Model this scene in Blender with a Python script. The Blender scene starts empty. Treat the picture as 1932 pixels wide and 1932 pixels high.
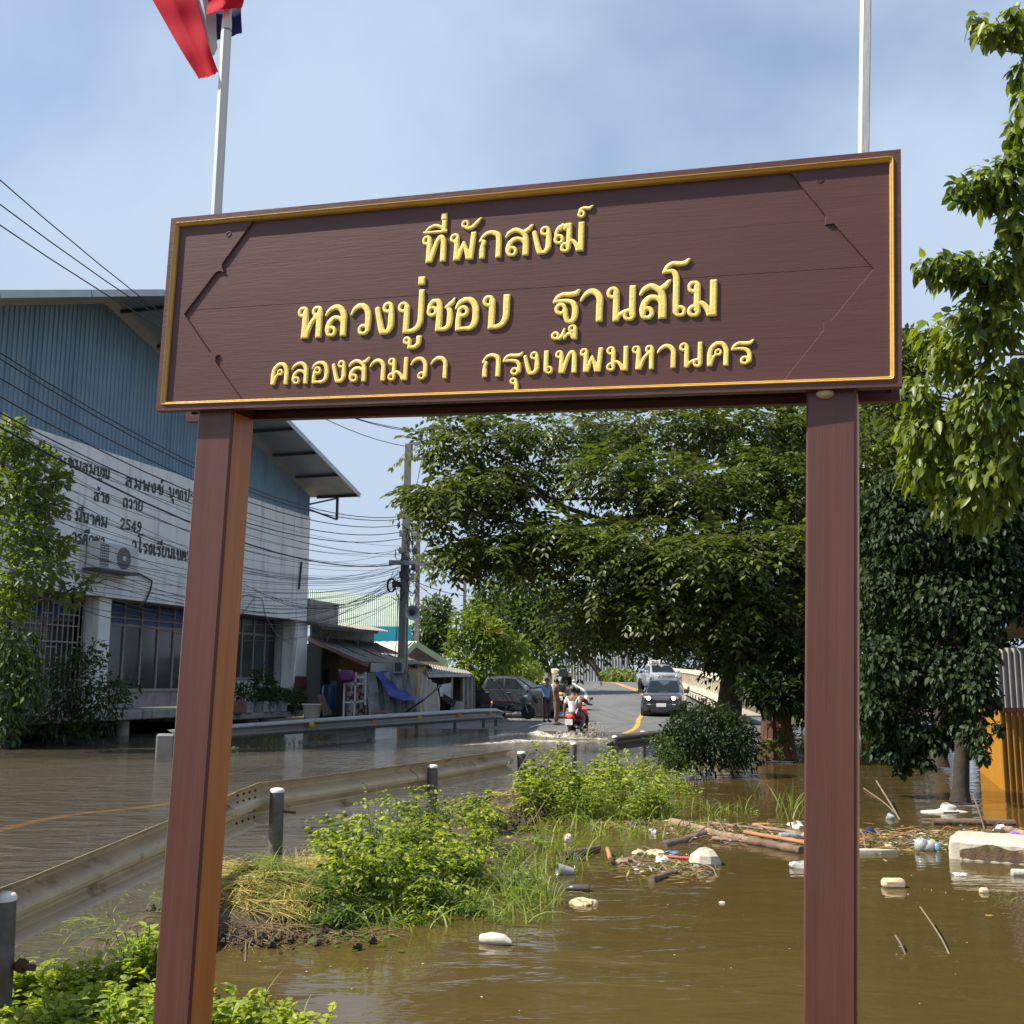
import bpy, math, random
import numpy as np
from mathutils import Vector, Matrix, Euler
random.seed(7)
rng = np.random.default_rng(7)
S = bpy.context.scene
COL = S.collection
R = math.radians
# ------------------------------------------------------------------ camera
FPX, PITCH, ROLL, EYE = 2050.0, R(8.954), R(0.3), 1.6      # focal length in units of a 1932 pixel wide picture
cF = Vector((0, math.cos(PITCH), math.sin(PITCH)))
cU0 = Vector((0, -math.sin(PITCH), math.cos(PITCH)))
cR = Vector((1, 0, 0)) * math.cos(ROLL) + cU0 * math.sin(ROLL)
cU = Vector((-1, 0, 0)) * math.sin(ROLL) + cU0 * math.cos(ROLL)
cO = Vector((0, 0, EYE))
cd = bpy.data.cameras.new('camera'); cam = bpy.data.objects.new('camera', cd); COL.objects.link(cam)
cd.sensor_width = 36; cd.lens = 36 * FPX / 1932; cd.clip_start = 0.05; cd.clip_end = 3000
cam.matrix_world = Matrix(((cR.x, cU.x, -cF.x, 0), (cR.y, cU.y, -cF.y, 0), (cR.z, cU.z, -cF.z, EYE), (0, 0, 0, 1)))
S.camera = cam
# ------------------------------------------------------------------ sky, sun, exposure
SUN_EL, SUN_AZ = R(50), R(-100)            # azimuth from +Y towards +X: the sun stands high on the left, a little behind the camera
sdir = Vector((math.sin(SUN_AZ) * math.cos(SUN_EL), math.cos(SUN_AZ) * math.cos(SUN_EL), math.sin(SUN_EL)))
W = bpy.data.worlds.new('World'); S.world = W; W.use_nodes = True
wn = W.node_tree; wn.nodes.clear()
def N(t, typ, **kw):
    n = t.nodes.new(typ)
    for k, v in kw.items():
        if k in n.inputs: n.inputs[k].default_value = v
        else: setattr(n, k, v)
    return n
wo = N(wn, 'ShaderNodeOutputWorld'); bg = N(wn, 'ShaderNodeBackground', Strength=0.098)
sky = N(wn, 'ShaderNodeTexSky', sky_type='NISHITA', sun_disc=False, sun_elevation=SUN_EL, sun_rotation=SUN_AZ,
        air_density=1.0, dust_density=1.2, ozone_density=1.3, altitude=10)
tc = N(wn, 'ShaderNodeTexCoord'); mp = N(wn, 'ShaderNodeMapping'); mp.inputs['Scale'].default_value = (1.0, 1.0, 1.5)
cn = N(wn, 'ShaderNodeTexNoise', Scale=1.9, Detail=6.0, Roughness=0.5, Distortion=0.25)
cr = N(wn, 'ShaderNodeMapRange'); cr.interpolation_type = 'SMOOTHSTEP'
for k, v in (('From Min', 0.36), ('From Max', 0.70), ('To Min', 0.20), ('To Max', 0.95)): cr.inputs[k].default_value = v
mx = N(wn, 'ShaderNodeMix', data_type='RGBA'); mx.inputs['B'].default_value = (3.35, 4.1, 5.15, 1)
L = wn.links.new
L(tc.outputs['Generated'], mp.inputs['Vector']); L(mp.outputs[0], cn.inputs['Vector']); L(cn.outputs['Fac'], cr.inputs['Value'])
sz_ = N(wn, 'ShaderNodeSeparateXYZ'); hz0 = N(wn, 'ShaderNodeMapRange'); hm = N(wn, 'ShaderNodeMix', data_type='RGBA'); hm.inputs['B'].default_value = (3.05, 3.6, 4.5, 1)
for k, v in (('From Min', 0.0), ('From Max', 0.42), ('To Min', 0.9), ('To Max', 0.0)): hz0.inputs[k].default_value = v
L(cr.outputs[0], mx.inputs['Factor']); L(sky.outputs[0], mx.inputs['A']); L(mx.outputs['Result'], hm.inputs['A']); L(tc.outputs['Generated'], sz_.inputs[0]); L(sz_.outputs['Z'], hz0.inputs['Value']); L(hz0.outputs[0], hm.inputs['Factor']); L(hm.outputs['Result'], bg.inputs['Color']); L(bg.outputs[0], wo.inputs[0])
sl_ = bpy.data.lights.new('sun', 'SUN'); sl_.energy = 4.6; sl_.angle = R(0.6); sl_.color = (1.0, 0.93, 0.80)
sun = bpy.data.objects.new('sun', sl_); COL.objects.link(sun); sun.rotation_euler = sdir.to_track_quat('Z', 'Y').to_euler()
S.view_settings.view_transform = 'Standard'; S.view_settings.look = 'None'; S.view_settings.gamma = 1
S.view_settings.exposure = 0.86; S.view_settings.use_curve_mapping = False
S.cycles.max_bounces = 8; S.cycles.transparent_max_bounces = 12; S.cycles.transmission_bounces = 6
# ------------------------------------------------------------------ where a point of the picture lies in the place
def ray(u, v):
    return cF + cR * ((u - 966) / FPX) + cU * ((966 - v) / FPX)
def onz(u, v, z=0.0):
    d = ray(u, v); return cO + d * ((z - EYE) / d.z)
def aty(u, v, Y):
    d = ray(u, v); return cO + d * (Y / d.y)
def onplane(u, v, p, n):
    d = ray(u, v); return cO + d * ((p - cO).dot(n) / d.dot(n))
# ------------------------------------------------------------------ object helpers
MATW = {}
def tag(o, label=None, cat=None, group=None, kind=None):
    for k, v in (('label', label), ('category', cat), ('group', group), ('kind', kind)):
        if v: o[k] = v
    return o
def thing(name, label, cat, loc=(0, 0, 0), rz=0.0, group=None, M=None):
    o = bpy.data.objects.new(name, None); COL.objects.link(o); o.empty_display_size = 0.1
    M = M if M is not None else Matrix.Translation(Vector(loc)) @ Matrix.Rotation(rz, 4, 'Z')
    o.matrix_world = M; MATW[o.name] = M.copy()
    return tag(o, label, cat, group)
class MB:
    def __init__(s): s.v = []; s.f = []
    def add(s, vs, fs):
        b = len(s.v); s.v += [tuple(p) for p in vs]; s.f += [tuple(i + b for i in f) for f in fs]; return s
    def box(s, c, d, M=None):
        c = Vector(c); h = Vector(d) / 2
        vs = [c + Vector((x * h.x, y * h.y, z * h.z)) for x in (-1, 1) for y in (-1, 1) for z in (-1, 1)]
        if M is not None: vs = [M @ p for p in vs]
        return s.add(vs, [(0, 1, 3, 2), (4, 6, 7, 5), (0, 4, 5, 1), (2, 3, 7, 6), (0, 2, 6, 4), (1, 5, 7, 3)])
    def bbox(s, c, d, b=0.005, M=None):                       # a box with chamfered edges
        c = Vector(c); h = Vector(d) / 2; vs = []; 
        for x in (-1, 1):
            for y in (-1, 1):
                for z in (-1, 1):
                    vs += [c + Vector((x * h.x, y * (h.y - b), z * (h.z - b))), c + Vector((x * (h.x - b), y * h.y, z * (h.z - b))), c + Vector((x * (h.x - b), y * (h.y - b), z * h.z))]
        def I(x, y, z, k): return ((x > 0) * 4 + (y > 0) * 2 + (z > 0)) * 3 + k
        fs = []
        for q in (-1, 1):
            fs.append([I(q, -1, -1, 0), I(q, 1, -1, 0), I(q, 1, 1, 0), I(q, -1, 1, 0)])
            fs.append([I(-1, q, -1, 1), I(1, q, -1, 1), I(1, q, 1, 1), I(-1, q, 1, 1)])
            fs.append([I(-1, -1, q, 2), I(1, -1, q, 2), I(1, 1, q, 2), I(-1, 1, q, 2)])
            for r in (-1, 1):
                fs.append([I(q, r, -1, 0), I(q, r, 1, 0), I(q, r, 1, 1), I(q, r, -1, 1)])
                fs.append([I(q, -1, r, 0), I(q, 1, r, 0), I(q, 1, r, 2), I(q, -1, r, 2)])
                fs.append([I(-1, q, r, 1), I(1, q, r, 1), I(1, q, r, 2), I(-1, q, r, 2)])
                for t in (-1, 1): fs.append([I(q, r, t, 0), I(q, r, t, 1), I(q, r, t, 2)])
        if M is not None: vs = [M @ p for p in vs]
        return s.add(vs, fs)
    def beam(s, a, b, w, h, up=(0, 0, 1)):
        a = Vector(a); b = Vector(b); x = (b - a).normalized(); up = Vector(up)
        y = up.cross(x); y = y.normalized() if y.length > 1e-5 else Vector((0, 1, 0)); z = x.cross(y)
        M = Matrix(((x.x, y.x, z.x, 0), (x.y, y.y, z.y, 0), (x.z, y.z, z.z, 0), (0, 0, 0, 1)))
        return s.box((0, 0, 0), ((b - a).length, w, h), Matrix.Translation((a + b) / 2) @ M)
    def tube(s, pts, r, n=8, cap=True):
        pts = [Vector(p) for p in pts]; k = len(pts); rs = r if hasattr(r, '__len__') else [r] * k
        vs = []; fs = []; pu = None
        for i in range(k):
            t = (pts[min(i + 1, k - 1)] - pts[max(i - 1, 0)]).normalized()
            if pu is None: pu = Vector((0, 0, 1)) if abs(t.z) < 0.9 else Vector((1, 0, 0))
            a = (pu - t * pu.dot(t)); a = a.normalized() if a.length > 1e-6 else t.orthogonal().normalized(); b = t.cross(a); pu = a
            vs += [pts[i] + (a * math.cos(2 * math.pi * j / n) + b * math.sin(2 * math.pi * j / n)) * rs[i] for j in range(n)]
        for i in range(k - 1):
            fs += [(i * n + j, i * n + (j + 1) % n, (i + 1) * n + (j + 1) % n, (i + 1) * n + j) for j in range(n)]
        if cap: fs += [tuple(range(n - 1, -1, -1)), tuple((k - 1) * n + j for j in range(n))]
        return s.add(vs, fs)
    def lathe(s, prof, n=16, M=None):                         # profile of (radius, z)
        vs = []; fs = []
        for r, z in prof: vs += [Vector((r * math.cos(2 * math.pi * j / n), r * math.sin(2 * math.pi * j / n), z)) for j in range(n)]
        for i in range(len(prof) - 1):
            fs += [(i * n + j, i * n + (j + 1) % n, (i + 1) * n + (j + 1) % n, (i + 1) * n + j) for j in range(n)]
        if prof[0][0] > 1e-6: fs.append(tuple(range(n - 1, -1, -1)))
        if prof[-1][0] > 1e-6: fs.append(tuple((len(prof) - 1) * n + j for j in range(n)))
        if M is not None: vs = [M @ p for p in vs]
        return s.add(vs, fs)
    def prism(s, poly, z0, z1, M=None):                       # outline in x, y
        k = len(poly); vs = [Vector((p[0], p[1], z0)) for p in poly] + [Vector((p[0], p[1], z1)) for p in poly]
        if M is not None: vs = [M @ p for p in vs]
        return s.add(vs, [tuple(range(k - 1, -1, -1)), tuple(range(k, 2 * k))] + [(i, (i + 1) % k, k + (i + 1) % k, k + i) for i in range(k)])
    def grid(s, fn, nu, nv):
        vs = [fn(i / nu, j / nv) for j in range(nv + 1) for i in range(nu + 1)]
        return s.add(vs, [(j * (nu + 1) + i, j * (nu + 1) + i + 1, (j + 1) * (nu + 1) + i + 1, (j + 1) * (nu + 1) + i) for j in range(nv) for i in range(nu)])
    def blob(s, c, r, seed=0, amp=0.15, n=10, m=7, M=None):   # an uneven lump
        rr = random.Random(seed); ph = [rr.uniform(0, 6.3) for _ in range(6)]; vs = []; c = Vector(c); r = Vector(r) if hasattr(r, '__len__') else Vector((r, r, r))
        for i in range(m + 1):
            th = math.pi * i / m
            for j in range(n):
                p = 2 * math.pi * j / n; k = 1 + amp * (math.sin(2 * p + ph[0] + 2 * th) + math.sin(3 * p + ph[1]) * math.sin(th * 3 + ph[2]) + 0.5 * math.sin(5 * p + ph[3])) / 2
                q = Vector((math.sin(th) * math.cos(p) * r.x, math.sin(th) * math.sin(p) * r.y, math.cos(th) * r.z)) * k
                vs.append((M @ q if M is not None else q) + c)
        return s.add(vs, [(i * n + j, (i + 1) * n + j, (i + 1) * n + (j + 1) % n, i * n + (j + 1) % n) for i in range(m) for j in range(n)])
    def obj(s, name, mat, parent=None, world=False, smooth=False, kind=None, label=None, fix=True):
        me = bpy.data.meshes.new(name)
        vs = s.v
        if parent is not None and world:
            Mi = MATW[parent.name].inverted(); vs = [Mi @ Vector(p) for p in vs]
        me.from_pydata([tuple(p) for p in vs], [], s.f); me.update()
        if fix:
            import bmesh
            bm = bmesh.new(); bm.from_mesh(me); bmesh.ops.recalc_face_normals(bm, faces=bm.faces); bm.to_mesh(me); bm.free()
        if smooth:
            me.polygons.foreach_set('use_smooth', [True] * len(me.polygons))
            try: me.set_sharp_from_angle(angle=R(40))
            except Exception: pass
        me.materials.append(mat)
        return link(name, me, parent, kind, label)
def link(name, me, parent=None, kind=None, label=None):
    o = bpy.data.objects.new(name, me); COL.objects.link(o)
    if parent is not None: o.parent = parent; MATW[o.name] = MATW[parent.name]
    else: MATW[o.name] = Matrix.Identity(4)
    if kind: o['kind'] = kind
    if label: o['label'] = label
    return o
def mesh_np(name, V, F, mat, parent=None, world=True, kind=None, smooth=False):
    V = np.asarray(V, dtype=np.float64)
    if parent is not None and world:
        Mi = np.array(MATW[parent.name].inverted()); V = V @ Mi[:3, :3].T + Mi[:3, 3]
    F = np.asarray(F, dtype=np.int32); k = F.shape[1]
    me = bpy.data.meshes.new(name); me.vertices.add(len(V)); me.vertices.foreach_set('co', V.astype(np.float32).ravel())
    me.loops.add(F.size); me.loops.foreach_set('vertex_index', F.ravel()); me.polygons.add(len(F))
    me.polygons.foreach_set('loop_start', np.arange(len(F), dtype=np.int32) * k); me.update(calc_edges=True)
    if smooth: me.polygons.foreach_set('use_smooth', np.ones(len(F), bool))
    me.materials.append(mat)
    return link(name, me, parent, kind)
def copy_tree(o, loc=None, rz=None, label=None):
    M = Matrix.Translation(Vector(loc)) @ Matrix.Rotation(rz or 0, 4, 'Z') if loc is not None else MATW[o.name].copy()
    def cp(x, par):
        c = x.copy(); COL.objects.link(c)
        if par is not None: c.parent = par
        MATW[c.name] = M
        for ch in kids.get(x.name, []): cp(ch, c)
        return c
    kids = {}
    for x in S.objects:
        if x.parent is not None: kids.setdefault(x.parent.name, []).append(x)
    c = cp(o, None); c.matrix_world = M
    if label: c['label'] = label
    return c
# ------------------------------------------------------------------ materials
def mat(name, col, rough=0.6, metal=0.0, var=0.15, scale=6.0, bump=0.0, bscale=60.0, stretch=(1, 1, 1), spec=0.5, col2=None, d=None, dscale=2.0, dmin=0.5, dmax=0.7, dstretch=(1, 1, 1), emit=None, coat=0.0):
    m = bpy.data.materials.new(name); m.use_nodes = True; t = m.node_tree; p = t.nodes['Principled BSDF']
    p.inputs['Roughness'].default_value = rough; p.inputs['Metallic'].default_value = metal; p.inputs['Specular IOR Level'].default_value = spec; p.inputs['Coat Weight'].default_value = coat
    c = Vector(col[:3]); lo = tuple(c * (1 - var)) + (1,); hi = (tuple(min(1, x * (1 + var)) for x in c) if col2 is None else tuple(col2)) + (1,)
    tcn = N(t, 'ShaderNodeTexCoord'); mpn = N(t, 'ShaderNodeMapping'); mpn.inputs['Scale'].default_value = stretch
    t.links.new(tcn.outputs['Object'], mpn.inputs['Vector'])
    nz = N(t, 'ShaderNodeTexNoise', Scale=scale, Detail=5.0, Roughness=0.6); t.links.new(mpn.outputs[0], nz.inputs['Vector'])
    mr = N(t, 'ShaderNodeMapRange'); mr.inputs['From Min'].default_value = 0.3; mr.inputs['From Max'].default_value = 0.7; t.links.new(nz.outputs['Fac'], mr.inputs['Value'])
    mxn = N(t, 'ShaderNodeMix', data_type='RGBA'); mxn.inputs['A'].default_value = lo; mxn.inputs['B'].default_value = hi; t.links.new(mr.outputs[0], mxn.inputs['Factor'])
    out = mxn.outputs['Result']
    if d is not None:                                         # stains and wear
        mp2 = N(t, 'ShaderNodeMapping'); mp2.inputs['Scale'].default_value = dstretch; t.links.new(tcn.outputs['Object'], mp2.inputs['Vector'])
        n2 = N(t, 'ShaderNodeTexNoise', Scale=dscale, Detail=8.0, Roughness=0.65); t.links.new(mp2.outputs[0], n2.inputs['Vector'])
        m2 = N(t, 'ShaderNodeMapRange'); m2.inputs['From Min'].default_value = dmin; m2.inputs['From Max'].default_value = dmax; t.links.new(n2.outputs['Fac'], m2.inputs['Value'])
        x2 = N(t, 'ShaderNodeMix', data_type='RGBA'); t.links.new(m2.outputs[0], x2.inputs['Factor']); t.links.new(out, x2.inputs['A']); x2.inputs['B'].default_value = tuple(d) + (1,); out = x2.outputs['Result']
    t.links.new(out, p.inputs['Base Color'])
    if bump:
        nb = N(t, 'ShaderNodeTexNoise', Scale=bscale, Detail=4.0); t.links.new(mpn.outputs[0], nb.inputs['Vector'])
        b = N(t, 'ShaderNodeBump', Strength=bump, Distance=0.02); t.links.new(nb.outputs['Fac'], b.inputs['Height']); t.links.new(b.outputs[0], p.inputs['Normal'])
    if emit: p.inputs['Emission Color'].default_value = tuple(emit[:3]) + (1,); p.inputs['Emission Strength'].default_value = emit[3]
    return m
def leafmat(name, c1, c2, trans=0.35, rough=0.45, tcol=None, spec=0.35):
    m = bpy.data.materials.new(name); m.use_nodes = True; t = m.node_tree; p = t.nodes['Principled BSDF']; o = t.nodes['Material Output']
    g = N(t, 'ShaderNodeNewGeometry'); x = N(t, 'ShaderNodeMix', data_type='RGBA'); x.inputs['A'].default_value = tuple(c1) + (1,); x.inputs['B'].default_value = tuple(c2) + (1,)
    t.links.new(g.outputs['Random Per Island'], x.inputs['Factor']); t.links.new(x.outputs['Result'], p.inputs['Base Color'])
    p.inputs['Roughness'].default_value = rough; p.inputs['Specular IOR Level'].default_value = spec
    tr = N(t, 'ShaderNodeBsdfTranslucent'); k = tcol or (1.5, 1.7, 0.7)
    hx = N(t, 'ShaderNodeMix', data_type='RGBA', blend_type='MULTIPLY'); hx.inputs['Factor'].default_value = 1; t.links.new(x.outputs['Result'], hx.inputs['A']); hx.inputs['B'].default_value = tuple(k) + (1,)
    t.links.new(hx.outputs['Result'], tr.inputs['Color'])
    ms = N(t, 'ShaderNodeMixShader', Fac=trans); t.links.new(p.outputs[0], ms.inputs[1]); t.links.new(tr.outputs[0], ms.inputs[2]); t.links.new(ms.outputs[0], o.inputs['Surface'])
    return m
def unit(a): return a / np.maximum(np.linalg.norm(a, axis=-1, keepdims=True), 1e-9)
def kites(b, ax, nr, Ln, Wd, fold=0.12, droop=0.0):
    ax = unit(ax); sd = unit(np.cross(ax, nr)); nr = np.cross(sd, ax); Ln = Ln[:, None]; Wd = Wd[:, None]
    mid = b + ax * Ln * 0.45; tip = b + ax * Ln; tip[:, 2] -= (Ln[:, 0] * droop)
    V = np.stack([b, mid + sd * Wd / 2 + nr * fold * Wd, tip, mid - sd * Wd / 2 + nr * fold * Wd], 1).reshape(-1, 3)
    i = np.arange(len(b))[:, None] * 4
    F = np.concatenate([i + np.array([[0, 1, 2]]), i + np.array([[0, 2, 3]])], 1).reshape(-1, 3)
    return V, F
def ovals(b, ax, nr, Ln, Wd, fold=0.12, droop=0.25):          # broader leaf: six facets folded at the midrib and curving down
    ax = unit(ax); sd = unit(np.cross(ax, nr)); nr = np.cross(sd, ax); Ln = Ln[:, None]; Wd = Wd[:, None]
    dz = np.array([0, 0, -1.0])
    def mp_(t): return b + ax * Ln * t + dz * Ln * droop * t * t
    m0, m1, m2, m3 = mp_(0), mp_(0.3), mp_(0.68), mp_(1.0)
    P = [m0, m1, m2, m3, m1 + sd * Wd * .48 + nr * fold * Wd, m2 + sd * Wd * .40 + nr * fold * Wd, m1 - sd * Wd * .48 + nr * fold * Wd, m2 - sd * Wd * .40 + nr * fold * Wd]
    V = np.stack(P, 1).reshape(-1, 3); i = np.arange(len(b))[:, None] * 8
    T = [(0, 4, 1), (1, 4, 5), (1, 5, 2), (2, 5, 3), (0, 1, 6), (1, 7, 6), (1, 2, 7), (2, 3, 7)]
    F = np.concatenate([i + np.array([t]) for t in T], 1).reshape(-1, 3)
    return V, F
def sphere_pts(n, up=0.0):
    d = unit(rng.normal(size=(n, 3)));
    if up: d[:, 2] += up * rng.random(n); d = unit(d)
    return d
def pinnate(o, ax, ln, pairs, ll, lw, droop=0.35):            # compound leaves: leaflets in pairs along a drooping stalk
    n = len(o); ax = unit(ax); up = np.array([0, 0, 1.0]); sd = unit(np.cross(ax, up)); nr = np.cross(sd, ax)
    B = []; A = []; Nn = []; LL = []
    for j in range(pairs):
        t = (j + 0.6) / pairs
        c = o + ax * (ln * t); c[:, 2] -= ln * droop * t * t
        for sgn in (-1, 1):
            a = sd * sgn * 0.85 + ax * 0.55; a[:, 2] -= 0.35 + 0.3 * t; a += rng.normal(size=a.shape) * 0.12
            B.append(c); A.append(a); Nn.append(nr + rng.normal(size=a.shape) * 0.25); LL.append(ll * (0.75 + 0.5 * rng.random(n)) * (1 - 0.35 * abs(t - 0.45)))
    B = np.concatenate(B); A = np.concatenate(A); Nn = np.concatenate(Nn); LL = np.concatenate(LL)
    return kites(B, A, Nn, LL, LL * lw)
def joinVF(parts):
    Vs = []; Fs = []; k = 0
    for V, F in parts: Vs.append(V); Fs.append(F + k); k += len(V)
    return np.concatenate(Vs), np.concatenate(Fs)
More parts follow.
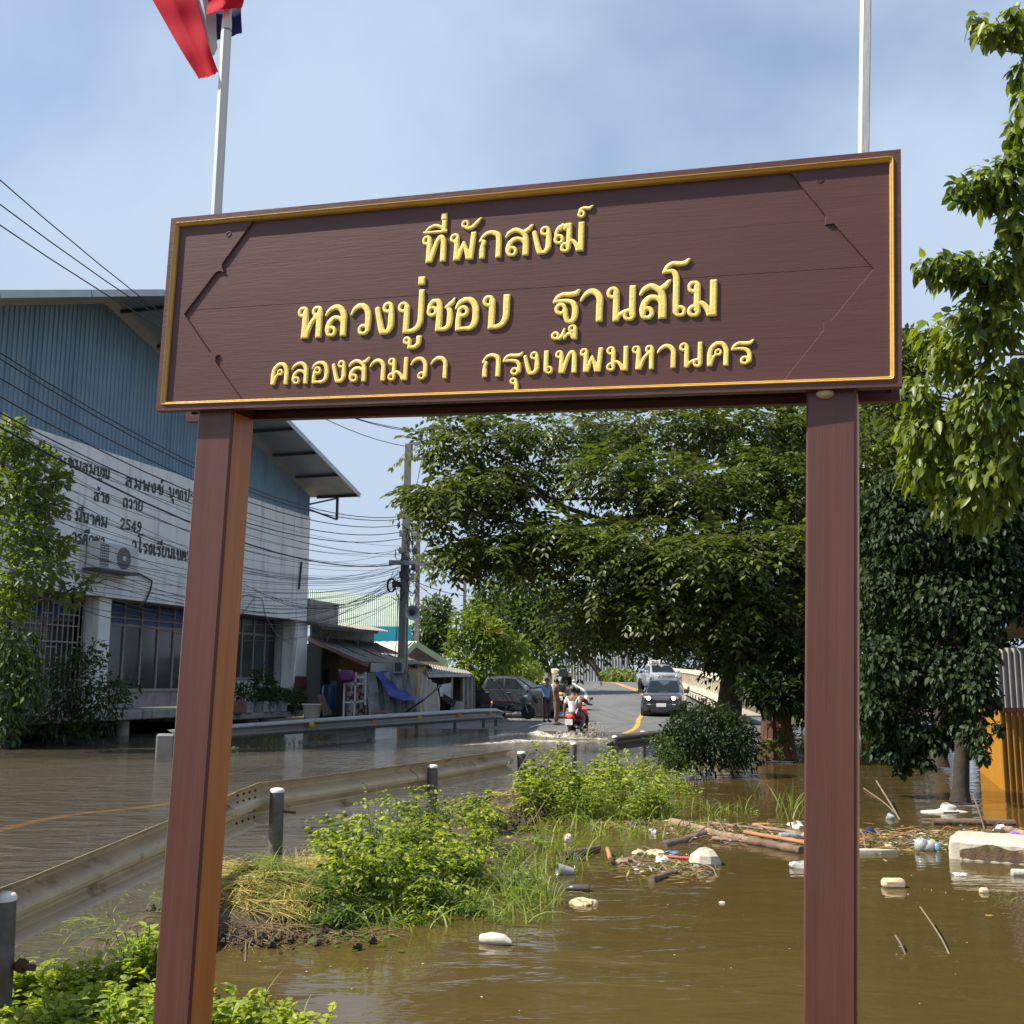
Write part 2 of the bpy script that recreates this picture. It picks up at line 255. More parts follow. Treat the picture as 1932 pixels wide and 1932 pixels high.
# ------------------------------------------------------------------ Thai lettering as strokes (units: height of a plain consonant)
def ring(cx, cy, r=.125, w=.115): return ('o', cx, cy, r, w)
def st(pts, w=.19, sm=True): return ('s', pts, w, sm)
GL = {
 'ก': (.8, 1, [st([(.03,.62),(.12,.76),(.25,.88),(.42,.92),(.6,.86),(.70,.70),(.70,-.2)], [.07,.11,.14,.16,.19,.2,.2]), st([(.05,.66),(.19,.60),(.14,.48),(.13,.3),(.13,-.2)], [.1,.15,.15,.2,.2])]),
 'า': (.68, 1, [st([(.03,.66),(.12,.80),(.28,.91),(.44,.88),(.57,.70),(.57,.4),(.57,-.2)], [.08,.13,.17,.19,.2,.2,.2])]),
 'ร': (.7, 1, [st([(.70,1.02),(.60,.87),(.42,.85),(.24,.86),(.1,.76),(.03,.62)], [.05,.15,.15,.14,.13,.1]), st([(.05,.63),(.3,.64),(.48,.58),(.57,.42),(.57,.16)], [.1,.13,.16,.18,.17]), ring(.42,.165)]),
 'ว': (.66, 1, [st([(.03,.66),(.12,.82),(.28,.92),(.44,.87),(.55,.68),(.56,.4),(.56,.16)], [.08,.14,.17,.18,.2,.2,.16]), ring(.42,.165)]),
 'น': (.92, 1, [ring(.18,.82), st([(.29,.82),(.29,.6),(.29,-.2)], .18), st([(.29,-.02),(.38,.16),(.55,.26),(.72,.3)], [.12,.13,.13,.12]), st([(.79,1.2),(.79,.2)], .18), ring(.70,.17)]),
 'ม': (.94, 1, [ring(.18,.83), st([(.29,.83),(.29,.5),(.29,.22)], .18), ring(.19,.17), st([(.3,.38),(.46,.36),(.62,.22),(.72,-.02)], [.13,.14,.15,.15]), st([(.82,1.2),(.82,-.2)], .19)]),
 'ท': (.9, 1, [ring(.18,.81), st([(.27,.81),(.27,.5),(.25,-.2)], .19), st([(.3,-.1),(.42,.35),(.55,.74),(.68,.9),(.78,.78),(.79,.5),(.79,-.2)], [.16,.17,.16,.16,.2,.21,.21])]),
 'พ': (1.0, 1, [ring(.18,.82), st([(.25,.75),(.26,.5),(.24,-.2)], .19), st([(.27,-.08),(.40,.3),(.52,.62)], [.2,.17,.13]), st([(.52,.62),(.64,.3),(.74,-.08)], [.13,.17,.2]), st([(.77,-.2),(.83,.5),(.89,1.2)], .19)]),
 'ห': (.88, 1, [ring(.18,.83), st([(.27,.8),(.27,.5),(.24,-.2)], .2), st([(.29,-.1),(.42,.34),(.56,.58),(.72,.68)], [.15,.15,.14,.12]), ring(.68,.83), st([(.77,.8),(.76,.5),(.77,-.2)], .2)]),
 'ล': (.74, 1, [st([(.02,.68),(.12,.82),(.32,.92),(.5,.87),(.62,.68),(.63,.4),(.63,-.2)], [.08,.13,.16,.18,.2,.2,.2]), st([(.62,.40),(.48,.56),(.3,.58),(.16,.46),(.1,.28),(.1,.17)], [.1,.13,.15,.17,.18,.16]), ring(.22,.165)]),
 'ส': (.92, 1, [st([(.02,.66),(.12,.78),(.32,.86),(.5,.80),(.66,.66),(.69,.4),(.69,-.2)], [.08,.13,.15,.15,.17,.2,.2]), st([(.68,.38),(.52,.54),(.32,.56),(.17,.45),(.1,.28),(.1,.17)], [.1,.13,.15,.17,.18,.16]), ring(.23,.165), st([(.60,.76),(.76,.84),(.84,.92),(.94,1.05)], [.14,.15,.12,.05])]),
 'ง': (.7, 1, [ring(.46,.82), st([(.58,.82),(.59,.5),(.58,.25),(.48,.09),(.36,.08)], [.16,.2,.2,.16,.1]), st([(.36,-.06),(.24,.2),(.08,.78)], [.2,.2,.17], False)]),
 'ฆ': (1.06, 1, [ring(.16,.46), st([(.06,.5),(.07,.7),(.16,.86),(.22,.9)], [.1,.14,.14,.1]), st([(.22,.78),(.28,.94),(.36,.82)], [.1,.13,.12]), st([(.36,.80),(.44,.94),(.55,.96)], [.12,.14,.08]), st([(.52,.95),(.52,.5),(.50,.2)], .18), ring(.40,.17), st([(.5,.4),(.64,.38),(.78,.24),(.86,.0)], [.12,.13,.14,.14]), st([(.95,1.2),(.95,-.2)], .2)]),
 'ช': (.86, 1, [ring(.17,.62,.12,.11), st([(.07,.62),(.08,.78),(.2,.93),(.34,.92),(.40,.76),(.40,.4),(.38,-.03)], [.1,.13,.15,.16,.19,.2,.2]), st([(.36,.06),(.55,.06),(.70,.16),(.73,.40),(.72,.60),(.62,.74)], [.12,.13,.17,.19,.17,.1]), st([(.60,.72),(.72,.80),(.82,.90),(.9,1.04)], [.1,.15,.13,.05])]),
 'อ': (.74, 1, [st([(.02,.68),(.12,.84),(.32,.93),(.5,.88),(.62,.70),(.64,.45),(.60,.2),(.46,.07),(.3,.07),(.1,.06)], [.08,.14,.16,.18,.2,.21,.19,.14,.11,.12]), st([(.1,.02),(.1,.3),(.12,.5)], .17), ring(.24,.58)]),
 'บ': (.82, 1, [ring(.18,.83), st([(.29,.83),(.29,.5),(.28,-.03)], .19), st([(.28,.06),(.46,.07),(.62,.16),(.71,.35),(.72,.6),(.72,1.3)], [.12,.14,.17,.19,.2,.2])]),
 'ป': (.82, 1.36, [ring(.18,.83), st([(.29,.83),(.29,.5),(.28,-.03)], .19), st([(.28,.06),(.46,.07),(.62,.16),(.71,.35),(.72,.6),(.72,1.6)], [.12,.14,.17,.19,.19,.18])]),
 'ฐ': (.77, 1, [st([(.77,1.03),(.66,.89),(.48,.86),(.28,.87),(.12,.79),(.03,.66)], [.05,.15,.14,.13,.13,.1]), st([(.05,.67),(.34,.68),(.55,.62),(.64,.45),(.63,.22),(.55,.07),(.45,.07),(.38,.2),(.35,.42)], [.1,.12,.15,.18,.18,.15,.13,.15,.15]), ring(.22,.45)]),
 'ฐล': (.8, .44, [ring(.13,.14,.085,.09), st([(.14,.05),(.28,.07),(.36,.2),(.40,.33)], [.08,.11,.1,.06]), st([(.36,.17),(.42,.04)], [.1,.05]), st([(.40,.05),(.5,.17),(.6,.16),(.66,.05)], [.07,.1,.1,.09]), ring(.64,.33,.085,.09), st([(.725,.33),(.725,-.1)], .13)]),
 'โ': (.82, 1.74, [st([(.84,1.78),(.7,1.62),(.52,1.59),(.3,1.61),(.14,1.52),(.03,1.36)], [.05,.15,.15,.14,.14,.1]), st([(.05,1.37),(.26,1.39),(.38,1.30),(.42,1.1),(.42,.5),(.42,.16)], [.1,.13,.17,.19,.19,.18]), ring(.55,.165)]),
 'เ': (.42, 1, [st([(.10,1.2),(.10,.16)], .2), ring(.235,.165)]),
 'ค': (.8, 1, [st([(.12,-.2),(.11,.4),(.17,.72),(.38,.92),(.58,.88),(.70,.66),(.70,.3),(.70,-.2)], [.2,.2,.18,.17,.18,.2,.2,.2]), ring(.42,.56,.10,.1), st([(.35,.49),(.24,.34),(.16,.05)], [.1,.12,.12])]),
 'ี': (.8, .45, [st([(-.1,.05),(.9,.05)], .1), st([(.05,.06),(.18,.2),(.40,.28),(.60,.20),(.72,.08)], [.08,.11,.12,.11,.1]), st([(.71,.05),(.71,.6)], .18)]),
 'ิ': (.8, .36, [st([(-.1,.05),(.9,.05)], .1), st([(.05,.06),(.18,.2),(.40,.28),(.60,.20),(.72,.06)], [.08,.11,.12,.12,.12])]),
 '่': (.2, .26, [st([(.1,-.2),(.1,.5)], .22)]),
 '้': (.5, .4, [ring(.12,.27,.08,.08), st([(.14,.19),(.2,.08),(.36,.2),(.48,.42)], [.1,.12,.11,.06])]),
 'ั': (.78, .42, [ring(.15,.23,.1,.1), st([(.1,.14),(.26,.07),(.44,.13),(.58,.27),(.76,.46)], [.08,.13,.14,.13,.06])]),
 '์': (.58, .43, [ring(.15,.145,.09,.1), st([(.07,.18),(.12,.31),(.28,.35),(.42,.33),(.58,.45)], [.08,.12,.13,.12,.05])]),
 'ู': (.56, .38, [ring(.12,.25,.08,.09), st([(.2,.25),(.2,.06)], .12), st([(.18,.055),(.33,.055),(.45,.14),(.47,.26),(.47,.6)], [.1,.11,.14,.16,.16])]),
 'ุ': (.44, .5, [ring(.15,.36,.1,.1), st([(.27,.38),(.30,.2),(.30,-.2)], [.14,.18,.2])]),
 'ะ': (.5, 1, [ring(.13,.72,.08,.09), st([(.15,.62),(.3,.66),(.48,.86)], [.1,.13,.06]), ring(.13,.22,.08,.09), st([(.15,.12),(.3,.16),(.48,.36)], [.1,.13,.06])]),
 'ณ': (1.15, 1, [ring(.16,.83), st([(.26,.83),(.26,.2)], .18), ring(.17,.17), st([(.26,.3),(.36,.8),(.5,.92),(.6,.8),(.6,-.1)], .15), st([(.6,.05),(.75,.22),(.92,.25)], .12), st([(1.02,1.2),(1.02,.2)], .18), ring(.95,.17)]),
 'ญ': (1.15, 1, [ring(.16,.62), st([(.08,.7),(.2,.92),(.4,.9),(.5,.7),(.5,-.1)], .17), st([(.5,.05),(.75,.06)], .14), st([(.75,-.1),(.75,.7),(.85,.9),(1.05,.9),(1.05,-.1)], .17)]),
 'ถ': (.8, 1, [st([(.05,.62),(.25,.88),(.45,.9),(.68,.7),(.7,-.2)], [.1,.15,.17,.2,.2]), st([(.12,.6),(.17,.2)], .17), ring(.24,.165)]),
 'ย': (.8, 1, [ring(.2,.83), st([(.1,.75),(.12,.58),(.3,.52)], .14), st([(.2,.5),(.12,.3),(.22,.08),(.5,.07),(.7,.2),(.7,1.2)], .17)]),
 'ศ': (.85, 1, [st([(.12,-.2),(.11,.4),(.17,.72),(.38,.88),(.58,.84),(.70,.66),(.70,-.2)], .18), ring(.42,.5,.10,.1), st([(.35,.43),(.16,.05)], .12), st([(.62,.82),(.85,1.05)], .12)]),
 'ต': (.85, 1, [st([(.12,-.2),(.1,.6),(.2,.9),(.36,.75),(.5,.9),(.7,.7),(.7,-.2)], .17), ring(.42,.5,.1,.1), st([(.35,.43),(.16,.05)], .12)]),
 'แ': (.8, 1, [st([(.10,1.2),(.10,.16)], .19), ring(.235,.165), st([(.52,1.2),(.52,.16)], .19), ring(.655,.165)]),
 'ข': (.8, 1, [ring(.2,.6,.11,.11), st([(.1,.66),(.14,.9),(.3,.86),(.32,.5),(.3,.06),(.5,.06),(.7,.15),(.7,1.2)], .17)]),
 '2': (.62, 1, [st([(.08,.72),(.2,.92),(.42,.92),(.53,.7),(.42,.45),(.08,.07),(.6,.07)], .16, False)]),
 '6': (.64, 1, [st([(.55,.93),(.25,.85),(.1,.55),(.1,.3),(.25,.07),(.45,.09),(.55,.3),(.42,.53),(.2,.48),(.1,.32)], .15, False)]),
 '5': (.62, 1, [st([(.56,.92),(.16,.92),(.12,.55),(.36,.58),(.54,.42),(.5,.15),(.3,.06),(.06,.12)], .15, False)]),
 '4': (.66, 1, [st([(.46,-.1),(.46,.92),(.07,.3),(.66,.3)], .15, False)]),
 '9': (.64, 1, [st([(.1,.07),(.4,.15),(.54,.45),(.54,.7),(.4,.92),(.2,.9),(.09,.7),(.22,.47),(.45,.52),(.54,.7)], .15, False)]),
}
def spline(p, w, k=5):
    p = np.array(p, float); w = np.array(w if hasattr(w, '__len__') else [w] * len(p), float)
    if len(p) < 3: return p, w
    q = np.vstack([2 * p[0] - p[1], p, 2 * p[-1] - p[-2]]); P = []; Q = []
    for i in range(len(p) - 1):
        a, b, c, d = q[i:i + 4]
        for j in range(k):
            t = j / k
            P.append(.5 * (2 * b + (c - a) * t + (2 * a - 5 * b + 4 * c - d) * t * t + (3 * b - a - 3 * c + d) * t ** 3)); Q.append(w[i] + (w[i + 1] - w[i]) * t)
    P.append(p[-1]); Q.append(w[-1]); return np.array(P), np.array(Q)
def glyph(ch, x0, x1, z0, z1, yb, depth, cell):
    """one raised letter in the local x, z plane (front towards -y), cut from the distance field of its strokes"""
    gw, gh, el = GL[ch]; sx = (x1 - x0) / gw; sz = (z1 - z0) / gh
    nx = int((x1 - x0) / cell) + 3; nz = int((z1 - z0) / cell) + 3
    X = x0 - cell + np.arange(nx) * cell; Z = z0 - cell + np.arange(nz) * cell
    PX, PZ = np.meshgrid(X, Z, indexing='ij'); D = np.full(PX.shape, 1e9)
    for e in el:
        if e[0] == 'o':
            D = np.minimum(D, np.abs(np.hypot(PX - (x0 + e[1] * sx), PZ - (z0 + e[2] * sz)) - e[3] * sz) - e[4] * sz / 2)
        else:
            p, w = spline(e[1], e[2]) if e[3] else (np.array(e[1], float), np.array(e[2] if hasattr(e[2], '__len__') else [e[2]] * len(e[1]), float))
            p = p * [sx, sz] + [x0, z0]; w = w * sz / 2
            for i in range(len(p) - 1):
                d = p[i + 1] - p[i]; t = np.clip(((PX - p[i][0]) * d[0] + (PZ - p[i][1]) * d[1]) / max(d @ d, 1e-12), 0, 1)
                D = np.minimum(D, np.hypot(PX - p[i][0] - d[0] * t, PZ - p[i][1] - d[1] * t) - (w[i] + (w[i + 1] - w[i]) * t))
    D = np.maximum(D, np.maximum(z0 - PZ, PZ - z1)); D[np.abs(D) < 1e-7] = 1e-7
    soft = .035 * sz; vs = []; ix = {}; fs = []
    def vert(key, x, z, dd):
        if key not in ix:
            h = depth * (.55 + .45 * math.sqrt(min(1, max(0, -dd) / soft))); ix[key] = len(vs); vs.append((x, yb - h, z))
        return ix[key]
    def low(i):
        key = ('b', i)
        if key not in ix: ix[key] = len(vs); vs.append((vs[i][0], yb, vs[i][2]))
        return ix[key]
    cs = [(0, 0), (1, 0), (1, 1), (0, 1)]
    ins = D < 0; act = np.argwhere(ins[:-1, :-1] | ins[1:, :-1] | ins[1:, 1:] | ins[:-1, 1:])
    for i, j in act:
        poly = []
        for k in range(4):
            a = (i + cs[k][0], j + cs[k][1]); b = (i + cs[(k + 1) % 4][0], j + cs[(k + 1) % 4][1]); da, db = D[a], D[b]
            if da < 0: poly.append((vert(a, X[a[0]], Z[a[1]], da), False))
            if (da < 0) != (db < 0):
                t = da / (da - db); key = (min(a, b), max(a, b))
                poly.append((vert(key, X[a[0]] + (X[b[0]] - X[a[0]]) * t, Z[a[1]] + (Z[b[1]] - Z[a[1]]) * t, 0), True))
        if len(poly) > 2:
            fs.append(tuple(p[0] for p in poly))
            for k in range(len(poly)):
                p, q = poly[k], poly[(k + 1) % len(poly)]
                if p[1] and q[1]:
                    # contour edge: wall down to the board
                    fs.append((q[0], p[0], low(p[0]), low(q[0])))
    m = MB(); m.v = vs; m.f = fs; return m
# ------------------------------------------------------------------ the name board
SC = Vector((-0.0625, 3.2522, 2.8084)); SW, SH = 2.408, 0.6883; a_, r_, t_ = .3036, .0418, -.0207
def sign_axes():
    u = Vector((math.cos(a_), -math.sin(a_), 0)); n = Vector((-math.sin(a_), -math.cos(a_), 0)); w = Vector((0, 0, 1))
    n2 = n * math.cos(t_) + w * math.sin(t_); w2 = -n * math.sin(t_) + w * math.cos(t_)
    return u * math.cos(r_) - w2 * math.sin(r_), u * math.sin(r_) + w2 * math.cos(r_), n2
su, sw, sn = sign_axes()
MS = Matrix(((su.x, -sn.x, sw.x, SC.x), (su.y, -sn.y, sw.y, SC.y), (su.z, -sn.z, sw.z, SC.z), (0, 0, 0, 1)))
def sl(u, v, y=0.0):
    P = MS.inverted() @ onplane(u, v, MS @ Vector((0, y, 0)), sn); return P.x, P.z
m_wood = mat('painted_wood_maroon', (.086, .036, .033), .45, var=.07, scale=3, bump=.05, bscale=34, stretch=(.35, 1, 5), spec=.35, d=(.108, .040, .034), dscale=1.3, dmin=.55, dmax=.8)
m_frame = mat('painted_wood_frame', (.094, .039, .033), .40, var=.12, scale=14, bump=.08, bscale=50, stretch=(.5, .5, 2), spec=.4)
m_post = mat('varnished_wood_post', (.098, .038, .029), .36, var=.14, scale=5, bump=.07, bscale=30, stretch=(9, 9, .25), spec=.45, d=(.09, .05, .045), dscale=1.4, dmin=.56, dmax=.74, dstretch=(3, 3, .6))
m_gold = mat('gold_paint_letters', (.82, .64, .17), .5, var=.08, scale=22, bump=.12, bscale=130, d=(.55, .40, .12), dscale=14, dmin=.60, dmax=.74, spec=.5)
m_mould = mat('gold_paint_moulding', (.52, .31, .06), .32, var=.12, scale=12, bump=.1, bscale=60, spec=.55)
m_side = mat('orange_bounce_light', (.46, .145, .024), .34, var=.14, scale=4, bump=.12, bscale=30, stretch=(9, 9, .25), spec=.5, d=(.40, .13, .022), dscale=1.1, dmin=.5, dmax=.75, dstretch=(2, 2, .5))  # warm bounce light on the posts' right sides, put into the colour
sign = thing('name_board', 'maroon wooden name board with raised gold Thai lettering standing on two square posts', 'sign', M=MS)
# frame: four mitred rails
fw, fd = .024, .034; hx, hz = SW / 2, SH / 2
def rail_(p0, p1, q0, q1):          # outer ends p, inner ends q in x, z
    m = MB(); b = .004
    o0, o1, i0, i1 = [Vector((p[0], 0, p[1])) for p in (p0, p1, q0, q1)]
    m.add([o0, o1, i1, i0] + [p + Vector((0, fd, 0)) for p in (o0, o1, i1, i0)], [(0, 1, 2, 3), (7, 6, 5, 4), (0, 4, 5, 1), (1, 5, 6, 2), (2, 6, 7, 3), (3, 7, 4, 0)])
    return m
g = .0006
for (p0, p1, q0, q1) in [((-hx, hz), (hx, hz), (-hx + fw, hz - fw), (hx - fw, hz - fw)), ((-hx, -hz), (hx, -hz), (-hx + fw, -hz + fw), (hx - fw, -hz + fw)),
                         ((-hx, -hz + g), (-hx, hz - g), (-hx + fw, -hz + fw + g), (-hx + fw, hz - fw - g)), ((hx, -hz + g), (hx, hz - g), (hx - fw, -hz + fw + g), (hx - fw, hz - fw - g))]:
    o = rail_(p0, p1, q0, q1).obj('frame_rail', m_frame, sign)
# gold moulding: two beads and a groove between, swept round with rounded corners
def mould_path(e, r, n=6):
    P = []
    for cx, cz, a0 in ((hx - e - r, hz - e - r, 0), (-hx + e + r, hz - e - r, 90), (-hx + e + r, -hz + e + r, 180), (hx - e - r, -hz + e + r, 270)):
        for k in range(n + 1):
            a = R(a0 + 90 * k / n); P.append((cx + r * math.cos(a), cz + r * math.sin(a)))
    return P
prof = [(.0185, .000), (.019, -.003), (.021, -.0052), (.0235, -.003), (.0245, .0005), (.0255, .0012), (.027, .0006), (.030, .003), (.0312, .008), (.0314, .020)]
m = MB(); rows = [mould_path(e, max(.004, .030 - e)) for e, y in prof]; K = len(rows[0])
for (e, y), row in zip(prof, rows): m.v += [(x, y, z) for x, z in row]
m.f = [(i * K + j, i * K + (j + 1) % K, (i + 1) * K + (j + 1) % K, (i + 1) * K + j) for i in range(len(prof) - 1) for j in range(K)]
m.obj('gold_moulding', m_mould, sign, smooth=True)
PY = .019                                                     # the panel's face lies this far behind the frame's face
zz = [-(SH / 2 - fw + .005), -.186, .012, .158, SH / 2 - fw + .005]
for i in range(4): m = MB(); m.bbox((0, PY + .006 + (.0006 if i % 2 else 0), (zz[i] + zz[i + 1]) / 2), (SW - 2 * fw + .01, .012, zz[i + 1] - zz[i] - .0003), .0006); m.obj('panel_board', m_wood, sign)
def corner_plate(pts, side):
    P = [sl(u, v, PY) for u, v in pts]; x = side * (hx - .0315); zt = hz - .0315
    P[0] = (P[0][0], zt); P[-1] = (P[-1][0], -zt)
    poly = P + [(x, -zt), (x, zt)]
    m = MB(); k = len(poly); e = .007
    m.v = [(p[0], PY - e, p[1]) for p in poly] + [(p[0], PY + .002, p[1]) for p in poly]
    m.v = m.v[:k] + [(x_ - side * .0042 if i < k - 2 else x_, y_, z_) for i, (x_, y_, z_) in enumerate(m.v[k:])]
    m.f = [tuple(range(k))] + [(i, (i + 1) % k, k + (i + 1) % k, k + i) for i in range(k)]
    m.obj('corner_plate', m_wood, sign)
corner_plate([(478.5,422.4),(421,498.2),(420.6,507),(424.7,514),(414.8,511.8),(408.2,515.7),(348.9,593.8),(397.3,665.2),(405,670),(413.7,670),(408.2,674),(408.2,683.9),(457.7,753.5)], -1)
corner_plate([(1490.7,329.6),(1559.5,408.7),(1558.6,424.8),(1573.3,423.3),(1649.4,508.3),(1568.9,606.4),(1555.1,608.4),(1555.1,624),(1479.5,715.3)], 1)
for u, v in ((434, 443), (1547, 341)):
    m = MB()                        # the two plugged screw holes
    x, z = sl(u, v, PY); m.lathe([(.0105, 0), (.0105, .0016), (.008, .002), (.0078, .0005), (0, .0005)], 14, Matrix.Translation((x, PY - .0068, z)) @ Matrix.Rotation(R(90), 4, 'X')).obj('wood_plug', m_wood, sign)
# the lettering, glyph by glyph: character and the box it fills in the picture (zoom windows of 4096 px)
def Z1(x, y): return ((1500 + x / 1.932) * .47168, (800 + y / 1.932) * .47168)
def Z2(x, y): return ((1000 + x / 1.61) * .47168, (1000 + y / 1.61) * .47168)
def Z3(x, y): return ((2000 + x / 1.61) * .47168, (950 + y / 1.61) * .47168)
TXT = [
 (Z1, [('ท',365,555,272,486),('ี',385,560,165,262),('่',517,563,104,160),('พ',580,790,256,469),('ั',670,838,145,236),('ก',806,980,238,455),('ส',1012,1222,200,437),('ง',1217,1368,206,424),('ฆ',1390,1620,180,406),('์',1567,1692,48,142)]),
 (Z2, [('ห',310,470,366,571),('ล',488,628,354,560),('ว',650,785,345,551),('ง',808,932,337,546),('ป',952,1125,262,538),('่',1089,1130,174,228),('ู',987,1110,556,640),('ช',1140,1318,315,526),('อ',1325,1478,306,522),('บ',1498,1675,292,512)]),
 (Z3, [('ฐ',345,516,340,561),('ฐล',332,502,567,663),('า',518,668,332,548),('น',690,882,316,542),('ส',902,1098,280,528),('โ',1048,1222,142,515),('ม',1214,1400,278,512)]),
 (Z2, [('ค',137,252,727,870),('ล',272,380,721,865),('อ',402,512,717,860),('ง',530,622,712,856),('ส',640,772,694,851),('า',772,878,702,846),('ม',890,1022,695,842),('ว',1035,1150,690,836),('า',1165,1278,685,830),('ก',1496,1615,668,820)]),
 (Z3, [('ร',20,151,740,889),('ุ',65,128,904,982),('ง',152,257,737,886),('เ',285,345,730,881),('ท',355,498,726,876),('พ',515,670,713,868),('ม',688,830,703,861),('ห',848,998,697,853),('า',1012,1138,688,844),('น',1154,1312,677,839),('ค',1332,1475,671,830),('ร',1490,1636,660,820)]),
]
for fn, items in TXT:
    for ch, l, r, t, b in items:
        c = (l + r) / 2; md = (t + b) / 2
        x0 = sl(*fn(l, md), PY)[0]; x1 = sl(*fn(r, md), PY)[0]; z1 = sl(*fn(c, t), PY)[1]; z0 = sl(*fn(c, b), PY)[1]
        if ch == '่': pass
        glyph(ch, x0, x1, z0, z1, PY, .0066, .0026).obj('letter', m_gold, sign, smooth=True, fix=False)
# posts behind the front board, and a second board behind the posts
PT = .136
def post_at(u0, v0, tw=0.0):
    x = sl(u0, v0, fd)[0]
    M = Matrix.Translation((x + PT / 2, fd + .0015 + PT / 2, 0)) @ Matrix.Rotation(tw, 4, 'Z')
    m = MB(); m.bbox((0, 0, (.30 - 3.35) / 2), (PT, PT, .30 + 3.35), .006, M); return m, x
for (u_, v_, tw) in ((372, 790, 0.0), (1523, 752, R(-2.5))):
    pm, px_ = post_at(u_, v_, tw); po = pm.obj('post', m_post, sign); MATW[po.name] = MATW[sign.name]
    M = Matrix.Translation((px_ + PT / 2, fd + .0015 + PT / 2, 0)) @ Matrix.Rotation(tw, 4, 'Z'); m = MB(); m.bbox((PT / 2 + .0005, .002, (-SH / 2 - .003 - 3.35) / 2), (.006, PT - .016, 3.35 - SH / 2 - .003), .002, M); o = m.obj('bounce_light_face', m_side, None); o.parent = po  # facing added on each post's right side to carry the painted bounce light
yb = fd + PT + .004
for nm, p0, p1, q0, q1 in [('back_frame_rail', (-hx, hz), (hx, hz), (-hx + fw, hz - fw), (hx - fw, hz - fw)), ('back_frame_rail', (-hx, -hz), (hx, -hz), (-hx + fw, -hz + fw), (hx - fw, -hz + fw)),
                       ('back_frame_rail', (-hx, -hz + g), (-hx, hz - g), (-hx + fw, -hz + fw + g), (-hx + fw, hz - fw - g)), ('back_frame_rail', (hx, -hz + g), (hx, hz - g), (hx - fw, -hz + fw + g), (hx - fw, hz - fw - g))]:
    r = rail_(p0, p1, q0, q1); r.v = [(x, yb + y, z) for x, y, z in r.v]; r.obj(nm, m_frame, sign)
m = MB(); m.box((0, yb + .022, 0), (SW - 2 * fw + .01, .012, SH - 2 * fw + .01)); m.obj('back_panel', m_wood, sign)
m = MB(); x = sl(1557, 741, fd)[0]; m.blob((x, fd - .002, -hz - .007), (.026, .022, .014), 3, .06, 14, 8); m.obj('cream_knob', mat('cream_knob', (.55, .42, .26), .6), sign, smooth=True, label='pale cream dome shaped knob under the board on the right post')
# ------------------------------------------------------------------ flagpoles and the flag (they stand between the two boards)
m_pole = mat('white_pole_paint', (.62, .62, .60), .45, var=.08, scale=6, bump=.1, bscale=30, stretch=(4, 4, .5), d=(.34, .30, .24), dscale=2.5, dmin=.58, dmax=.8, dstretch=(6, 6, .8))
def flagpole(name, label, u0, v0, u1, v1, flip):
    yy = fd + .07
    x0, z0 = sl(u0, v0, yy); x1, z1 = sl(u1, v1, yy)
    A = Vector((x0, yy, z0)); B = Vector((x1, yy, z1)); d = (B - A).normalized()
    base = A - d * .34
    Mw = MS @ Matrix.Translation(base); o = thing(name, label, 'flagpole', M=Mw)
    X = (Vector((1, 0, 0)) - d * d.x).normalized(); Y = d.cross(X); F = Matrix(((X.x, Y.x, d.x, 0), (X.y, Y.y, d.y, 0), (X.z, Y.z, d.z, 0), (0, 0, 0, 1)))
    return o, F
fl, F1 = flagpole('flagpole', 'white flagpole with a square lower part, the Thai flag tied to its top', 408.5, 403, 427, 60, 0)
MATW[fl.name] = MATW[fl.name] @ F1; fl.matrix_world = MATW[fl.name]
m = MB(); m.bbox((0, 0, .52), (.036, .036, 1.04), .008, Matrix.Rotation(R(38), 4, 'Z')); m.obj('square_shaft', m_pole, fl)
m = MB(); m.lathe([(.019, 1.042), (.0185, 1.07), (.0165, 1.09), (.0155, 1.2), (.015, 2.2)], 16); m.obj('round_shaft', m_pole, fl, smooth=True)
m_rope = mat('pale_cord', (.5, .47, .42), .8)
m = MB()
for k in range(3): m.tube([(.0195 * math.cos(a), .0195 * math.sin(a), 1.385 + k * .007 + .004 * math.sin(a)) for a in [i * math.pi / 8 for i in range(17)]], .003, 5)
m.tube([(-.016, -.014, 1.385), (-.026, -.018, 1.36), (-.024, -.018, 1.33), (-.014, -.018, 1.33)], .002, 5); m.tube([(-.008, -.019, 1.39), (-.006, -.018, 2.1)], .0022, 5)
m.obj('cord', m_rope, fl, smooth=True)
fr, F2 = flagpole('flagpole', 'bare white flagpole rising behind the right end of the name board', 1629.5, 285, 1633.5, 2, 0)
MATW[fr.name] = MATW[fr.name] @ F2; fr.matrix_world = MATW[fr.name]
m = MB(); m.bbox((0, 0, .75), (.028, .030, 1.5), .004, Matrix.Rotation(R(14), 4, 'Z')); m.obj('square_shaft', m_pole, fr)
m_red = leafmat('red_cloth', (.52, .012, .03), (.56, .015, .035), .35, .8, (1.3, 1.1, 1.1), .2); m_white = leafmat('white_cloth', (.42, .42, .44), (.44, .44, .46), .25, .8, (1, 1, 1), .2); m_blue = leafmat('blue_cloth', (.022, .03, .12), (.024, .032, .13), .25, .8, (1.2, 1.2, 1.2), .2)
flag = thing('flag', 'red, white and blue Thai flag hanging folded and frayed at the top of the pole', 'flag', M=MS @ Matrix.Translation((sl(400, 0, fd)[0], fd + .07, sl(400, 0, fd)[1])))
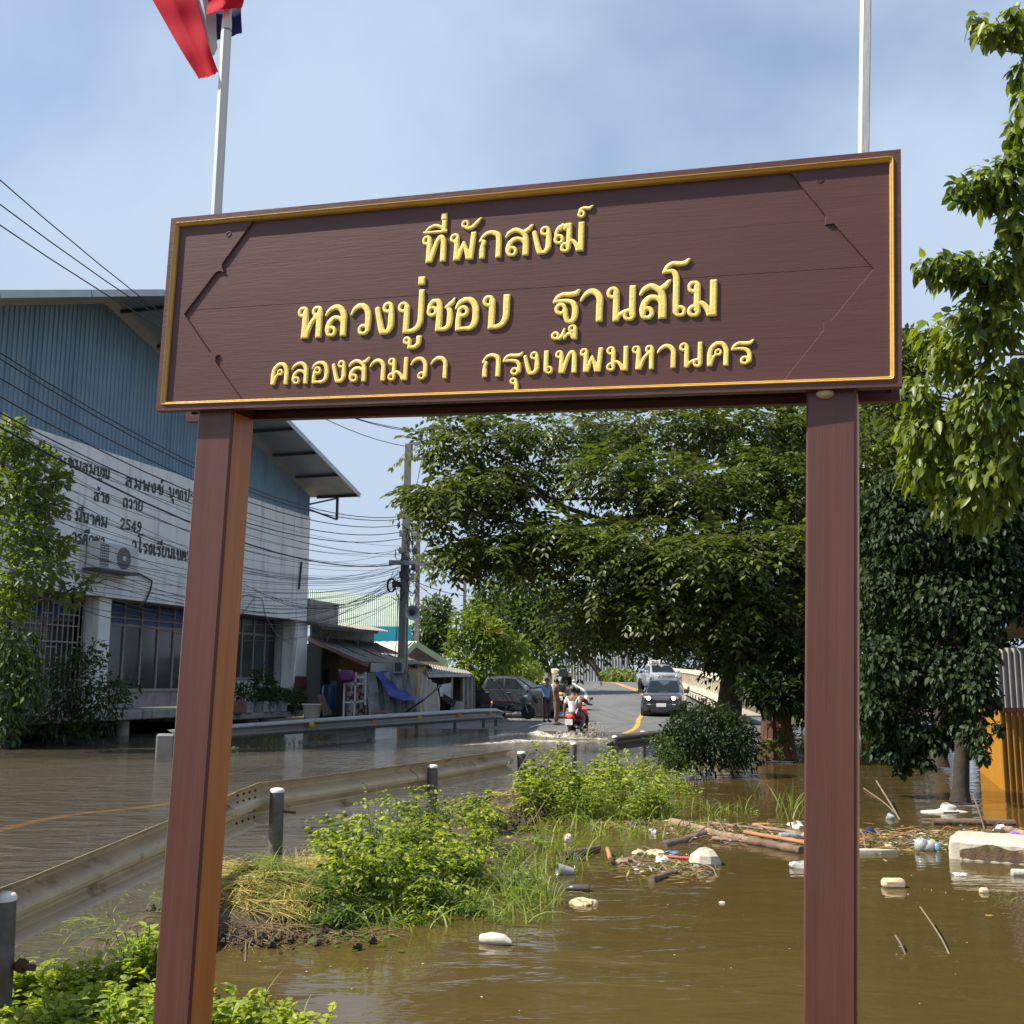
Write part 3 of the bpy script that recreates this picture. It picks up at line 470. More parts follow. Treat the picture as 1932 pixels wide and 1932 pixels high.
def cloth(cols, mt, seed, name):
    """cols: (top u, v), (bottom u, v), depth"""
    rr = random.Random(seed); MI = MATW[flag.name].inverted(); n = len(cols) - 1; ph = rr.uniform(0, 6)
    def P(s, t):
        k = min(int(s * n), n - 1); f = s * n - k; a, b = cols[k], cols[k + 1]
        tu = a[0][0] + (b[0][0] - a[0][0]) * f; tv = a[0][1] + (b[0][1] - a[0][1]) * f; bu = a[1][0] + (b[1][0] - a[1][0]) * f; bv = a[1][1] + (b[1][1] - a[1][1]) * f
        y = a[2] + (b[2] - a[2]) * f + .008 * math.sin(5 * t + 7 * s + ph) * t + .004 * math.sin(14 * t + ph); u = tu + (bu - tu) * t + 2.0 * math.sin(6 * t + ph) * t; v = tv + (bv - tv) * t
        if t > .97: v += rr.uniform(-1, 1.6)
        x, z = sl(u, v, fd + y); return MI @ (MS @ Vector((x, fd + y, z)))
    m = MB(); m.grid(P, 10 * n, 26); m.obj(name, mt, flag, smooth=True)
cloth([((255, -55), (374, 148), .045), ((300, -55), (392, 145), .030), ((352, -55), (411, 136), .050)], m_red, 1, 'red_stripe')
cloth([((338, -50), (398, 118), .075), ((372, -50), (402, 108), .060), ((402, -50), (412, 92), .10)], m_white, 2, 'white_stripe')
cloth([((378, -60), (384, 60), .11), ((400, -60), (402, 78), .12), ((458, -60), (455, 62), .13)], m_blue, 4, 'blue_stripe')
cloth([((392, -50), (389, 26), .045), ((430, -50), (420, 18), .025), ((466, -50), (457, 15), .05)], m_red, 5, 'red_stripe')
# ------------------------------------------------------------------ road, ground, flood water
RC = [Vector((-5.4, -14, -.07)), Vector((-5.6, 2, -.07)), onz(0, 1557, 0), onz(310, 1510, 0), onz(700, 1452, 0), onz(1168, 1386, 0), aty(1207, 1354, 49), aty(1222, 1329, 60), aty(1211, 1309.5, 72), aty(1181, 1296.5, 85), aty(1142, 1287, 98), Vector((5.0, 116, 1.75)), Vector((-2, 140, .9)), Vector((-14, 165, .3))]
for i in range(1, 5): RC[i].z = -.055
RC[5].z = -.01
def path(pts, k=10):
    q = [2 * pts[0] - pts[1]] + list(pts) + [2 * pts[-1] - pts[-2]]; P = []
    for i in range(len(pts) - 1):
        a, b, c, d = q[i:i + 4]
        for j in range(k):
            t = j / k; P.append(.5 * (2 * b + (c - a) * t + (2 * a - 5 * b + 4 * c - d) * t * t + (3 * b - a - 3 * c + d) * t ** 3))
    P.append(pts[-1]); return P
RP = path(RC, 12)
def side(P, i):
    t = P[min(i + 1, len(P) - 1)] - P[max(i - 1, 0)]; t.z = 0; t.normalize(); return Vector((t.y, -t.x, 0))
def strip(P, o0, o1, dz, m=None, i0=0, i1=None, n=1):
    m = m or MB(); b = len(m.v); i1 = i1 or len(P)
    for i in range(i0, i1):
        s = side(P, i)
        for k in range(n + 1): m.v.append(tuple(P[i] + s * (o0 + (o1 - o0) * k / n) + Vector((0, 0, dz))))
    for i in range(i1 - i0 - 1):
        for k in range(n): m.f.append((b + i * (n + 1) + k, b + i * (n + 1) + k + 1, b + (i + 1) * (n + 1) + k + 1, b + (i + 1) * (n + 1) + k))
    return m
m_asph = mat('asphalt', (.125, .125, .122), .82, var=.12, scale=1.2, bump=.25, bscale=40, d=(.075, .073, .07), dscale=.16, dmin=.48, dmax=.66, dstretch=(1, .35, 1), spec=.35)
m_shoul = mat('worn_shoulder', (.17, .155, .135), .85, var=.15, scale=1.0, bump=.2, bscale=25, d=(.10, .09, .075), dscale=.35, spec=.3)
m_yel = mat('yellow_road_paint', (.60, .30, .035), .7, var=.12, scale=3, d=(.30, .17, .05), dscale=5, dmin=.55, dmax=.75)
m_wht = mat('white_road_paint', (.58, .57, .53), .7, var=.1, scale=3, d=(.25, .24, .22), dscale=4, dmin=.56, dmax=.75)
NR = len(RP)
def near_i(Y): return min(range(NR), key=lambda i: abs(RP[i].y - Y))
m = strip(RP, -4.1, 4.2, 0, n=6)
# skirt down the embankment on both sides
for o0, o1 in ((-4.1, -7.5), (4.2, 6.2)):
    for i in range(NR): 
        s = side(RP, i); z = RP[i].z
        m.v += [tuple(RP[i] + s * o0), tuple(Vector((*(RP[i] + s * o1).xy, min(z - .1, .02 if o0 > 0 else z - .03))))]
    b = len(m.v) - 2 * NR
    m.f += [(b + 2 * i, b + 2 * i + 1, b + 2 * i + 3, b + 2 * i + 2) if o0 > 0 else (b + 2 * i + 1, b + 2 * i, b + 2 * i + 2, b + 2 * i + 3) for i in range(NR - 1)]
road = m.obj('road', m_asph, fix=False); road['kind'] = 'structure'
i49 = near_i(44)
o = strip(RP, -8.5, -4.1, -.015 if False else -.004, i0=near_i(33), n=2).obj('road_shoulder', m_shoul, fix=False); o['kind'] = 'structure'
def marking(name, label, o0, o1, i0, i1, mt, dz=.005):
    o = strip(RP, o0, o1, dz, i0=i0, i1=i1).obj(name, mt, fix=False); o['kind'] = 'structure'; o['label'] = label
marking('centre_line', 'yellow centre line of the road climbing to the bridge and running on under the flood', -.09, .09, 0, NR, m_yel)
marking('centre_line', 'second yellow centre line on the climb to the bridge', .22, .38, near_i(56), NR, m_yel)
marking('edge_line', 'white edge line on the left of the road up to the bridge', -3.75, -3.55, near_i(50), NR, m_wht)
marking('edge_line', 'white edge line on the right of the road behind the black car', 3.55, 3.72, near_i(40), NR, m_wht)
m = MB()
for (u, v, Y, l) in ((1040, 1359, 41, 1.2), (1012, 1370, 39, 1.8), (1100, 1305, 70, .5), (1110, 1301, 74, .6), (1122, 1296, 82, .7)):
    c = onz(u, v, .03) if Y < 50 else aty(u, v, Y); i = near_i(c.y); t = side(RP, i); f = Vector((-t.y, t.x, 0)); z = c.z + .02
    m.add([c - f * l - t * .06 + Vector((0, 0, .02)), c - f * l + t * .06 + Vector((0, 0, .02)), c + f * l + t * .06 + Vector((0, 0, .02)), c + f * l - t * .06 + Vector((0, 0, .02))], [(0, 1, 2, 3)])
o = m.obj('worn_marking', m_wht, fix=False); o['kind'] = 'structure'
# ground: a mud bed under the flood, rising behind the shops and away from the road
m_mud = mat('muddy_ground', (.11, .085, .05), .9, var=.25, scale=.6, bump=.4, bscale=6, d=(.06, .07, .025), dscale=.4, spec=.2)
RPa = np.array([tuple(p) for p in RP])
def gz(x, y):
    d = np.hypot(RPa[:, 0] - x, RPa[:, 1] - y); i = int(d.argmin()); rz = RPa[i, 2]; k = d[i]
    left = (x - RPa[i, 0]) * (RPa[min(i + 1, NR - 1), 1] - RPa[i - 1, 1]) - (y - RPa[i, 1]) * (RPa[min(i + 1, NR - 1), 0] - RPa[i - 1, 0]) < 0
    if y < 34: base = -.42 if (not left or y < 20) else -.2
    elif left: base = -.2 + min(1, (y - 34) / 8) * .24 + max(0, y - 46) * .004
    else: base = -.42 if y < 40 else -.42 + min(1, (y - 40) / 14) * .55
    if k < 9: return min(base, rz - .06) if (k < 8.6 or y < 34) else base
    return base
m = MB(); xs = [-300, -150, -90, -60] + list(np.arange(-45, 46, 1.5)) + [60, 90, 150, 300]; ys = [-60, -30, -10] + list(np.arange(-4, 110, 1.5)) + [125, 150, 180, 240, 330, 500, 800]
m.v = [(x, y, gz(x, y) if -80 < x < 80 and y < 200 else .1) for y in ys for x in xs]; nx = len(xs)
m.f = [(j * nx + i, j * nx + i + 1, (j + 1) * nx + i + 1, (j + 1) * nx + i) for j in range(len(ys) - 1) for i in range(nx - 1)]
o = m.obj('ground', m_mud, fix=False); o['kind'] = 'structure'
# flood water: murky, so only the shallowest bottom shows through
def watermat(name, col, clear, bsc, bstr, stretch, rough=.06, fine=0.0):
    m = bpy.data.materials.new(name); m.use_nodes = True; t = m.node_tree; p = t.nodes['Principled BSDF']; o = t.nodes['Material Output']
    tcn = N(t, 'ShaderNodeTexCoord'); n0 = N(t, 'ShaderNodeTexNoise', Scale=.35, Detail=3.0); t.links.new(tcn.outputs['Object'], n0.inputs['Vector'])
    x = N(t, 'ShaderNodeMix', data_type='RGBA'); x.inputs['A'].default_value = tuple(Vector(col) * .7) + (1,); x.inputs['B'].default_value = tuple(Vector(col) * 1.3) + (1,); t.links.new(n0.outputs['Fac'], x.inputs['Factor']); t.links.new(x.outputs['Result'], p.inputs['Base Color'])
    n0.inputs['Detail'].default_value = 6; n0.inputs['Distortion'].default_value = 1.5
    p.inputs['Roughness'].default_value = rough; p.inputs['IOR'].default_value = 1.33; p.inputs['Specular IOR Level'].default_value = .5
    mpn = N(t, 'ShaderNodeMapping'); mpn.inputs['Scale'].default_value = stretch; mpn.inputs['Rotation'].default_value = (0, 0, R(-20)); t.links.new(tcn.outputs['Object'], mpn.inputs['Vector'])
    a = N(t, 'ShaderNodeTexNoise', Scale=bsc, Detail=4.0, Roughness=.55, Distortion=.4); t.links.new(mpn.outputs[0], a.inputs['Vector'])
    pm = N(t, 'ShaderNodeTexNoise', Scale=.22, Detail=2.0); t.links.new(tcn.outputs['Object'], pm.inputs['Vector'])       # calm and ruffled patches
    pr = N(t, 'ShaderNodeMapRange'); pr.inputs['From Min'].default_value = .35; pr.inputs['From Max'].default_value = .65; pr.inputs['To Min'].default_value = .35; pr.inputs['To Max'].default_value = 1.2; t.links.new(pm.outputs['Fac'], pr.inputs['Value'])
    mu = N(t, 'ShaderNodeMath', operation='MULTIPLY'); t.links.new(a.outputs['Fac'], mu.inputs[0]); t.links.new(pr.outputs[0], mu.inputs[1])
    b = N(t, 'ShaderNodeBump', Strength=1.0, Distance=bstr); t.links.new(mu.outputs[0], b.inputs['Height']); t.links.new(b.outputs[0], p.inputs['Normal'])
    tr = N(t, 'ShaderNodeBsdfTransparent'); tr.inputs['Color'].default_value = (.92, .87, .76, 1)
    ms = N(t, 'ShaderNodeMixShader'); ms.inputs['Fac'].default_value = 1 - clear; t.links.new(tr.outputs[0], ms.inputs[1]); t.links.new(p.outputs[0], ms.inputs[2]); t.links.new(ms.outputs[0], o.inputs['Surface'])
    return m
m_wr = watermat('shallow_flood_water', (.090, .080, .060), .36, 1.9, .12, (.8, 1.9, 1))
m_wp = watermat('murky_pond_water', (.078, .053, .018), .05, 1.15, .022, (.8, 1.9, 1), .05)
# the near guardrail line divides road flood and roadside pond
PV = [(4, 1688, 5.15), (508, 1487, 9.8), (803, 1443, 13.3), (972, 1418, 16.5), (1082, 1402, 19.0), (1160, 1389, 21.5), (1213, 1380, 23.6)]
PP = [aty(*p) for p in PV]
E_ = [Vector((-3.3, -8, 0)), Vector((-2.9, 2, 0))] + [Vector((p.x + .35, p.y - .1, 0)) for p in PP] + [Vector((6.2, 28, 0)), Vector((9.5, 37, 0)), Vector((13.5, 50, 0)), Vector((15, 64, 0))]
m = MB(); k = len(E_)
m.v = [(-60, p.y, 0) for p in E_] + [(p.x, p.y, 0) for p in E_]; m.f = [(i, k + i, k + i + 1, i + 1) for i in range(k - 1)]
o = m.obj('road_flood_water', m_wr, fix=False); o['kind'] = 'structure'
m = MB(); m.v = [(p.x, p.y, 0) for p in E_] + [(60, p.y, 0) for p in E_]; m.f = [(i, k + i, k + i + 1, i + 1) for i in range(k - 1)]
o = m.obj('pond_water', m_wp, fix=False); o['kind'] = 'structure'
# ------------------------------------------------------------------ guardrails
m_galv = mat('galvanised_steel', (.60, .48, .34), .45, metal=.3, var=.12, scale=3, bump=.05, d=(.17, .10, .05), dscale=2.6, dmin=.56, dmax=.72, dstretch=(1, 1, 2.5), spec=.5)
m_galv2 = mat('galvanised_steel_far', (.30, .305, .30), .48, metal=.3, var=.1, scale=3, d=(.22, .19, .16), dscale=1.4, dmin=.6, dmax=.75)
m_postg = mat('weathered_steel_post', (.13, .125, .12), .55, metal=.35, var=.3, scale=9, bump=.15, bscale=30, d=(.10, .065, .04), dscale=3, dmin=.5, dmax=.7)
m_cap = mat('white_post_cap', (.72, .70, .64), .5, var=.06)
m_bolt = mat('rusty_bolt', (.10, .06, .035), .6, metal=.5, var=.3, scale=40)
WP = [(1.0, .0), (.95, .012), (.80, .055), (.60, .080), (.50, .082), (.36, .05), (.16, .004), (0, 0), (-.16, .004), (-.36, .05), (-.50, .082), (-.60, .080), (-.80, .055), (-.95, .012), (-1.0, 0)]
def wbeam(pts, hs, out=1, seg=6, shift=0.0):
    """pts: centre line of the beam, hs: half heights; the ridges of the W stand out to the given side"""
    m = MB(); P = []; H = []
    for i in range(len(pts) - 1):
        for j in range(seg): P.append(pts[i].lerp(pts[i + 1], j / seg)); H.append(hs[i] + (hs[i + 1] - hs[i]) * j / seg)
    P.append(pts[-1]); H.append(hs[-1]); n = len(WP)
    for th in (0, .004):
        for i, p in enumerate(P):
            s = side(P, i) * out
            for z, o in WP: m.v.append(tuple(p + s * (o * 1.25 - .041 + th + shift) + Vector((0, 0, z * H[i]))))
    K = len(P) * n
    for i in range(len(P) - 1):
        for j in range(n - 1):
            a = i * n + j; m.f.append((a, a + 1, a + n + 1, a + n)); m.f.append((K + a, K + a + n, K + a + n + 1, K + a + 1))
        for j in (0, n - 1): a = i * n + j; m.f.append((a, a + n, K + a + n, K + a))
    for i in (0, len(P) - 1):
        for j in range(n - 1): a = i * n + j; m.f.append((a, K + a, K + a + 1, a + 1))
    return m
gr = thing('guardrail', 'long grey steel guardrail with round capped posts beside the weedy bank', 'guardrail', (PP[1].x, PP[1].y, 0))
def rail_at(u, vt, vb, Y):
    a = aty(u, vt, Y); b = aty(u, vb, Y); return (a + b) / 2, (a.z - b.z) / 2
# rail reference points: pixel column, top and bottom rows, distance
RR = [(-130, 1712, 1868, 4.45), (29, 1657, 1775, 5.45), (312, 1544, 1638, 7.6), (478, 1476, 1557, 9.55), (565, 1467, 1539, 10.6), (803, 1436, 1494, 13.25), (955, 1414.5, 1461, 16.0), (985, 1411, 1456, 16.6)]
RQ = [rail_at(*r) for r in RR]
def sect(i0, i1, shift=0.0, name='rail_beam'):
    o = wbeam([q[0] for q in RQ[i0:i1 + 1]], [q[1] for q in RQ[i0:i1 + 1]], -1, shift=shift).obj(name, m_galv, gr, world=True); return o
sect(0, 3, -.006); sect(3, 6, 0); 
f3 = (RQ[3][0] - RQ[2][0]).normalized(); wbeam([RQ[3][0] - f3 * .62, RQ[3][0] - f3 * .04], [RQ[3][1] * 1.015, RQ[3][1] * 1.01], -1, 2, -.010).obj('lap_plate', m_galv, gr, world=True)
f5 = (RQ[5][0] - RQ[4][0]).normalized(); wbeam([RQ[5][0] - f5 * .3, RQ[5][0] + f5 * .2], [RQ[5][1] * 1.01, RQ[5][1] * 1.01], -1, 2, -.012).obj('lap_plate', m_galv, gr, world=True)
# the curled end piece
e0, h0 = RQ[6]; e1 = RQ[7][0]
m = wbeam([e0, e0.lerp(e1, .5) + Vector((-.06, .06, 0)), e1 + Vector((-.2, .22, 0))], [h0, h0 * .95, h0 * .8], -1, 4, -.006); m.obj('rail_end', m_galv, gr, world=True, smooth=True)
def gpost(p, r, top, bot, par, cap=True):
    rr = random.Random(int(p.y * 77)); tx, ty = rr.uniform(-.03, .03), rr.uniform(-.02, .03)
    m = MB(); m.tube([(p.x - tx, p.y - ty, bot), (p.x - tx * .5, p.y - ty * .5, top * .5), (p.x, p.y, top - .01)], r, 18); o = m.obj('post', m_postg, par, world=True, smooth=True)
    if cap:
        m = MB(); m.lathe([(r * 1.06, top - .025), (r * 1.06, top - .008), (r * .9, top + .004), (r * .5, top + .012), (0, top + .014)], 18, Matrix.Translation((p.x, p.y, 0))); m.obj('cap', m_cap, o if False else par, world=True, smooth=True)
    return o
for p in PP[:4]: gpost(Vector((p.x + .09, p.y - .1, 0)) if p is not PP[0] else p, .062, p.z, -.45, gr)
mb = MB()
for q, hh, n in ((RQ[3][0], RQ[3][1], 8),):
    s = side([x[0] for x in RQ], 3); f = Vector((-s.y, s.x, 0))
    for k in range(4):
        for z in (.62, -.62, .3, -.3):
            c = q + f * (-.42 + .14 * k) + s * .012 + Vector((0, 0, z * hh)); MB().blob(c, (.012, .012, .012), k, 0, 6, 4).obj('bolt', m_bolt, gr, world=True, smooth=True)
c = PP[0] + Vector((.07, .02, -.31)); mb.tube([c, c + Vector((.10, -.02, -.005))], .016, 8); mb.tube([c + Vector((.02, 0, 0)), c + Vector((.05, -.01, 0))], .032, 6)
mb.obj('bolt', m_bolt, gr, world=True); mb = MB()
c = PP[1] + Vector((.14, -.08, -.19)); mb.tube([c, c + Vector((.12, -.03, -.005))], .012, 8)
mb.obj('bolt', m_bolt, gr, world=True)
gpost(PP[4], .058, PP[4].z, -.45, thing('guardrail_post', 'lone round guardrail post with pale cap, its beam missing', 'post', (PP[4].x, PP[4].y, 0)))
gr2 = thing('guardrail', 'short dark guardrail with two round posts half hidden by the dark bush', 'guardrail', (PP[5].x, PP[5].y, 0))
for p in PP[5:]: gpost(p, .055, p.z, -.45, gr2)
q2 = [rail_at(1148, 1393, 1417, 21.4), rail_at(1160, 1386, 1418, 21.9), rail_at(1240, 1378, 1404, 24.2), rail_at(1300, 1371, 1394, 26.5)]
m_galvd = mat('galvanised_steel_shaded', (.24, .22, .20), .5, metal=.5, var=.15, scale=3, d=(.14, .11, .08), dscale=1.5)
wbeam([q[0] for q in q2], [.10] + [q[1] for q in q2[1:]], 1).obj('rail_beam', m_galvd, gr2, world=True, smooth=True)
# the far guardrail with amber reflectors, along the shops
gf = thing('guardrail', 'far grey guardrail with amber reflectors along the flooded shop fronts', 'guardrail', tuple(onz(577, 1408, 0)))
FQ = [(318, 1377, 1404, 23.5), (430, 1367, 1394, 26), (640, 1352.5, 1379, 30), (800, 1343, 1367, 35), (905, 1337, 1359, 39), (938, 1336.5, 1357, 41), (949, 1341, 1358, 42.2)]
fq = [rail_at(*r) for r in FQ]
for i0, i1, sh in ((0, 2, 0), (2, 3, -.006), (3, 4, 0), (4, 6, -.006)):
    wbeam([q[0] for q in fq[i0:i1 + 1]], [q[1] for q in fq[i0:i1 + 1]], 1, shift=sh).obj('rail_beam', m_galv2, gf, world=True, smooth=True)
m_conc0 = mat('grey_end_plate', (.13, .13, .128), .6, metal=.2, var=.2, scale=3)
m_refl = mat('amber_reflector', (.75, .33, .01), .3, var=.05)
for u, v, Y in ((588, 1366.5, 28.9), (704, 1361.5, 32), (792, 1355, 34.6), (866, 1349, 37.5), (924, 1345.5, 40.2)):
    p = aty(u, v, Y - .12); m = MB(); nrm = Vector((.5, -.85, 0)).normalized()
    q = nrm.to_track_quat('Z', 'Y').to_matrix().to_4x4(); m.lathe([(.075, 0), (.075, .018), (.05, .028), (0, .03)], 14, Matrix.Translation(p) @ q); m.obj('reflector', m_refl, gf, world=True, smooth=True)
for u, Y in ((577, 28.6), (697, 32), (786, 34.6), (858, 37.3), (912, 39.8), (935, 41)):
    p = onz(u, 1400, 0); p = aty(u, 1370, Y + .12); m = MB(); m.box((p.x, p.y, -.05), (.11, .07, 1.15)); m.obj('post', m_postg, gf, world=True)
p = aty(318, 1385, 23.5); m = MB(); m.bbox((p.x - .05, p.y, .2), (.42, .10, .62), .05); m.obj('end_plate', m_conc0, gf, world=True)
# ------------------------------------------------------------------ the two-storey hall on the left
be = Vector((math.sin(R(16.2)), math.cos(R(16.2)), 0)); bm_ = Vector((be.y, -be.x, 0))
BO = onz(225, 1387, 0)
MBL = Matrix(((be.x, -bm_.x, 0, BO.x), (be.y, -bm_.y, 0, BO.y), (0, 0, 1, 0), (0, 0, 0, 1)))
def bs(u, v, y=0.0):
    P = MBL.inverted() @ onplane(u, v, MBL @ Vector((0, y, 0)), bm_); return P.x, P.z
m_plaster = mat('stained_white_plaster', (.90, .885, .85), .8, var=.06, scale=1.2, bump=.08, bscale=12, d=(.34, .31, .27), dscale=1.1, dmin=.52, dmax=.80, dstretch=(2.2, 2.2, .25))
m_conc = mat('weathered_concrete', (.36, .33, .29), .85, var=.15, scale=2, bump=.2, bscale=20, d=(.12, .105, .09), dscale=1.6, dmin=.5, dmax=.72, dstretch=(2, 2, .5))
m_blue = mat('blue_grey_cladding', (.20, .295, .37), .5, metal=.1, var=.10, scale=.7, d=(.11, .20, .29), dscale=1.2, dmin=.5, dmax=.75, dstretch=(1.5, 1, .15), spec=.4)
m_roofu = mat('roof_sheet', (.34, .35, .36), .5, metal=.4, var=.12, scale=1.5)
m_fascia = mat('pale_fascia', (.45, .50, .50), .5, var=.06, scale=2)
m_dkmet = mat('dark_steel', (.06, .06, .065), .5, metal=.5, var=.2)
m_glassd = mat('dark_window_glass', (.050, .055, .053), .16, var=.3, scale=.8, spec=.6)
m_glassb = mat('blue_window_film', (.035, .10, .26), .55, var=.25, scale=1.2, spec=.5)
m_alu = mat('dull_aluminium', (.33, .32, .31), .5, metal=.3, var=.1)
m_rustbar = mat('rusty_window_bar', (.36, .30, .26), .65, metal=.1, var=.25, scale=8)
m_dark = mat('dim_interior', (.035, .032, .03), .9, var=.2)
hall = thing('hall_building', 'large hall with blue corrugated gable, white lettered wall and barred windows', 'building', M=MBL)
s_c, _ = bs(583, 1050); zlow = bs(350, 1144)[1]; zb0 = bs(82, 818)[1]; zb1 = bs(459, 931)[1]; zb = (zb0 + zb1) / 2
YO = -2.0
sA, zA = bs(310, 546, YO); sR, zR = bs(681, 932, YO); sL, zL = bs(-5, 547, YO)
sl1 = (zA - zR) / (sR - sA); slL = max((zA - zL) / (sA - sL), .25); sS = -7.4
def gab(s): return (zA - (s - sA) * sl1 if s > sA else zA - (sA - s) * slL)
th = .22
m = MB(); m.box(((sS + s_c) / 2, .10, (zlow + zb) / 2), (s_c - sS, .20, zb - zlow)); m.obj('white_wall', m_plaster, hall)
m = MB(); m.box((sS + .1, 8.2, (gab(sS) - th) / 2), (.2, 16, gab(sS) - th)); m.obj('end_wall', m_plaster, hall)
m = MB(); m.box((s_c - .1, 8.2, (zlow + gab(s_c) - th) / 2), (.2, 16, gab(s_c) - th - zlow)); m.obj('side_wall', m_plaster, hall)
# cladding: one ribbed sheet after another, cut to the gable
pw = .76; nrib = 4
x = sS; k = 0
while x < s_c - .05:
    x1 = min(x + pw, s_c); P = []; q = pw / nrib
    for r in range(nrib):
        for f, o in ((0, 0), (.62, 0), (.70, -.035), (.86, -.035), (.94, 0)):
            xx = x + (r + f) * q
            if xx < x1: P.append((xx, o))
    P.append((x1, 0)); m = MB(); yy = .06 + (.004 if k % 2 else 0)
    for xx, o in P: m.v += [(xx, yy + o, zb + .02), (xx, yy + o, gab(xx) - th - .02)]
    m.f = [(2 * i, 2 * i + 2, 2 * i + 3, 2 * i + 1) for i in range(len(P) - 1)]
    m.obj('cladding_sheet', m_blue, hall, fix=False); x = x1; k += 1
m = MB(); m.box(((sS + s_c) / 2, .14, zb + .0), (s_c - sS, .06, .05)); m.obj('flashing', m_fascia, hall)
# roof: two slopes that overhang the gable by two metres
for a, b, nm in ((sA, sR, 'roof_slope'), (sS - 1, sA, 'roof_slope')):
    n = 40; m = MB()
    za, zb_ = (zA, zR) if a == sA else (gab(sS - 1), zA)
    for (y0, y1) in ((YO, 17.0),):
        vs = [(a, y0, za), (b, y0, zb_), (b, y1, zb_), (a, y1, za), (a, y0, za - .05), (b, y0, zb_ - .05), (b, y1, zb_ - .05), (a, y1, za - .05)]
        m.add(vs, [(0, 1, 2, 3), (7, 6, 5, 4), (0, 4, 5, 1), (1, 5, 6, 2), (2, 6, 7, 3), (3, 7, 4, 0)])
    m.obj(nm, m_roofu, hall)
    d = Vector((b - a, 0, zb_ - za)); ln = d.length
    k = int(ln / 5) + 1
    for i in range(k):
        p = Vector((a, YO - .02, za)) + d * (i / k); q = Vector((a, YO - .02, za)) + d * ((i + .985) / k)
        dn = Vector((d.z, 0, -d.x)).normalized() * .10
        if dn.z > 0: dn = -dn
        m = MB(); m.add([p, q, q + dn * 1.9, p + dn * 1.9] + [w + Vector((0, .03, 0)) for w in (p, q, q + dn * 1.9, p + dn * 1.9)], [(0, 1, 2, 3), (7, 6, 5, 4), (0, 4, 5, 1), (1, 5, 6, 2), (2, 6, 7, 3), (3, 7, 4, 0)]); m.obj('fascia', m_fascia, hall)
for i in range(8):                                            # purlins seen from below
    s = sA + (sR - sA) * (i + .35) / 7.4; z = gab(s) - .05
    if s < sR: m = MB(); m.box((s, YO / 2 + .02, z - .055), (.07, -YO - .1, .10)); m.obj('purlin', m_dkmet, hall)
z0 = gab(sR) - .1; sK = sR - .55; yb0 = YO + 1.0
m = MB(); m.beam((s_c, .1, z0 - .55), (sK + .2, YO * .55, z0 - 1.0), .07, .07); m.beam((sK + .2, YO * .55, z0 - 1.0), (sK + .2, YO * .55, z0 - .05), .09, .09); m.beam((s_c, .1, z0 - .35), (sK + .2, YO * .55, z0 - .1), .06, .06); m.obj('eave_bracket', m_dkmet, hall)
# ground floor: slab edge, soffit, recessed windows, pillars, platform on piers
s2 = bs(635, 1160)[0]; zs1 = bs(600, 1131)[1]
m = MB(); m.bbox(((s_c + s2) / 2 + .01, .5, (zlow + zs1) / 2 - .05), (s2 - s_c, 1.2, zs1 - zlow), .03); m.obj('slab_end', m_conc, hall)
m = MB(); m.box(((sS + s_c) / 2, 1.9, zlow + .06), (s_c - sS - .1, 3.2, .12)); m.obj('soffit', m_conc, hall)
zt, zp = bs(235, 1341, -.5)[1], bs(235, 1359, -.5)[1]
WY = 1.1
se = bs(573, 1345, -.5)[0]; sM = bs(330, 1345, -.5)[0]; zt2, zp2 = bs(520, 1343, -.5)[1], bs(520, 1354, -.5)[1]
seg = 2.6; x = sS
while x < se - .1:
    x1 = min(x + seg - .02, se); lo_ = (x + x1) / 2 > sM; a_t, a_p = (zt2, zp2) if lo_ else (zt, zp); m = MB(); m.bbox(((x + x1) / 2, 1.2, (a_t + a_p) / 2), (x1 - x, 3.4, a_t - a_p), .03); m.obj('platform_slab', m_conc, hall); x += seg
for s in (sS + 2.4, 0.0, 4.2, 8.6): m = MB(); m.lathe([(.2, -.5), (.19, (zp if s < sM else zp2) + .01)], 12, Matrix.Translation((s, -.1, 0))); m.obj('pier', m_conc, hall, smooth=True)
m = MB(); m.box(((sS + s2) / 2, 2.6, zp / 2 - .2), (s2 + 1.0 - sS, .1, zp + .4)); m.obj('dark_void_backing', m_dark, hall)  # dark sheet added below the platform, its colour gives the void's shade
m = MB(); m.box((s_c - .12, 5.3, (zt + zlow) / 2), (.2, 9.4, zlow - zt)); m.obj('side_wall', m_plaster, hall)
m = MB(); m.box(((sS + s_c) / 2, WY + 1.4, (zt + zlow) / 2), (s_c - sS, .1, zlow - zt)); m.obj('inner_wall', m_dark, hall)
p1 = (bs(190, 1200, .1)[0], bs(213, 1200, .1)[0]); p2 = (bs(560, 1250, .1)[0], bs(583, 1250, .1)[0])
m_red = mat('dull_red_paint', (.22, .065, .06), .7)
for a, b in (p1, p2): m = MB(); m.bbox(((a + b) / 2, .5, (zt + zlow) / 2), (b - a, .6, zlow - zt - .004), .02); m.obj('pillar', m_plaster, hall)
m = MB(); m.box(((p2[0] + p2[1]) / 2, .19, zt + .55), (p2[1] - p2[0] + .02, .03, 1.1)); m.obj('pillar_base', m_red, hall)
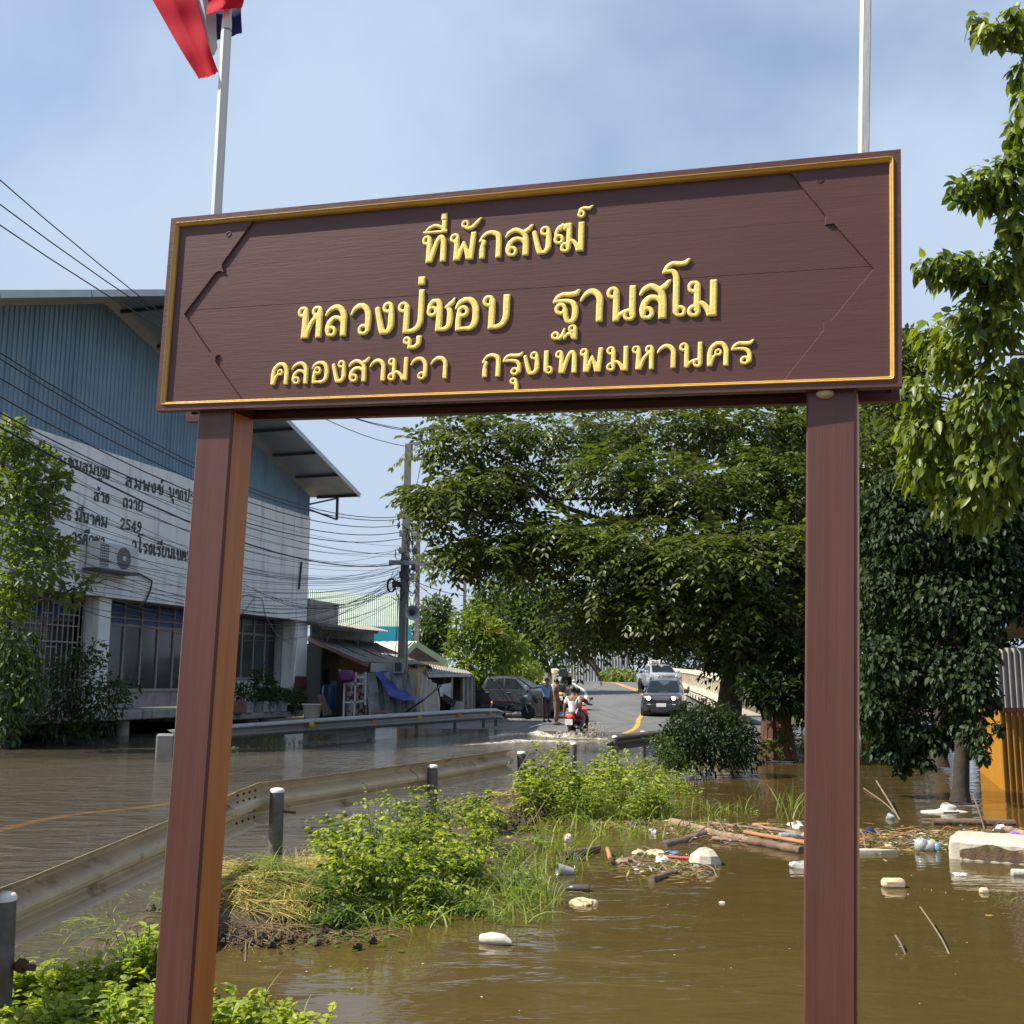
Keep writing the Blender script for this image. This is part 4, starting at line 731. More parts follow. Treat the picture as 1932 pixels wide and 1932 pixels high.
def bay(a, b, zs, ztr, nm, nc, mt_top, mt_bot, barm, lower):
    """a window bay between s = a and b: frame bars, panes, and the boarded part below the sill"""
    zu = zlow - .02
    w = (b - a) / nc
    for i in range(nc):
        for z0, z1, mt_ in ((zs, ztr, mt_bot), (ztr, zu, mt_top)):
            m = MB(); m.box((a + (i + .5) * w, WY, (z0 + z1) / 2), (w - .05, .02, z1 - z0 - .05)); m.obj('pane', mt_, hall)
        m = MB(); m.box((a + i * w, WY - .02, (zs + zu) / 2), (.07, .07, zu - zs)); m.obj('mullion', barm, hall)
    for z, h in ((zs, .10), (ztr, .09), (ztr + .22 if nm else ztr, .05)): m = MB(); m.box(((a + b) / 2, WY - .03, z), (b - a, .06, h)); m.obj('transom', barm, hall)
    k = max(2, int((b - a) / .9))
    for i in range(k): m = MB(); m.box((a + (i + .5) * (b - a) / k, WY, (zt + zs) / 2), ((b - a) / k - .02, .04, zs - zt - .05)); m.obj('lower_panel', lower, hall)
zs1_, zt1 = bs(265, 1302, WY)[1], bs(265, 1182, WY)[1]
m_pinkpan = mat('faded_pinkish_sheet', (.36, .31, .30), .7, var=.12, d=(.22, .18, .17), dscale=2)
bay(p1[1] + .02, bs(352, 1250, WY)[0], zs1_, zt1, True, 6, m_glassb, m_glassd, m_rustbar, m_pinkpan)
zs2, zr2 = bs(500, 1281, WY)[1], bs(500, 1199, WY)[1]
zt_hi = zt; zt = zt2
bay(bs(352, 1250, WY)[0] + .1, p2[0] - .05, zs2, zr2, False, 7, m_glassd, m_glassd, m_alu, m_plaster)
# the barred bay at the far left
zt = zt_hi; a, b = sS, p1[0] - .02
bay(a, b, zs1_, zt1, False, 5, m_glassb, m_glassd, m_rustbar, m_pinkpan)
n = int((b - a) / .22)
for i in range(n):
    s = a + (i + .5) * (b - a) / n; m = MB(); m.box((s, .62, (zt + .5 + zlow) / 2), (.035, .035, zlow - zt - .55)); m.obj('window_bar', m_rustbar, hall)
m = MB()
rr = random.Random(3)
for i in range(n - 1):
    s = a + (i + 1) * (b - a) / n
    for z in [zt + .9 + j * .62 + rr.choice((0, .3)) for j in range(6)]:
        if z < zlow - .1: m.box((s, .62, z), ((b - a) / n - .03, .03, .035))
m.obj('grille_rungs', m_rustbar, hall, kind='stuff')
for z in (zt + .6, (zt + zlow) / 2 + .3): m = MB(); m.box(((a + b) / 2, .59, z), (b - a, .03, .05)); m.obj('grille_rail', m_rustbar, hall)
zt = zt2
# painted iron lettering on the white wall
m_let = mat('dark_faded_letters', (.10, .095, .085), .7, var=.4, scale=3)
def wall_text(s, u0, v0, u1, v1, hpx):
    """a row of Thai lettering from one picture point to another along the wall (baseline)"""
    a, za = bs(u0, v0); b, zb__ = bs(u1, v1); h = bs(u0, v0 - hpx)[1] - za
    up = set('่้ั์ีิ'); low = set('ุู'); adv = 0; items = []
    for ch in s:
        if ch == ' ': adv += .55; continue
        if ch in up or ch in low:
            items.append((ch, items_x - GL[ch][0] * .8, ch)); continue
        items.append((ch, adv, None)); adv += GL[ch][0] + .14; items_x = adv - .14
    k = (b - a) / (adv - .14) ; stacked = 0
    for ch, xx, mk in items:
        gw, gh, _ = GL[ch]; z = za + (zb__ - za) * (xx / adv)
        if mk in up: z0 = z + h * (1.08 + stacked); stacked += .42
        elif mk in low: z0 = z - h * (gh + .08)
        else: z0 = z; stacked = 0
        glyph(ch, a + xx * k, a + (xx + gw) * k, z0, z0 + gh * h, 0, .03, h / 13).obj('wall_letter', m_let, hall, fix=False)
wall_text('หอประชุมสมบูณ', 68, 864, 206, 905, 21)
wall_text('สมพงษ์'.replace('ษ', 'ช') + ' บุญประสท', 236, 917, 400, 958, 21)
wall_text('ส้าง', 176, 945, 205, 951, 20); wall_text('ถวาย', 231, 957, 268, 965, 20)
wall_text('26', 114, 979, 134, 983, 21); wall_text('มีนาคม', 141, 983, 201, 996, 21); wall_text('2549', 226, 998, 266, 1005, 22)
wall_text('นบดี'.replace('ด', 'ค'), 60, 1005, 98, 1013, 22); wall_text('วรศึกชา'.replace('ึ', 'ี'), 135, 1024, 196, 1035, 22); wall_text('าโรงเรียนเขตมีน', 248, 1040, 372, 1064, 22)
# air conditioner on the wall
s0, zc = bs(178, 1048, -.35); s1, _ = bs(262, 1060, -.35); zt_ = bs(178, 1020, -.35)[1]; zb_ = bs(220, 1078, -.35)[1]; sm = bs(207, 1050, -.35)[0]
s1 = s0 + min(s1 - s0, 1.9)
m_acw = mat('ac_casing', (.58, .58, .56), .5, var=.05); m_acg = mat('ac_fan_grille', (.16, .15, .14), .6, var=.2)
ac = thing('air_conditioner', 'white air conditioner unit with a round fan fixed on the lettered wall', 'air conditioner', M=MBL @ Matrix.Translation((s0, 0, zb_)))
m = MB(); m.bbox(((s1 - s0) / 2, -.28, (zt_ - zb_) / 2), (s1 - s0, .42, zt_ - zb_), .03); m.obj('casing', m_acw, ac)
hh = zt_ - zb_
m = MB(); mm = Matrix.Translation(((s1 - s0) * .62, -.492, hh * .5)) @ Matrix.Rotation(R(90), 4, 'X')
m.lathe([(.0, .02), (hh * .42, .012), (hh * .43, 0)], 24, mm); m.obj('fan_grille', m_acg, ac, smooth=True)
m = MB(); m.lathe([(0, .035), (hh * .1, .03), (hh * .11, .0)], 16, mm); m.obj('fan_hub', m_acw, ac, smooth=True)
for i in range(5):
    m = MB(); m.box((.09 + i * .085, -.494, hh * .5), (.05, .02, hh * .86)); m.obj('louvre', m_acg, ac)
m = MB()
for i in range(9): m.box((.26, -.5, hh * (.1 + i * .1)), (.44, .02, .02))
m.obj('louvre_bars', m_acw, ac, kind='stuff')
m = MB(); m.box(((s1 - s0) / 2, -.25, -.03), (s1 - s0 + .1, .5, .05)); m.obj('bracket', m_dkmet, ac)
m = MB(); w = [(262, 1081), (289, 1096), (286, 1112), (278, 1132), (262, 1146)]; m.tube([MBL @ Vector((bs(u, v, -.1)[0], -.06, bs(u, v, -.1)[1])) for u, v in w], .03, 6); m.obj('hose', m_dkmet, ac, world=True, smooth=True)
m = MB()
for w in ([(438, 1130), (470, 1122), (495, 1130), (500, 1160), (520, 1195), (545, 1213), (562, 1205)], [(430, 1160), (447, 1165), (462, 1152), (480, 1128)]):
    m.tube([MBL @ Vector((bs(u, v, -.05)[0], -.05, bs(u, v, -.05)[1])) for u, v in w], .018, 5)
m.obj('loose_cable', m_alu, hall, world=True, smooth=True, kind='stuff')
m = MB(); a = bs(569, 1060, -.06); b = bs(564, 1112, -.06); m.beam((a[0], -.06, a[1]), (b[0], -.06, b[1]), .07, .05); m.obj('conduit', m_dkmet, hall)
m = MB(); a = bs(563, 1180, -.06); b = bs(553, 1290, -.06); m.tube([(a[0], -.06, a[1]), (b[0], -.06, b[1])], .045, 8); m.obj('drain_pipe', m_plaster, hall)
# ------------------------------------------------------------------ helpers for shacks
def slab(m, P, t=.04, n=None):
    P = [Vector(p) for p in P]; n = n or (P[1] - P[0]).cross(P[3] - P[0]).normalized()
    return m.add(P + [p - n * t for p in P], [(0, 1, 2, 3), (7, 6, 5, 4), (0, 4, 5, 1), (1, 5, 6, 2), (2, 6, 7, 3), (3, 7, 4, 0)])
def corr(P, n, amp, nv=6, sag=0.0):
    """corrugated sheet: P0..P1 along the eave, P3..P2 along the ridge"""
    P = [Vector(p) for p in P]; nr = (P[1] - P[0]).cross(P[3] - P[0]).normalized(); m = MB(); N_ = n * 6
    def fn(s, t): return P[0].lerp(P[1], s).lerp(P[3].lerp(P[2], s), t) + nr * (amp * math.sin(2 * math.pi * n * s)) - Vector((0, 0, sag * math.sin(math.pi * t)))
    m.grid(fn, N_, nv); b = len(m.v); m2 = MB(); m2.grid(lambda s, t: fn(s, t) - nr * .012, N_, nv); m.add(m2.v, m2.f); return m
def sheet(P, amp, seed, nu=24, nv=18, freq=3.0, sag=.0):
    P = [Vector(p) for p in P]; nr = (P[1] - P[0]).cross(P[3] - P[0]).normalized(); rr = random.Random(seed); ph = [rr.uniform(0, 6.3) for _ in range(4)]; m = MB()
    def fn(s, t):
        w = amp * (math.sin(freq * 6.3 * s + ph[0] + 1.2 * math.sin(3 * t + ph[1])) * .6 + math.sin(freq * 2.3 * 6.3 * s + ph[2] + 2 * t) * .3 + .4 * math.sin(5 * t + 4 * s + ph[3]))
        return P[0].lerp(P[1], s).lerp(P[3].lerp(P[2], s), t) + nr * w - Vector((0, 0, sag * math.sin(math.pi * s)))
    m.grid(fn, nu, nv); return m
m_asb = mat('old_cement_sheet', (.27, .25, .225), .9, var=.15, scale=2, d=(.09, .075, .06), dscale=1.6, dmin=.48, dmax=.68, bump=.1)
m_tan = mat('tan_painted_wall', (.62, .45, .22), .8, var=.08, d=(.40, .28, .15), dscale=2, dmin=.55, dmax=.75)
m_grpan = mat('grey_green_panel', (.30, .33, .32), .7, var=.1, d=(.18, .2, .2), dscale=2)
m_plas = mat('grey_plastic_sheet', (.20, .215, .225), .45, var=.2, scale=3, spec=.5, d=(.08, .085, .09), dscale=2.5)
m_cloth = mat('beige_cloth', (.50, .46, .39), .85, var=.1, scale=4)
m_tarp = mat('blue_tarpaulin', (.030, .045, .24), .5, var=.15, scale=4, bump=.1, bscale=30)
m_brownw = mat('dark_timber', (.10, .07, .05), .8, var=.3, scale=5)
m_grnroof = mat('pale_green_roof_sheet', (.33, .40, .33), .6, var=.06, scale=.5)
m_turq = mat('turquoise_wall_paint', (.06, .62, .72), .7, var=.03)
m_creamr = mat('cream_roof_sheet', (.56, .48, .38), .6, var=.08)
m_mint = mat('mint_green_trim', (.42, .52, .36), .7, var=.06)
m_wtile = mat('whitewashed_wood', (.48, .46, .44), .8, var=.12)
# factory with the pale green roof and turquoise wall, far behind
fac = thing('warehouse', 'far warehouse with a pale green roof and turquoise wall', 'building', tuple(aty(680, 1230, 95)))
m = corr([aty(560, 1182, 88), aty(782, 1182, 96), aty(782, 1126, 112), aty(560, 1112, 104)], 60, .05); m.obj('roof', m_grnroof, fac, world=True)
P = [aty(690, 1262, 86), aty(776, 1262, 90), aty(776, 1182, 90), aty(690, 1182, 86)]; m = MB(); slab(m, P, .2); m.obj('wall', m_turq, fac, world=True)
m = MB(); slab(m, [aty(776, 1262, 95.1), aty(776.5, 1262, 106), aty(776.5, 1181, 106), aty(776, 1181, 95.1)], .2); m.obj('wall', m_turq, fac, world=True)
# house with the mint gable
hs = thing('house', 'small house with a cream sheet roof and mint green gable boards', 'house', tuple(aty(760, 1290, 60)))
ap, lf, rt = aty(785, 1211.5, 58), aty(752, 1246, 57), aty(846, 1250, 59)
bk = Vector((-7, 4, 0))
m = corr([lf + Vector((-.2, -.2, 0)), lf + bk, ap + bk, ap + Vector((-.2, -.2, .05))], 16, .03); m.obj('roof', m_creamr, hs, world=True)
m = MB(); slab(m, [ap + Vector((0, 0, .05)), rt, rt + bk, ap + bk + Vector((0, 0, .05))], .06); m.obj('roof', m_creamr, hs, world=True)
for a, b in ((ap, rt), (ap, lf)): m = MB(); m.beam(a + Vector((0, -.3, -.08)), b + Vector((0, -.3, -.08)), .06, .30); m.obj('barge_board', m_mint, hs, world=True)
m = MB(); m.add([lf, rt, ap], [(0, 1, 2)]); m.obj('gable', m_brownw, hs, world=True, fix=False)
m = MB(); b0 = Vector((lf.x, lf.y, 0)); b1 = Vector((rt.x, rt.y, 0)); slab(m, [b0, b1, rt, lf], .15); m.obj('wall', m_tan, hs, world=True)
# shop 1: raised grey wall with its little roof, sloping cement roof, dim open front
sh = thing('shop', 'dim open shop under a sloping cement sheet roof beside the hall', 'shop', tuple(onz(650, 1385, 0)))
P = [aty(588, 1218, 47), aty(706, 1222, 51), aty(706, 1192, 51), aty(588, 1178, 47)]; m = MB(); slab(m, P, .1); m.obj('upper_wall', m_grpan, sh, world=True)
m = MB(); 
for i in range(3):
    a = aty(612 + i * 30, 1217, 46.9 + i); b = aty(604 + i * 30, 1189, 46.9 + i); c = aty(628 + i * 30, 1190, 46.9 + i * 1.1); m.beam(a, b, .04, .04); m.beam(a, c, .04, .04)
m.obj('upper_wall_brace', m_alu, sh, world=True, kind='stuff')
m = corr([aty(604, 1181, 44.5), aty(736, 1191.5, 49), aty(706, 1184, 54), aty(590, 1168, 49.5)], 26, .03); m.obj('upper_roof', m_asb, sh, world=True)
m = MB(); m.beam(aty(604, 1183.5, 44.6), aty(712, 1193, 48.2), .1, .14); m.obj('upper_eave_beam', m_brownw, sh, world=True)
rA, rB, rC, rD = aty(582, 1201, 47), aty(694, 1249, 41.2), aty(812, 1255.5, 45.2), aty(712, 1213, 51)
m = corr([rB, rC, rD, rA], 24, .035, 8, .12); m.obj('roof', m_asb, sh, world=True)
m = MB(); m.beam(rA + Vector((0, 0, -.1)), rB + Vector((0, 0, -.1)), .08, .16); m.obj('verge_board', mat('pinkish_board', (.30, .20, .17), .8), sh, world=True)
for i in range(5):
    a = rB.lerp(rC, i / 4); b = rA.lerp(rD, i / 4); m = MB(); m.beam(a + Vector((.05, 0, -.12)), b + Vector((.05, 0, -.12)), .07, .10); m.obj('rafter', m_brownw, sh, world=True)
gl = lambda p, z=0.0: Vector((p.x, p.y, z))
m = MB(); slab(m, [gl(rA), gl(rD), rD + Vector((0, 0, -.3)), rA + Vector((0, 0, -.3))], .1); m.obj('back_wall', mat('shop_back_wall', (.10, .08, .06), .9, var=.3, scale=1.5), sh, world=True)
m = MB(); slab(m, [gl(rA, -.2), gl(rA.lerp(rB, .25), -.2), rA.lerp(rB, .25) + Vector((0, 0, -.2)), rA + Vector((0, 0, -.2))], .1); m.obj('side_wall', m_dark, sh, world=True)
P = [aty(640, 1330, 46.4), aty(694, 1330, 47.6), aty(694, 1226, 47.6), aty(640, 1226, 46.4)]; m = MB(); slab(m, P, .05); m.obj('inner_wall', mat('ochre_board', (.30, .20, .09), .85, var=.2, scale=1.5), sh, world=True)
P = [aty(770, 1345, 44.2), aty(804, 1345, 45.2), aty(804, 1256, 45.2), aty(770, 1256, 44.2)]; m = MB(); slab(m, P, .08); m.obj('tan_wall', m_tan, sh, world=True)
for u, v, Y in ((695, 1255, 41.6), (641, 1262, 43.6), (768, 1257, 44)): p = aty(u, v, Y); m = MB(); m.box((p.x, p.y, p.z / 2 - .1), (.08, .08, p.z + .2)); m.obj('post', m_alu if u == 641 else m_brownw, sh, world=True)
m = MB(); slab(m, [aty(700, 1268, 41.4), aty(764, 1264, 42.6), aty(764, 1251, 42.6), aty(700, 1251, 41.4)], .03); m.obj('front_panel', m_wtile, sh, world=True)
m = MB(); P = [aty(582, 1345, 45.5), aty(812, 1348, 46.5), aty(760, 1338, 52), aty(582, 1335, 48)]; slab(m, P, .12, Vector((0, 0, 1))); m.obj('floor', m_brownw, sh, world=True)
for i, (u0, u1, v0, v1, Y, mt_, lab) in enumerate([(605, 622, 1262, 1290, 46.6, m_dark, 0), (610, 640, 1285, 1335, 46.8, m_grpan, 0), (660, 688, 1300, 1330, 46.2, m_wtile, 0)]):
    m = MB(); slab(m, [aty(u0, v1, Y), aty(u1, v1, Y), aty(u1, v0, Y), aty(u0, v0, Y)], .3); m.obj('shelf', mt_, sh, world=True)
# hangings at the shop front
def hang(name, label, cat, P, mt_, amp, seed, **k):
    o = sheet(P, amp, seed, **k).obj(name, mt_, smooth=True, fix=False); return tag(o, label, cat)
hang('tarpaulin', 'bright blue tarpaulin stretched slanting down from the shop roof', 'tarpaulin', [aty(741, 1264, 42.5), aty(802, 1319, 41.2), aty(770, 1321, 40.2), aty(708, 1267, 41)], m_tarp, .04, 1, freq=2, sag=.35)
hang('plastic_sheet', 'large grey plastic sheet hanging under the blue tarpaulin', 'sheet', [aty(694, 1268, 41), aty(772, 1270, 42.2), aty(798, 1352, 42), aty(697, 1354, 40.6)], m_plas, .13, 2, freq=4, nu=40)
hang('cloth_sheet', 'beige cloth hung in folds beside the tan wall', 'sheet', [aty(789, 1267, 43), aty(826, 1292, 43.6), aty(831, 1349, 43.4), aty(785, 1351, 42.6)], m_cloth, .09, 3, freq=4)
hang('cloth_sheet', 'small white cloth hung beside the timber shack', 'sheet', [aty(829, 1292, 43.8), aty(853, 1288, 44.6), aty(851, 1316, 44.4), aty(830, 1314, 43.6)], m_wtile, .05, 4, freq=3)
m_pat = mat('patterned_curtain', (.42, .36, .36), .85, var=.1, d=(.13, .03, .035), dscale=5.5, dmin=.47, dmax=.53, dstretch=(1, 1, .7))
hang('curtain', 'red and white patterned curtain hung at the shop front', 'curtain', [aty(657, 1275, 41.3), aty(692, 1270, 41.6), aty(694, 1354, 41.4), aty(652, 1355, 41)], m_pat, .05, 5, freq=4)
hang('curtain', 'narrow dark curtain beside the patterned one', 'curtain', [aty(637, 1268, 42), aty(648, 1268, 41.8), aty(648, 1354, 41.6), aty(635, 1355, 41.8)], m_dark, .05, 6, freq=3)
gt = thing('metal_gate', 'white metal gate frame standing before the patterned curtain', 'gate', tuple(onz(675, 1395, 0)))
for (a, b) in (((650, 1290), (648, 1354)), ((672, 1268), (668, 1354)), ((690, 1268), (689, 1330)), ((650, 1290), (690, 1290)), ((672, 1278), (690, 1277)), ((668, 1325), (689, 1322)), ((650, 1325), (668, 1325))):
    m = MB(); m.beam(aty(*a, 40.7), aty(*b, 40.7), .07, .05, (0, 1, 0)); m.obj('gate_bar', m_acw, gt, world=True)
tag(MB().bbox(tuple(aty(654, 1276, 40.4)), (.54, .3, .44), .1).obj('laundry_bag', mat('purple_bag', (.13, .035, .13), .6, var=.2, scale=12), smooth=True), 'purple bag hung at the top of the patterned curtain', 'bag')
# shack 2 on the right
sk = thing('shack', 'low timber shack with a dark sheet roof next to the parked pickup', 'shack', tuple(onz(850, 1380, 0)))
m = corr([aty(806, 1272, 43.4), aty(892, 1272, 46), aty(880, 1264, 51), aty(800, 1252, 48)], 18, .03); m.obj('roof', m_asb, sk, world=True)
m = MB(); m.beam(aty(808, 1275, 43.4), aty(886, 1274, 45.8), .05, .12); m.obj('gutter', m_wtile, sk, world=True)
m = MB(); slab(m, [aty(806, 1350, 48.2), aty(884, 1350, 50.5), aty(884, 1268, 50.5), aty(806, 1262, 48.2)], .1); m.obj('back_wall', m_dark, sk, world=True)
n = 6
for i in range(n):
    u0 = 873 + i * 4; Y = 45.6 + i * .2; m = MB(); slab(m, [aty(u0, 1345, Y), aty(u0 + 3.7, 1345, Y), aty(u0 + 3.7, 1277, Y), aty(u0, 1277, Y)], .04); m.obj('plank', m_asb if i % 2 else m_wtile, sk, world=True)
for u, Y in ((808, 43.8), (838, 44.6), (853, 45), (871, 45.5)): p = aty(u, 1275, Y); m = MB(); m.box((p.x, p.y, p.z / 2), (.08, .08, p.z)); m.obj('post', m_brownw if u != 853 else m_wtile, sk, world=True)
for i in range(7):
    u0 = 853 + i * 3.1; m = MB(); slab(m, [aty(u0, 1352, 44.6), aty(u0 + 2.5, 1352, 44.6), aty(u0 + 2.5, 1323, 44.6), aty(u0, 1323, 44.6)], .03); m.obj('picket', m_wtile, sk, world=True)
m = MB(); slab(m, [aty(855, 1322, 47), aty(873, 1322, 47), aty(873, 1298, 47), aty(855, 1298, 47)], .1); m.obj('cupboard', m_brownw, sk, world=True)
m = MB(); m.beam(aty(829, 1314, 44), aty(853, 1328, 44.4), .4, .25); m.obj('bench', m_dark, sk, world=True)
def stick(name, label, cat, pts, r, mt_, n=6, group=None):
    return tag(MB().tube(pts, r, n).obj(name, mt_, smooth=True), label, cat, group)
stick('prop_pole', 'dark pole propping up the lower corner of the blue tarpaulin', 'pole', [aty(763, 1345, 41.6), aty(800, 1320, 41.1), aty(832, 1293, 43)], .035, m_brownw)
# clutter at the shop front and pots on the platform
tag(MB().lathe([(.30, 0), (.33, .3), (.33, .75), (.30, .9), (.27, .9), (.27, .82)], 18, Matrix.Translation(gl(aty(622, 1330, 45.4), .55))).obj('barrel', mat('blue_plastic', (.02, .05, .18), .4), smooth=True), 'blue plastic barrel in the dim shop', 'barrel')
p = aty(580, 1345, 33.2)
tag(MB().lathe([(.30, 0), (.36, .2), (.42, .62), (.46, .66), (.44, .70), (.40, .66), (.38, .6)], 20, Matrix.Translation(aty(588, 1358, 33.6)) @ Matrix.Scale(.68, 4)).obj('cement_tub', mat('pale_cement', (.46, .43, .37), .85, var=.12), smooth=True), 'round pale cement tub at the end of the platform', 'tub')
for (u0, v0, u1, v1, Y) in ((604, 1310, 616, 1350, 33.4), (607, 1318, 622, 1350, 33.6)): tag(MB().beam(aty(u1, v1, Y), aty(u0, v0, Y + .3), .18, .04, (0, 1, 0)).obj('plank', m_brownw), 'weathered plank leaning by the cement tub, %s' % ('the longer one' if v0 < 1315 else 'the shorter one'), 'plank', 'planks leaning by the tub')
m_blk = mat('grey_cement_block', (.42, .41, .40), .9, var=.1)
leaf_pot = leafmat('pot_plant_leaves', (.045, .085, .022), (.085, .13, .035), .25, .55)
def bush_mesh(c, r, n, ll, lw, up=.3):
    d = sphere_pts(n, up); o = np.array(c) + d * np.array(r) * (rng.random((n, 1)) ** .45)
    ax = d + rng.normal(size=d.shape) * .6; nr = np.array([0, 0, 1.0]) + rng.normal(size=d.shape) * .5
    L_ = ll * (.6 + .8 * rng.random(n)); return kites(o, ax, nr, L_, L_ * lw, .1, .2)
pots = [(461, 1343, 'grey square pot with a dark bushy plant, first from the brown sign post', .45, .6), (492, 1343, 'grey square pot with a tall grassy plant', .34, 1.0), (505, 1343, 'grey square pot with a low leafy plant in the middle of the row', .42, .42), (526, 1343, 'grey square pot with a low green plant, last of the row', .42, .40)]
for i, (u, v, lab, w, hp) in enumerate(pots):
    s, z = bs(u, v, -.3); P = MBL @ Vector((s, -.3, zt)); o = thing('potted_plant', lab, 'potted plant', (P.x, P.y, zt), R(-16), 'potted plants on the platform')
    m = MB(); m.bbox((0, 0, .2), (.5, .4, .4), .02); m.obj('pot', m_blk, o)
    V, F = bush_mesh((P.x, P.y, zt + .4 + hp * .5), (w, .35, hp * .6), 260, .20 if i != 1 else .45, .35 if i != 1 else .1); mesh_np('foliage', V, F, leaf_pot, o, kind='stuff')
for i, (u, lab, sx, hz_) in enumerate([(536, 'low dark planter with feathery greenery on the platform', .9, .45), (560, 'straggly green plant beside the cement tub', .5, .55)]):
    s, z = bs(u, 1343, -.2); P = MBL @ Vector((s, -.1, zt)); o = thing('planter', lab, 'planter', (P.x, P.y, zt), R(-16), 'planters on the platform')
    m = MB(); m.bbox((0, 0, .1), (sx * 1.3, .35, .2), .02); m.obj('trough', m_dark, o)
    V, F = bush_mesh((P.x, P.y, zt + .35), (sx, .4, hz_), 360, .2, .25); mesh_np('foliage', V, F, leaf_pot, o, kind='stuff')
s, z = bs(437, 1335, -.3); P = MBL @ Vector((s, -.3, zt)); tag(MB().bbox((P.x, P.y, zt + .22), (.9, .5, .44), .02).obj('wooden_box', mat('brown_box', (.22, .13, .09), .8, var=.2)), 'brown box beside the sign post on the platform', 'box')
# ------------------------------------------------------------------ utility poles and cables
m_pcon = mat('concrete_pole', (.23, .215, .195), .85, var=.12, scale=3, d=(.09, .075, .06), dscale=1.2, dmin=.5, dmax=.75, dstretch=(2, 2, .4))
m_wire = mat('black_cable', (.018, .018, .02), .55, var=.1)
m_ins = mat('brown_insulator', (.09, .055, .045), .3, var=.1)
m_gal3 = mat('dull_galvanised', (.28, .28, .28), .5, metal=.4, var=.1)
def tapered_pole(name, label, a, b, w0, w1, cat='utility pole', group='utility poles'):
    o = thing(name, label, cat, (b.x, b.y, b.z), 0, group); x = Vector((1, 0, 0)); y = Vector((0, 1, 0)); m = MB(); P = []
    for p, w in ((b, w0), (a, w1)): P += [p - x * w / 2 - y * w / 2, p + x * w / 2 - y * w / 2, p + x * w / 2 + y * w / 2, p - x * w / 2 + y * w / 2]
    m.add(P, [(0, 1, 2, 3), (7, 6, 5, 4), (0, 4, 5, 1), (1, 5, 6, 2), (2, 6, 7, 3), (3, 7, 4, 0)]); m.obj('shaft', m_pcon, o, world=True); return o
Y1 = 42.0
pb = aty(756.5, 1362, Y1); up1 = tapered_pole('utility_pole', 'tall concrete utility pole with a loudspeaker and a tangle of cables, the nearest', aty(770.5, 838, Y1), pb, .40, .235)
def arm(o, u0, v0, u1, v1, Y, w, mt_=m_gal3, nm='crossarm'): m = MB(); m.beam(aty(u0, v0, Y), aty(u1, v1, Y), w, w * 1.2); return m.obj(nm, mt_, o, world=True)
arm(up1, 734, 1061, 833, 1064, Y1 - .3, .14); arm(up1, 776, 838, 800, 834, Y1, .08); arm(up1, 776, 866, 812, 865, Y1, .09); arm(up1, 776, 838, 776, 868, Y1 + .1, .10); arm(up1, 812, 866, 810, 876, Y1, .06)
def insul(o, u, v, Y, h=.45, r=.10):
    m = MB(); p = aty(u, v, Y); m.lathe([(.03, 0), (.03, h * .2), (r, h * .25), (r * .5, h * .4), (r * .9, h * .5), (r * .5, h * .65), (r * .75, h * .75), (r * .3, h)], 10, Matrix.Translation(p - Vector((0, 0, h / 2)))); m.obj('insulator', m_ins, o, world=True, smooth=True)
for u, v in ((794, 822), (817, 819)): insul(up1, u, v, Y1, .55, .13)
for u, v in ((752, 975), (752, 990), (778, 1000), (778, 1012), (778, 1024)): insul(up1, u, v, Y1 - .3, .3, .08)
hn = thing('loudspeaker', 'grey horn loudspeaker mounted low on the utility pole', 'loudspeaker', tuple(aty(778, 1156, Y1 - .6)))
q = (cO - aty(778, 1156, Y1 - .6) + Vector((3, 0, -1))).to_track_quat('Z', 'Y').to_matrix().to_4x4(); MH = Matrix.Translation(aty(778, 1156, Y1 - .6)) @ q
m_horn = mat('grey_horn', (.55, .56, .56), .4, metal=.2)
m = MB(); m.lathe([(.07, -.35), (.09, -.25), (.14, -.12), (.22, -.02), (.275, .06), (.285, .07), (.27, .06), (.2, -.03), (.12, -.13), (.07, -.2)], 24, MH); m.obj('horn', m_horn, hn, world=True, smooth=True)
m = MB(); m.lathe([(.09, -.2), (.1, -.1), (.085, -.03), (.04, .0), (0, .005)], 16, MH); m.obj('driver', m_dkmet, hn, world=True, smooth=True)
m = MB(); m.beam(aty(770, 1150, Y1), aty(776, 1157, Y1 - .45), .05, .05); m.obj('bracket', m_dkmet, hn, world=True)
cl = thing('cable_coil', 'coil of black cable hung on a bracket of the utility pole', 'cable coil', tuple(aty(737, 1104, Y1 - .3)))
c = aty(737, 1104, Y1 - .3)
m = MB()
for k in range(3): m.tube([c + Vector((.14 * math.cos(a) + .02 * k, .03 * k, .26 * math.sin(a))) for a in [i * math.pi / 9 for i in range(19)]], .022, 5)
m.obj('coil', m_wire, cl, world=True, smooth=True); m = MB(); m.beam(aty(740, 1102, Y1 - .3), aty(758, 1103, Y1 - .2), .16, .2); m.obj('holder', m_dkmet, cl, world=True)
mbx = thing('meter_box', 'grey meter box fixed low on the utility pole', 'meter box', tuple(aty(752, 1257, Y1 - .3)))
m = MB(); p = aty(752, 1257, Y1 - .35); m.bbox(p, (.42, .2, .55), .02); m.obj('box', m_gal3, mbx, world=True); m = MB(); m.box(p + Vector((.0, -.11, -.03)), (.26, .03, .34)); m.obj('door', m_dkmet, mbx, world=True); m = MB(); m.tube([aty(763, 1262, Y1 - .35), aty(766, 1140, Y1 - .3)], .035, 6); m.obj('conduit', m_alu, mbx, world=True)
Y2 = 63.0
up2 = tapered_pole('utility_pole', 'second concrete utility pole, standing right behind the nearest one', aty(790, 970, Y2), aty(784, 1330, Y2), .30, .2)
arm(up2, 752, 976, 830, 976, Y2, .12); arm(up2, 784, 1146, 824, 1147, Y2, .08)
for u in (756, 806, 826): insul(up2, u, 970, Y2, .55, .13)
